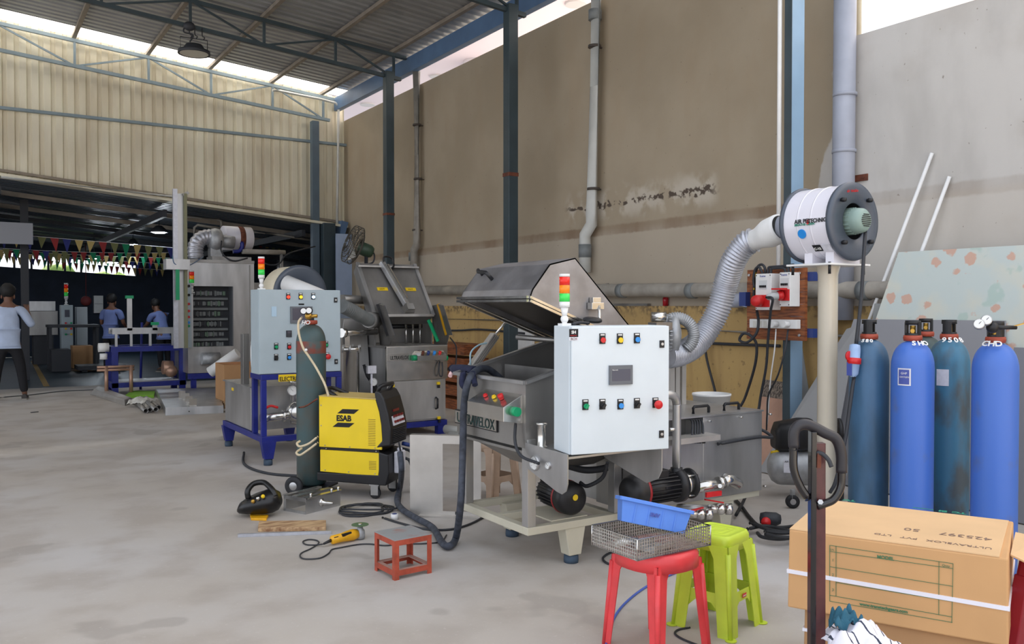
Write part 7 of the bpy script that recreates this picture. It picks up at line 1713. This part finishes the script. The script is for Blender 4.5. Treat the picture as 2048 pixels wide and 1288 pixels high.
# ================================================================== high bay lamp under the truss
lb = aY(388, 98, 13.9)
hl = thing('high_bay_lamp', 'dusty round high bay lamp hanging from the roof truss', 'lamp', tuple(lb))
obj('housing', MB().lathe([(.0,.17),(.12,.165),(.15,.12),(.16,.1),(.235,.07),(.24,.02),(.225,.02),(.15,.05),(0,.055)], lb-Vector((0,0,.1)), n=40), 'cable', hl)
obj('diffuser', MB().cyl(lb+Vector((0,0,-.075)), lb+Vector((0,0,-.07)), .21, n=36), mat('dusty_diffuser',(214,210,196),.5), hl)
ht = aY(377, 42, 13.97)
obj('bracket', MB().tube([lb+Vector((-.2,0,-.06)), lb+Vector((-.2,0,.16)), lb+Vector((.2,0,.16)), lb+Vector((.2,0,-.06))], .008, smooth=False), 'cable', hl)
zc_ = zr(lb.x)-.5
for dx in (-.05,.03,.14): obj('hook', MB().tube([lb+Vector((dx,0,.16)), lb+Vector((dx+.02,0,.2)), lb+Vector((dx-.01,.02,.23)), Vector((lb.x+dx,13.97,zc_-.0))], .008), 'cable', hl)
obj('driver', MB().ball(Vector((ht.x,13.92,zc_-.02)), .09, sc=(1,.7,.8)), 'cable', hl)
obj('lead', MB().tube([Vector((ht.x-.05,13.95,zc_)), Vector((ht.x-.08,13.92,zc_-.12)), Vector((ht.x+.05,13.9,zc_-.15)), lb+Vector((-.06,0,.1))], .012), 'cable', hl)
# ================================================================== the hall
def hall_lamp(px, py, y, power, lab, r=.17):
    q = aY(px, py, y)
    t = thing('hall_lamp', lab, 'lamp', tuple(q), group=None)
    obj('shade', MB().lathe([(0,.16),(.06,.15),(r*.9,.05),(r,0),(r-.01,0),(r*.85,.045),(0,.12)], q, n=24), 'cable', t)
    obj('lens', MB().lathe([(0,-.02),(r*.6,-.015),(r*.85,.01),(0,.02)], q, n=24), 'lamp', t)
    obj('rod', MB().cyl(q+Vector((0,0,.15)), Vector((q.x,q.y,zb(q.x)-.02)), .01), 'cable', t)
    l = bpy.data.lights.new('hall_light','POINT'); l.energy = power; l.shadow_soft_size = .15; l.color = (.86,.94,1)
    lo = bpy.data.objects.new('hall_light', l); C.objects.link(lo); lo.location = q-Vector((0,0,.15))
hall_lamp(318, 465, 20.0, 7, 'bright round lamp nearest the opening in the dark hall', .19)
hall_lamp(266, 489, 25.0, 5, 'small lamp deeper in the hall, right of the flag strings', .14)
hall_lamp(188, 517, 26.5, 5, 'lamp in the hall against the strip window, left of two', .16)
hall_lamp(223, 525, 27.5, 5, 'wide lamp in the hall against the strip window, right of two', .22)
# hall roof purlins and rails
for i, yy in enumerate((19.2, 21.6, 24.0, 26.4, 28.8)):
    o = obj('hall_purlin', MB().bar((-8,yy,zb(-8)-.09),(9,yy,zb(9)-.09),.06,.09), 'purlin' if i < 2 else 'cable'); tag(o, 'purlin crossing under the hall roof, number %s from the opening' % ('one','two','three','four','five')[i] if False else ['rail under the hall roof nearest the opening','second rail under the hall roof behind the nearest','middle rail under the hall roof above the lamps','rail under the hall roof before the strip window lamps','rearmost rail under the hall roof'][i], 'purlin', 'hall roof purlins')  # rear rails coloured darker, the hall's gloom is put into their colour
for x, lab in ((.6,'left sloping beam under the hall roof'),(3.4,'middle sloping beam under the hall roof'),(6.2,'right sloping beam under the hall roof')):
    solo('hall_beam', MB().bar((x,17.9,zb(x)-.2),(x,31.5,zb(x)-.2),.08,.14), 'cable', lab, 'beam')
solo('pipe_rail', MB().tube([aY(370,432,18.6),aY(438,440,18.6),aY(443,443,18.6),aY(443,460,18.6)], .03, smooth=False), 'pvc_old', 'grey pipe bending down over the tall stainless machine', 'pipe')
solo('pipe_rail', MB().tube([aY(387,500,18.4),aY(389,455,18.4),aY(395,450,18.4),aY(447,458,18.4)], .03, smooth=False), 'pvc_old', 'grey pipe arching behind the ribbed elbow duct', 'pipe')
solo('pipe_rail', MB().tube([aY(500,463,18.4),aY(560,470,18.4),aY(620,480,18.4)], .03, smooth=False), 'pvc_old', 'long grey pipe under the flashing right of the white blower drum', 'pipe')
# hanging sheet at the left
solo('hanging_banner', MB().box(-1.5, aY(66,470,19.5).x, 19.5, 19.52, aY(30,488,19.5).z, aY(30,445,19.5).z), mat('grey_banner',(150,152,158),.7), 'pale grey banner hanging under the hall roof at the left edge', 'banner')
# strings of pennants
FL = [mat('flag_%s' % n_, c_, .8) for n_, c_ in (('green',(0,120,80)),('tan',(176,154,96)),('red',(140,40,40)),('navy',(36,44,110)),('olive',(110,112,70)))]
rf = random.Random(3)
def bunting(p, q, sag, n, lab, s=.2):
    p, q = Vector(p), Vector(q); t = thing('flag_string', lab, 'bunting', tuple(p.lerp(q,.5)), group='strings of pennants in the hall')
    f = lambda u: p.lerp(q,u)-Vector((0,0,sag*4*u*(1-u)))
    obj('cord', MB().tube([f(i/12) for i in range(13)], .005, n=5), 'white', t)
    for i in range(n):
        u = (i+.5)/n; a = f(u-.36/n); b = f(u+.36/n); tip = (a+b)/2-Vector((rf.uniform(-.03,.03), rf.uniform(-.04,.04), s*rf.uniform(.9,1.15)))
        o = obj('pennant', MB().plate([a, b, tip], (0,-1,0), .002), FL[rf.randrange(5)], t)
bunting(aY(-60,462,19.8), aY(352,496,19.8), .0, 17, 'nearest string of triangular pennants across the hall', .26)
bunting(aY(-60,492,22.5), aY(352,505,22.5), .06, 22, 'second string of triangular pennants, just above the strip window', .24)
bunting(aY(-60,494,25.5), aY(352,516,25.5), .05, 26, 'string of pennants overlapping the top of the strip window', .24)
bunting(aY(-60,500,28.5), aY(330,528,28.5), .0, 30, 'string of pennants hanging across the strip window', .24)
bunting(aY(-60,503,30.8), aY(330,540,30.8), .05, 32, 'rearmost string of pennants against the strip window', .26)
bunting(aY(515,486,24), aY(600,482,24), .1, 7, 'short string of pennants by the barred opening', .26)
# equipment in the hall
def hbox(name, lab, cat, px0, px1, pyt, y, m, dep=.5, parts=None, zbot=None):
    a = aY(px0,pyt,y); b = aY(px1,pyt,y)
    t = thing(name, lab, cat, ((a.x+b.x)/2, y+dep/2, 0)); z0 = zbot or 0
    obj('body', MB().box(a.x,b.x,y,y+dep,z0,a.z), m, t, bevel=.01); return t, a, b
t, a, b = hbox('steel_bench_machine', 'stainless bench machine at the back of the hall left of the small grey cabinet', 'machine', 58, 116, 622, 25, 'steel_dark', .8, zbot=.75)
obj('base', MB().box(a.x+.1,b.x-.1,25.1,25.7,0,.75), 'cable', t); obj('splash_back', MB().box(a.x,b.x,25.7,25.75,a.z,a.z+.25), 'steel', t)
t, a, b = hbox('control_pillar', 'slim grey control cabinet with a stack light at the back of the hall', 'cabinet', 122, 146, 610, 24, 'cab2', .4)
stack_light(((a.x+b.x)/2,24.2,a.z), 1.6, t, .55)
obj('screen', MB().box(a.x+.08,b.x-.08,23.98,24.0,a.z-.3,a.z-.12), 'screen', t)
for k in range(6): q = (a.x+.1+.12*(k%2), 23.99, a.z-.45-.14*(k//2)); obj('button', MB().cyl(q,(q[0],23.96,q[2]),.025,n=10), ('red','green','yellow')[k%3], t)
t, a, b = hbox('control_pillar', 'plain grey cabinet standing right of the slim control cabinet in the hall', 'cabinet', 153, 175, 614, 24.5, 'cab', .4)
t, a, b = hbox('work_table', 'dark work table in the hall in front of the bench machine', 'table', 96, 200, 650, 22.5, 'cable', .7, zbot=aY(150,655,22.5).z)
for x in (a.x+.05,b.x-.05):
    for y in (22.55,23.15): obj('leg', MB().box(x-.03,x+.03,y-.03,y+.03,0,aY(150,655,22.5).z), 'cable', t)
t, a, b = hbox('carton', 'brown carton on the hall floor under the dark work table', 'carton', 145, 186, 692, 23, 'carton_in', .5)
t, a, b = hbox('floor_machine', 'low dark machine base on the hall floor left of the carton', 'machine', 103, 142, 700, 22, 'cable', .7)
q = aY(196,608,31.9); t = thing('wall_box', 'white box mounted on the dark back wall of the hall', 'box', tuple(q)); obj('body', MB().box(q.x-.14,q.x+.14,31.75,31.99,q.z-.3,q.z+.28), 'white', t); obj('lid_line', MB().box(q.x-.12,q.x+.12,31.74,31.75,q.z+.0,q.z+.01), 'cable', t)
q = aY(172,602,30); solo('red_drum_fan', MB().lathe([(0,-.1),(.13,-.1),(.16,0),(.13,.1),(0,.1)], q, (0,1,0), n=24).cyl(q+Vector((0,0,.12)), Vector((q.x,q.y,zb(q.x)-.02)), .012), mat('dull_red_paint',(96,30,30),.7), 'dull red round unit hanging before the hall back wall', 'fan')
q = aZ(215,743,0); solo('dark_trestle', MB().box(q.x-.6,q.x+.4,q.y,q.y+.8,.05,.14).box(q.x-.5,q.x-.4,q.y+.1,q.y+.7,0,.05).box(q.x+.2,q.x+.3,q.y+.1,q.y+.7,0,.05), 'cable', 'low dark skid on the hall floor beside the conveyor table', 'skid')
ylm = MB(); ya, yb_ = aZ(66,722,.0), aZ(93,772,.0); ylm.bar(ya+Vector((0,0,-.002)), yb_+Vector((0,0,-.002)), .1, .006)
solo('floor_line', ylm, mat('worn_yellow_line',(150,120,60),.7), 'worn yellow line painted on the hall floor', 'floor marking')
solo('hall_post', MB().box(aY(50,600,20).x-.07,aY(50,600,20).x+.07,19.93,20.07,0,zb(.9)-.1), 'cable', 'dark slim post in the hall right of the standing person', 'post')
solo('floor_wire', MB().tube([aZ(0,795,.006),aZ(60,790,.006),aZ(120,783,.006),aZ(180,780,.006),aZ(215,779,.006)], .008), 'cable', 'thin dark cable running over the floor at the hall threshold', 'cable')
solo('debris', MB().box(-.05,.05,-.015,.015,0,.01).xf(Matrix.Translation(aZ(69,825,0)) @ Matrix.Rotation(.4,4,'Z')), 'cable', 'small dark scrap on the bare floor at the left', 'scrap')
# foliage beyond the strip window
hd_ = MB(); rh = random.Random(5)
for i in range(26): hd_.ball((rh.uniform(2.2,6.4), rh.uniform(36,38), rh.uniform(.6,2.3)), rh.uniform(.5,.9), n=10)
o = solo('hedge', hd_, 'foliage', 'sunlit green hedge seen through the right end of the strip window', 'hedge')
ds = o.modifiers.new('d','DISPLACE'); tx = bpy.data.textures.new('n','CLOUDS'); tx.noise_scale = .25; ds.texture = tx; ds.strength = .4
hv = MB()
for k in range(16): hv.box(-4+k*.5,-3.93+k*.5,33.0,33.04,0,3.6)
solo('railing', hv, 'cable', 'row of thin vertical bars outside the strip window', 'railing')
# ================================================================== people
def skin_mesh(name, nodes, edges, m, parent, sub=2, root=0):
    me = bpy.data.meshes.new(name); inv = INV[parent.name]
    me.from_pydata([tuple(inv @ Vector(p)) for p, r in nodes], edges, [])
    o = bpy.data.objects.new(name, me); C.objects.link(o)
    sk = o.modifiers.new('s','SKIN'); sk.use_smooth_shade = True
    for i, (p, r) in enumerate(nodes):
        rr = r if isinstance(r, tuple) else (r, r); me.skin_vertices[0].data[i].radius = rr; me.skin_vertices[0].data[i].use_root = (i == root)
    sb = o.modifiers.new('u','SUBSURF'); sb.levels = sb.render_levels = sub
    dg = bpy.context.evaluated_depsgraph_get(); nm = bpy.data.meshes.new_from_object(o.evaluated_get(dg)); bpy.data.objects.remove(o)
    nm.materials.clear(); nm.materials.append(M[m]); nm.name = name
    for p_ in nm.polygons: p_.use_smooth = True
    no = bpy.data.objects.new(name, nm); C.objects.link(no); no.parent = parent; INV[no.name] = inv; return no
def person(label, c, face, H, shirt, arms, legs=(.0,.0), lean=0.0, legs_on=True):
    # c ground point, face unit vector the person faces; arms: list of two (elbow, wrist) offsets in (right, forward, up) from shoulder
    t = thing('person', label, 'person', (c.x, c.y, 0)); f = Vector(face).normalized(); r = Vector((f.y,-f.x,0)); s = H/1.75
    def W(a, b, z): b2 = b+lean*max(0, z-.95); return c+r*(a*s)+f*(b2*s)+Vector((0,0,z*s))
    n = [(W(0,0,.98),(.13*s,.10*s)),(W(0,.0,1.12),(.125*s,.09*s)),(W(0,0,1.3),(.15*s,.10*s)),(W(0,0,1.44),(.09*s,.07*s)),(W(0,.0,1.52),.052*s),(W(0,.015,1.60),(.07*s,.085*s)),(W(0,.02,1.68),(.075*s,.09*s)),(W(0,.01,1.735),(.05*s,.06*s))]
    e = [(i,i+1) for i in range(7)]; tr = []; sh = [n[0],n[1],n[2],n[3]]
    hands = []
    for k, sg in enumerate((-1,1)):
        el, wr_ = arms[k]; S = W(sg*.19,0,1.40); E = S+r*(el[0]*s)+f*(el[1]*s)+Vector((0,0,el[2]*s)); Wr = S+r*(wr_[0]*s)+f*(wr_[1]*s)+Vector((0,0,wr_[2]*s))
        i0 = len(n); n += [(S,.058*s),(E,.042*s),(Wr,.027*s),(Wr+(Wr-E).normalized()*.07*s,(.038*s,.02*s))]; e += [(3,i0),(i0,i0+1),(i0+1,i0+2),(i0+2,i0+3)]
        hands.append((Wr, (Wr-E).normalized(), sg))
        # fingers
        dirw = (Wr-E).normalized(); base_ = Wr+dirw*.09*s; side = r if abs(dirw.dot(r)) < .8 else f
        for j in range(4):
            o_ = side*((j-1.5)*.019*s); a0_ = base_+o_; a1_ = a0_+dirw*.035*s; a2_ = a1_+(dirw+Vector((0,0,-.5))).normalized()*.03*s
            i1 = len(n); n += [(a0_,.009*s),(a1_,.008*s),(a2_,.007*s)]; e += [(i0+3,i1),(i1,i1+1),(i1+1,i1+2)]
        a0_ = Wr+dirw*.04*s-side*sg*.035*s; i1 = len(n); n += [(a0_,.010*s),(a0_+dirw*.035*s-side*sg*.015*s,.008*s)]; e += [(i0+2,i1),(i1,i1+1)]
    L = []
    for k, sg in enumerate((-1,1)):
        hx = .095*sg; sp_ = legs[k]
        i0 = len(n); kn = W(hx*1.1+sp_*.5,.02,.50); an = W(hx*1.0+sp_,-.02,.09); to = an+f*.17*s-Vector((0,0,.05*s))
        n += [(W(hx,0,.88),.085*s),(kn,.055*s),(an,.04*s),(to,(.04*s,.025*s))]; e += [(0,i0),(i0,i0+1),(i0+1,i0+2),(i0+2,i0+3)]; L.append((W(hx,0,.88),kn,an,to))
    skin_mesh('body', n, e, 'skin', t)
    # clothing
    tn = [(W(0,0,.84),(.17*s,.13*s)),(W(0,0,.95),(.168*s,.128*s)),(W(0,0,1.08),(.155*s,.115*s)),(W(0,0,1.28),(.175*s,.125*s)),(W(0,0,1.42),(.125*s,.09*s)),(W(0,0,1.47),(.075*s,.075*s))]; te = [(0,1),(1,2),(2,3),(3,4),(4,5)]
    for k, sg in enumerate((-1,1)):
        el, wr_ = arms[k]; S = W(sg*.185,0,1.395); E = W(sg*.19,0,1.40)+r*(el[0]*s)+f*(el[1]*s)+Vector((0,0,el[2]*s)); i0 = len(tn)
        Wv = W(sg*.19,0,1.40)+r*(wr_[0]*s)+f*(wr_[1]*s)+Vector((0,0,wr_[2]*s)); M1 = S.lerp(E,.75) if shirt[1] else E.lerp(Wv,.4)
        if shirt[1]: tn += [(S,.078*s),(M1,.066*s)]; te += [(4,i0),(i0,i0+1)]
        else: tn += [(S,.078*s),(E,.060*s),(M1,.052*s)]; te += [(4,i0),(i0,i0+1),(i0+1,i0+2)]
    skin_mesh('shirt', tn, te, shirt[0], t, root=1)
    pn = [(W(0,0,.97),(.15*s,.115*s)),(W(0,0,.9),(.15*s,.12*s))]; pe = [(0,1)]
    for hp, kn, an, to in L:
        i0 = len(pn); pn += [(hp-Vector((0,0,.03*s)),.105*s),(kn,.078*s),(an+Vector((0,0,.01)),.06*s)]; pe += [(1,i0),(i0,i0+1),(i0+1,i0+2)]
    skin_mesh('trousers', pn, pe, 'trousers', t)
    for hp, kn, an, to in L:
        z = .0; h_ = an-f*.05*s; ring = []
        for fwd, wx, hh in ((-.07,.03,.07),(-.05,.042,.09),(.02,.045,.09),(.1,.048,.07),(.17,.045,.05),(.215,.02,.03)):
            cc2 = Vector((an.x,an.y,0))+f*fwd*s; ring.append([cc2+r*(wx*s*math.cos(q))+Vector((0,0,max(.002,(hh*s/2)+(hh*s/2)*math.sin(q)))) for q in [2*PI*i/14 for i in range(14)]])
        sh_ = obj('shoe', MB().loft(ring), 'shoe', t)
        so_ = []
        for fwd, wx in ((-.075,.03),(-.05,.045),(.02,.047),(.1,.051),(.17,.047),(.22,.02)):
            cc2 = Vector((an.x,an.y,0))+f*fwd*s; so_.append([cc2+r*(wx*s*a)+Vector((0,0,b)) for a,b in ((-1,0),(1,0),(1,.022),(-1,.022))])
        obj('sole', MB().loft(so_, smooth=False), 'sole', sh_)
    hc = W(0,.0,1.675); hm_ = MB(); hm_.ball(hc+Vector((0,0,.025*s))-f*.015*s, .115*s, sc=(.95,.95,1.0), n=18)
    ho = obj('hair', hm_, 'hair', t); dp_ = ho.modifiers.new('d','DISPLACE'); tx2 = bpy.data.textures.new('h','CLOUDS'); tx2.noise_scale = .05; dp_.texture = tx2; dp_.strength = .03
    # face, pushed forward of the hair
    fc = W(0,.085,1.60)
    obj('face', MB().ball(fc-f*.03*s, .078*s, sc=(.9,.9,1.25), n=16), 'skin', t)
    for sg in (-1,1):
        obj('eye', MB().ball(fc+f*.042*s+r*(sg*.03*s)+Vector((0,0,.03*s)), .011*s, n=8), 'ink_white', t); obj('ear', MB().ball(W(sg*.085,.0,1.60), .028*s, sc=(.5,.8,1.2), n=8), 'skin', t)
    obj('nose', MB().ball(fc+f*.052*s, .014*s, sc=(1,1,1.6), n=8), 'skin', t); obj('mouth', MB().ball(fc+f*.042*s-Vector((0,0,.045*s)), .016*s, sc=(1.4,1,.5), n=8), mat('lips',(120,64,60),.5), t)
    return t
p1 = aZ(18, 800, 0)
person('person in a white shirt and black trousers at the hall threshold, back turned, elbows raised', p1, FW*.75-RT*.35, 1.80, ('shirt', False), [((-.10,.02,-.26),(-.02,.25,-.14)),((.13,.02,-.25),(.06,.22,-.02))], legs=(-.10,.12))
p2 = aD(221, 612, 19.0); p2.z = 0
person('person in a blue short sleeved shirt working behind the conveyor table, back turned', p2, FW, 1.72, ('shirt2', True), [((-.06,.04,-.26),(-.04,.24,-.36)),((.06,.04,-.26),(.04,.24,-.36))], lean=.1)
p3 = aD(328, 640, 19.6); p3.z = 0
person('person in a blue shirt bending low behind the conveyor, right of the other worker', p3, FW*.6-RT*.8, 1.62, ('shirt2', True), [((-.06,.1,-.24),(-.02,.3,-.3)),((.06,.1,-.24),(.02,.3,-.3))], lean=.55)
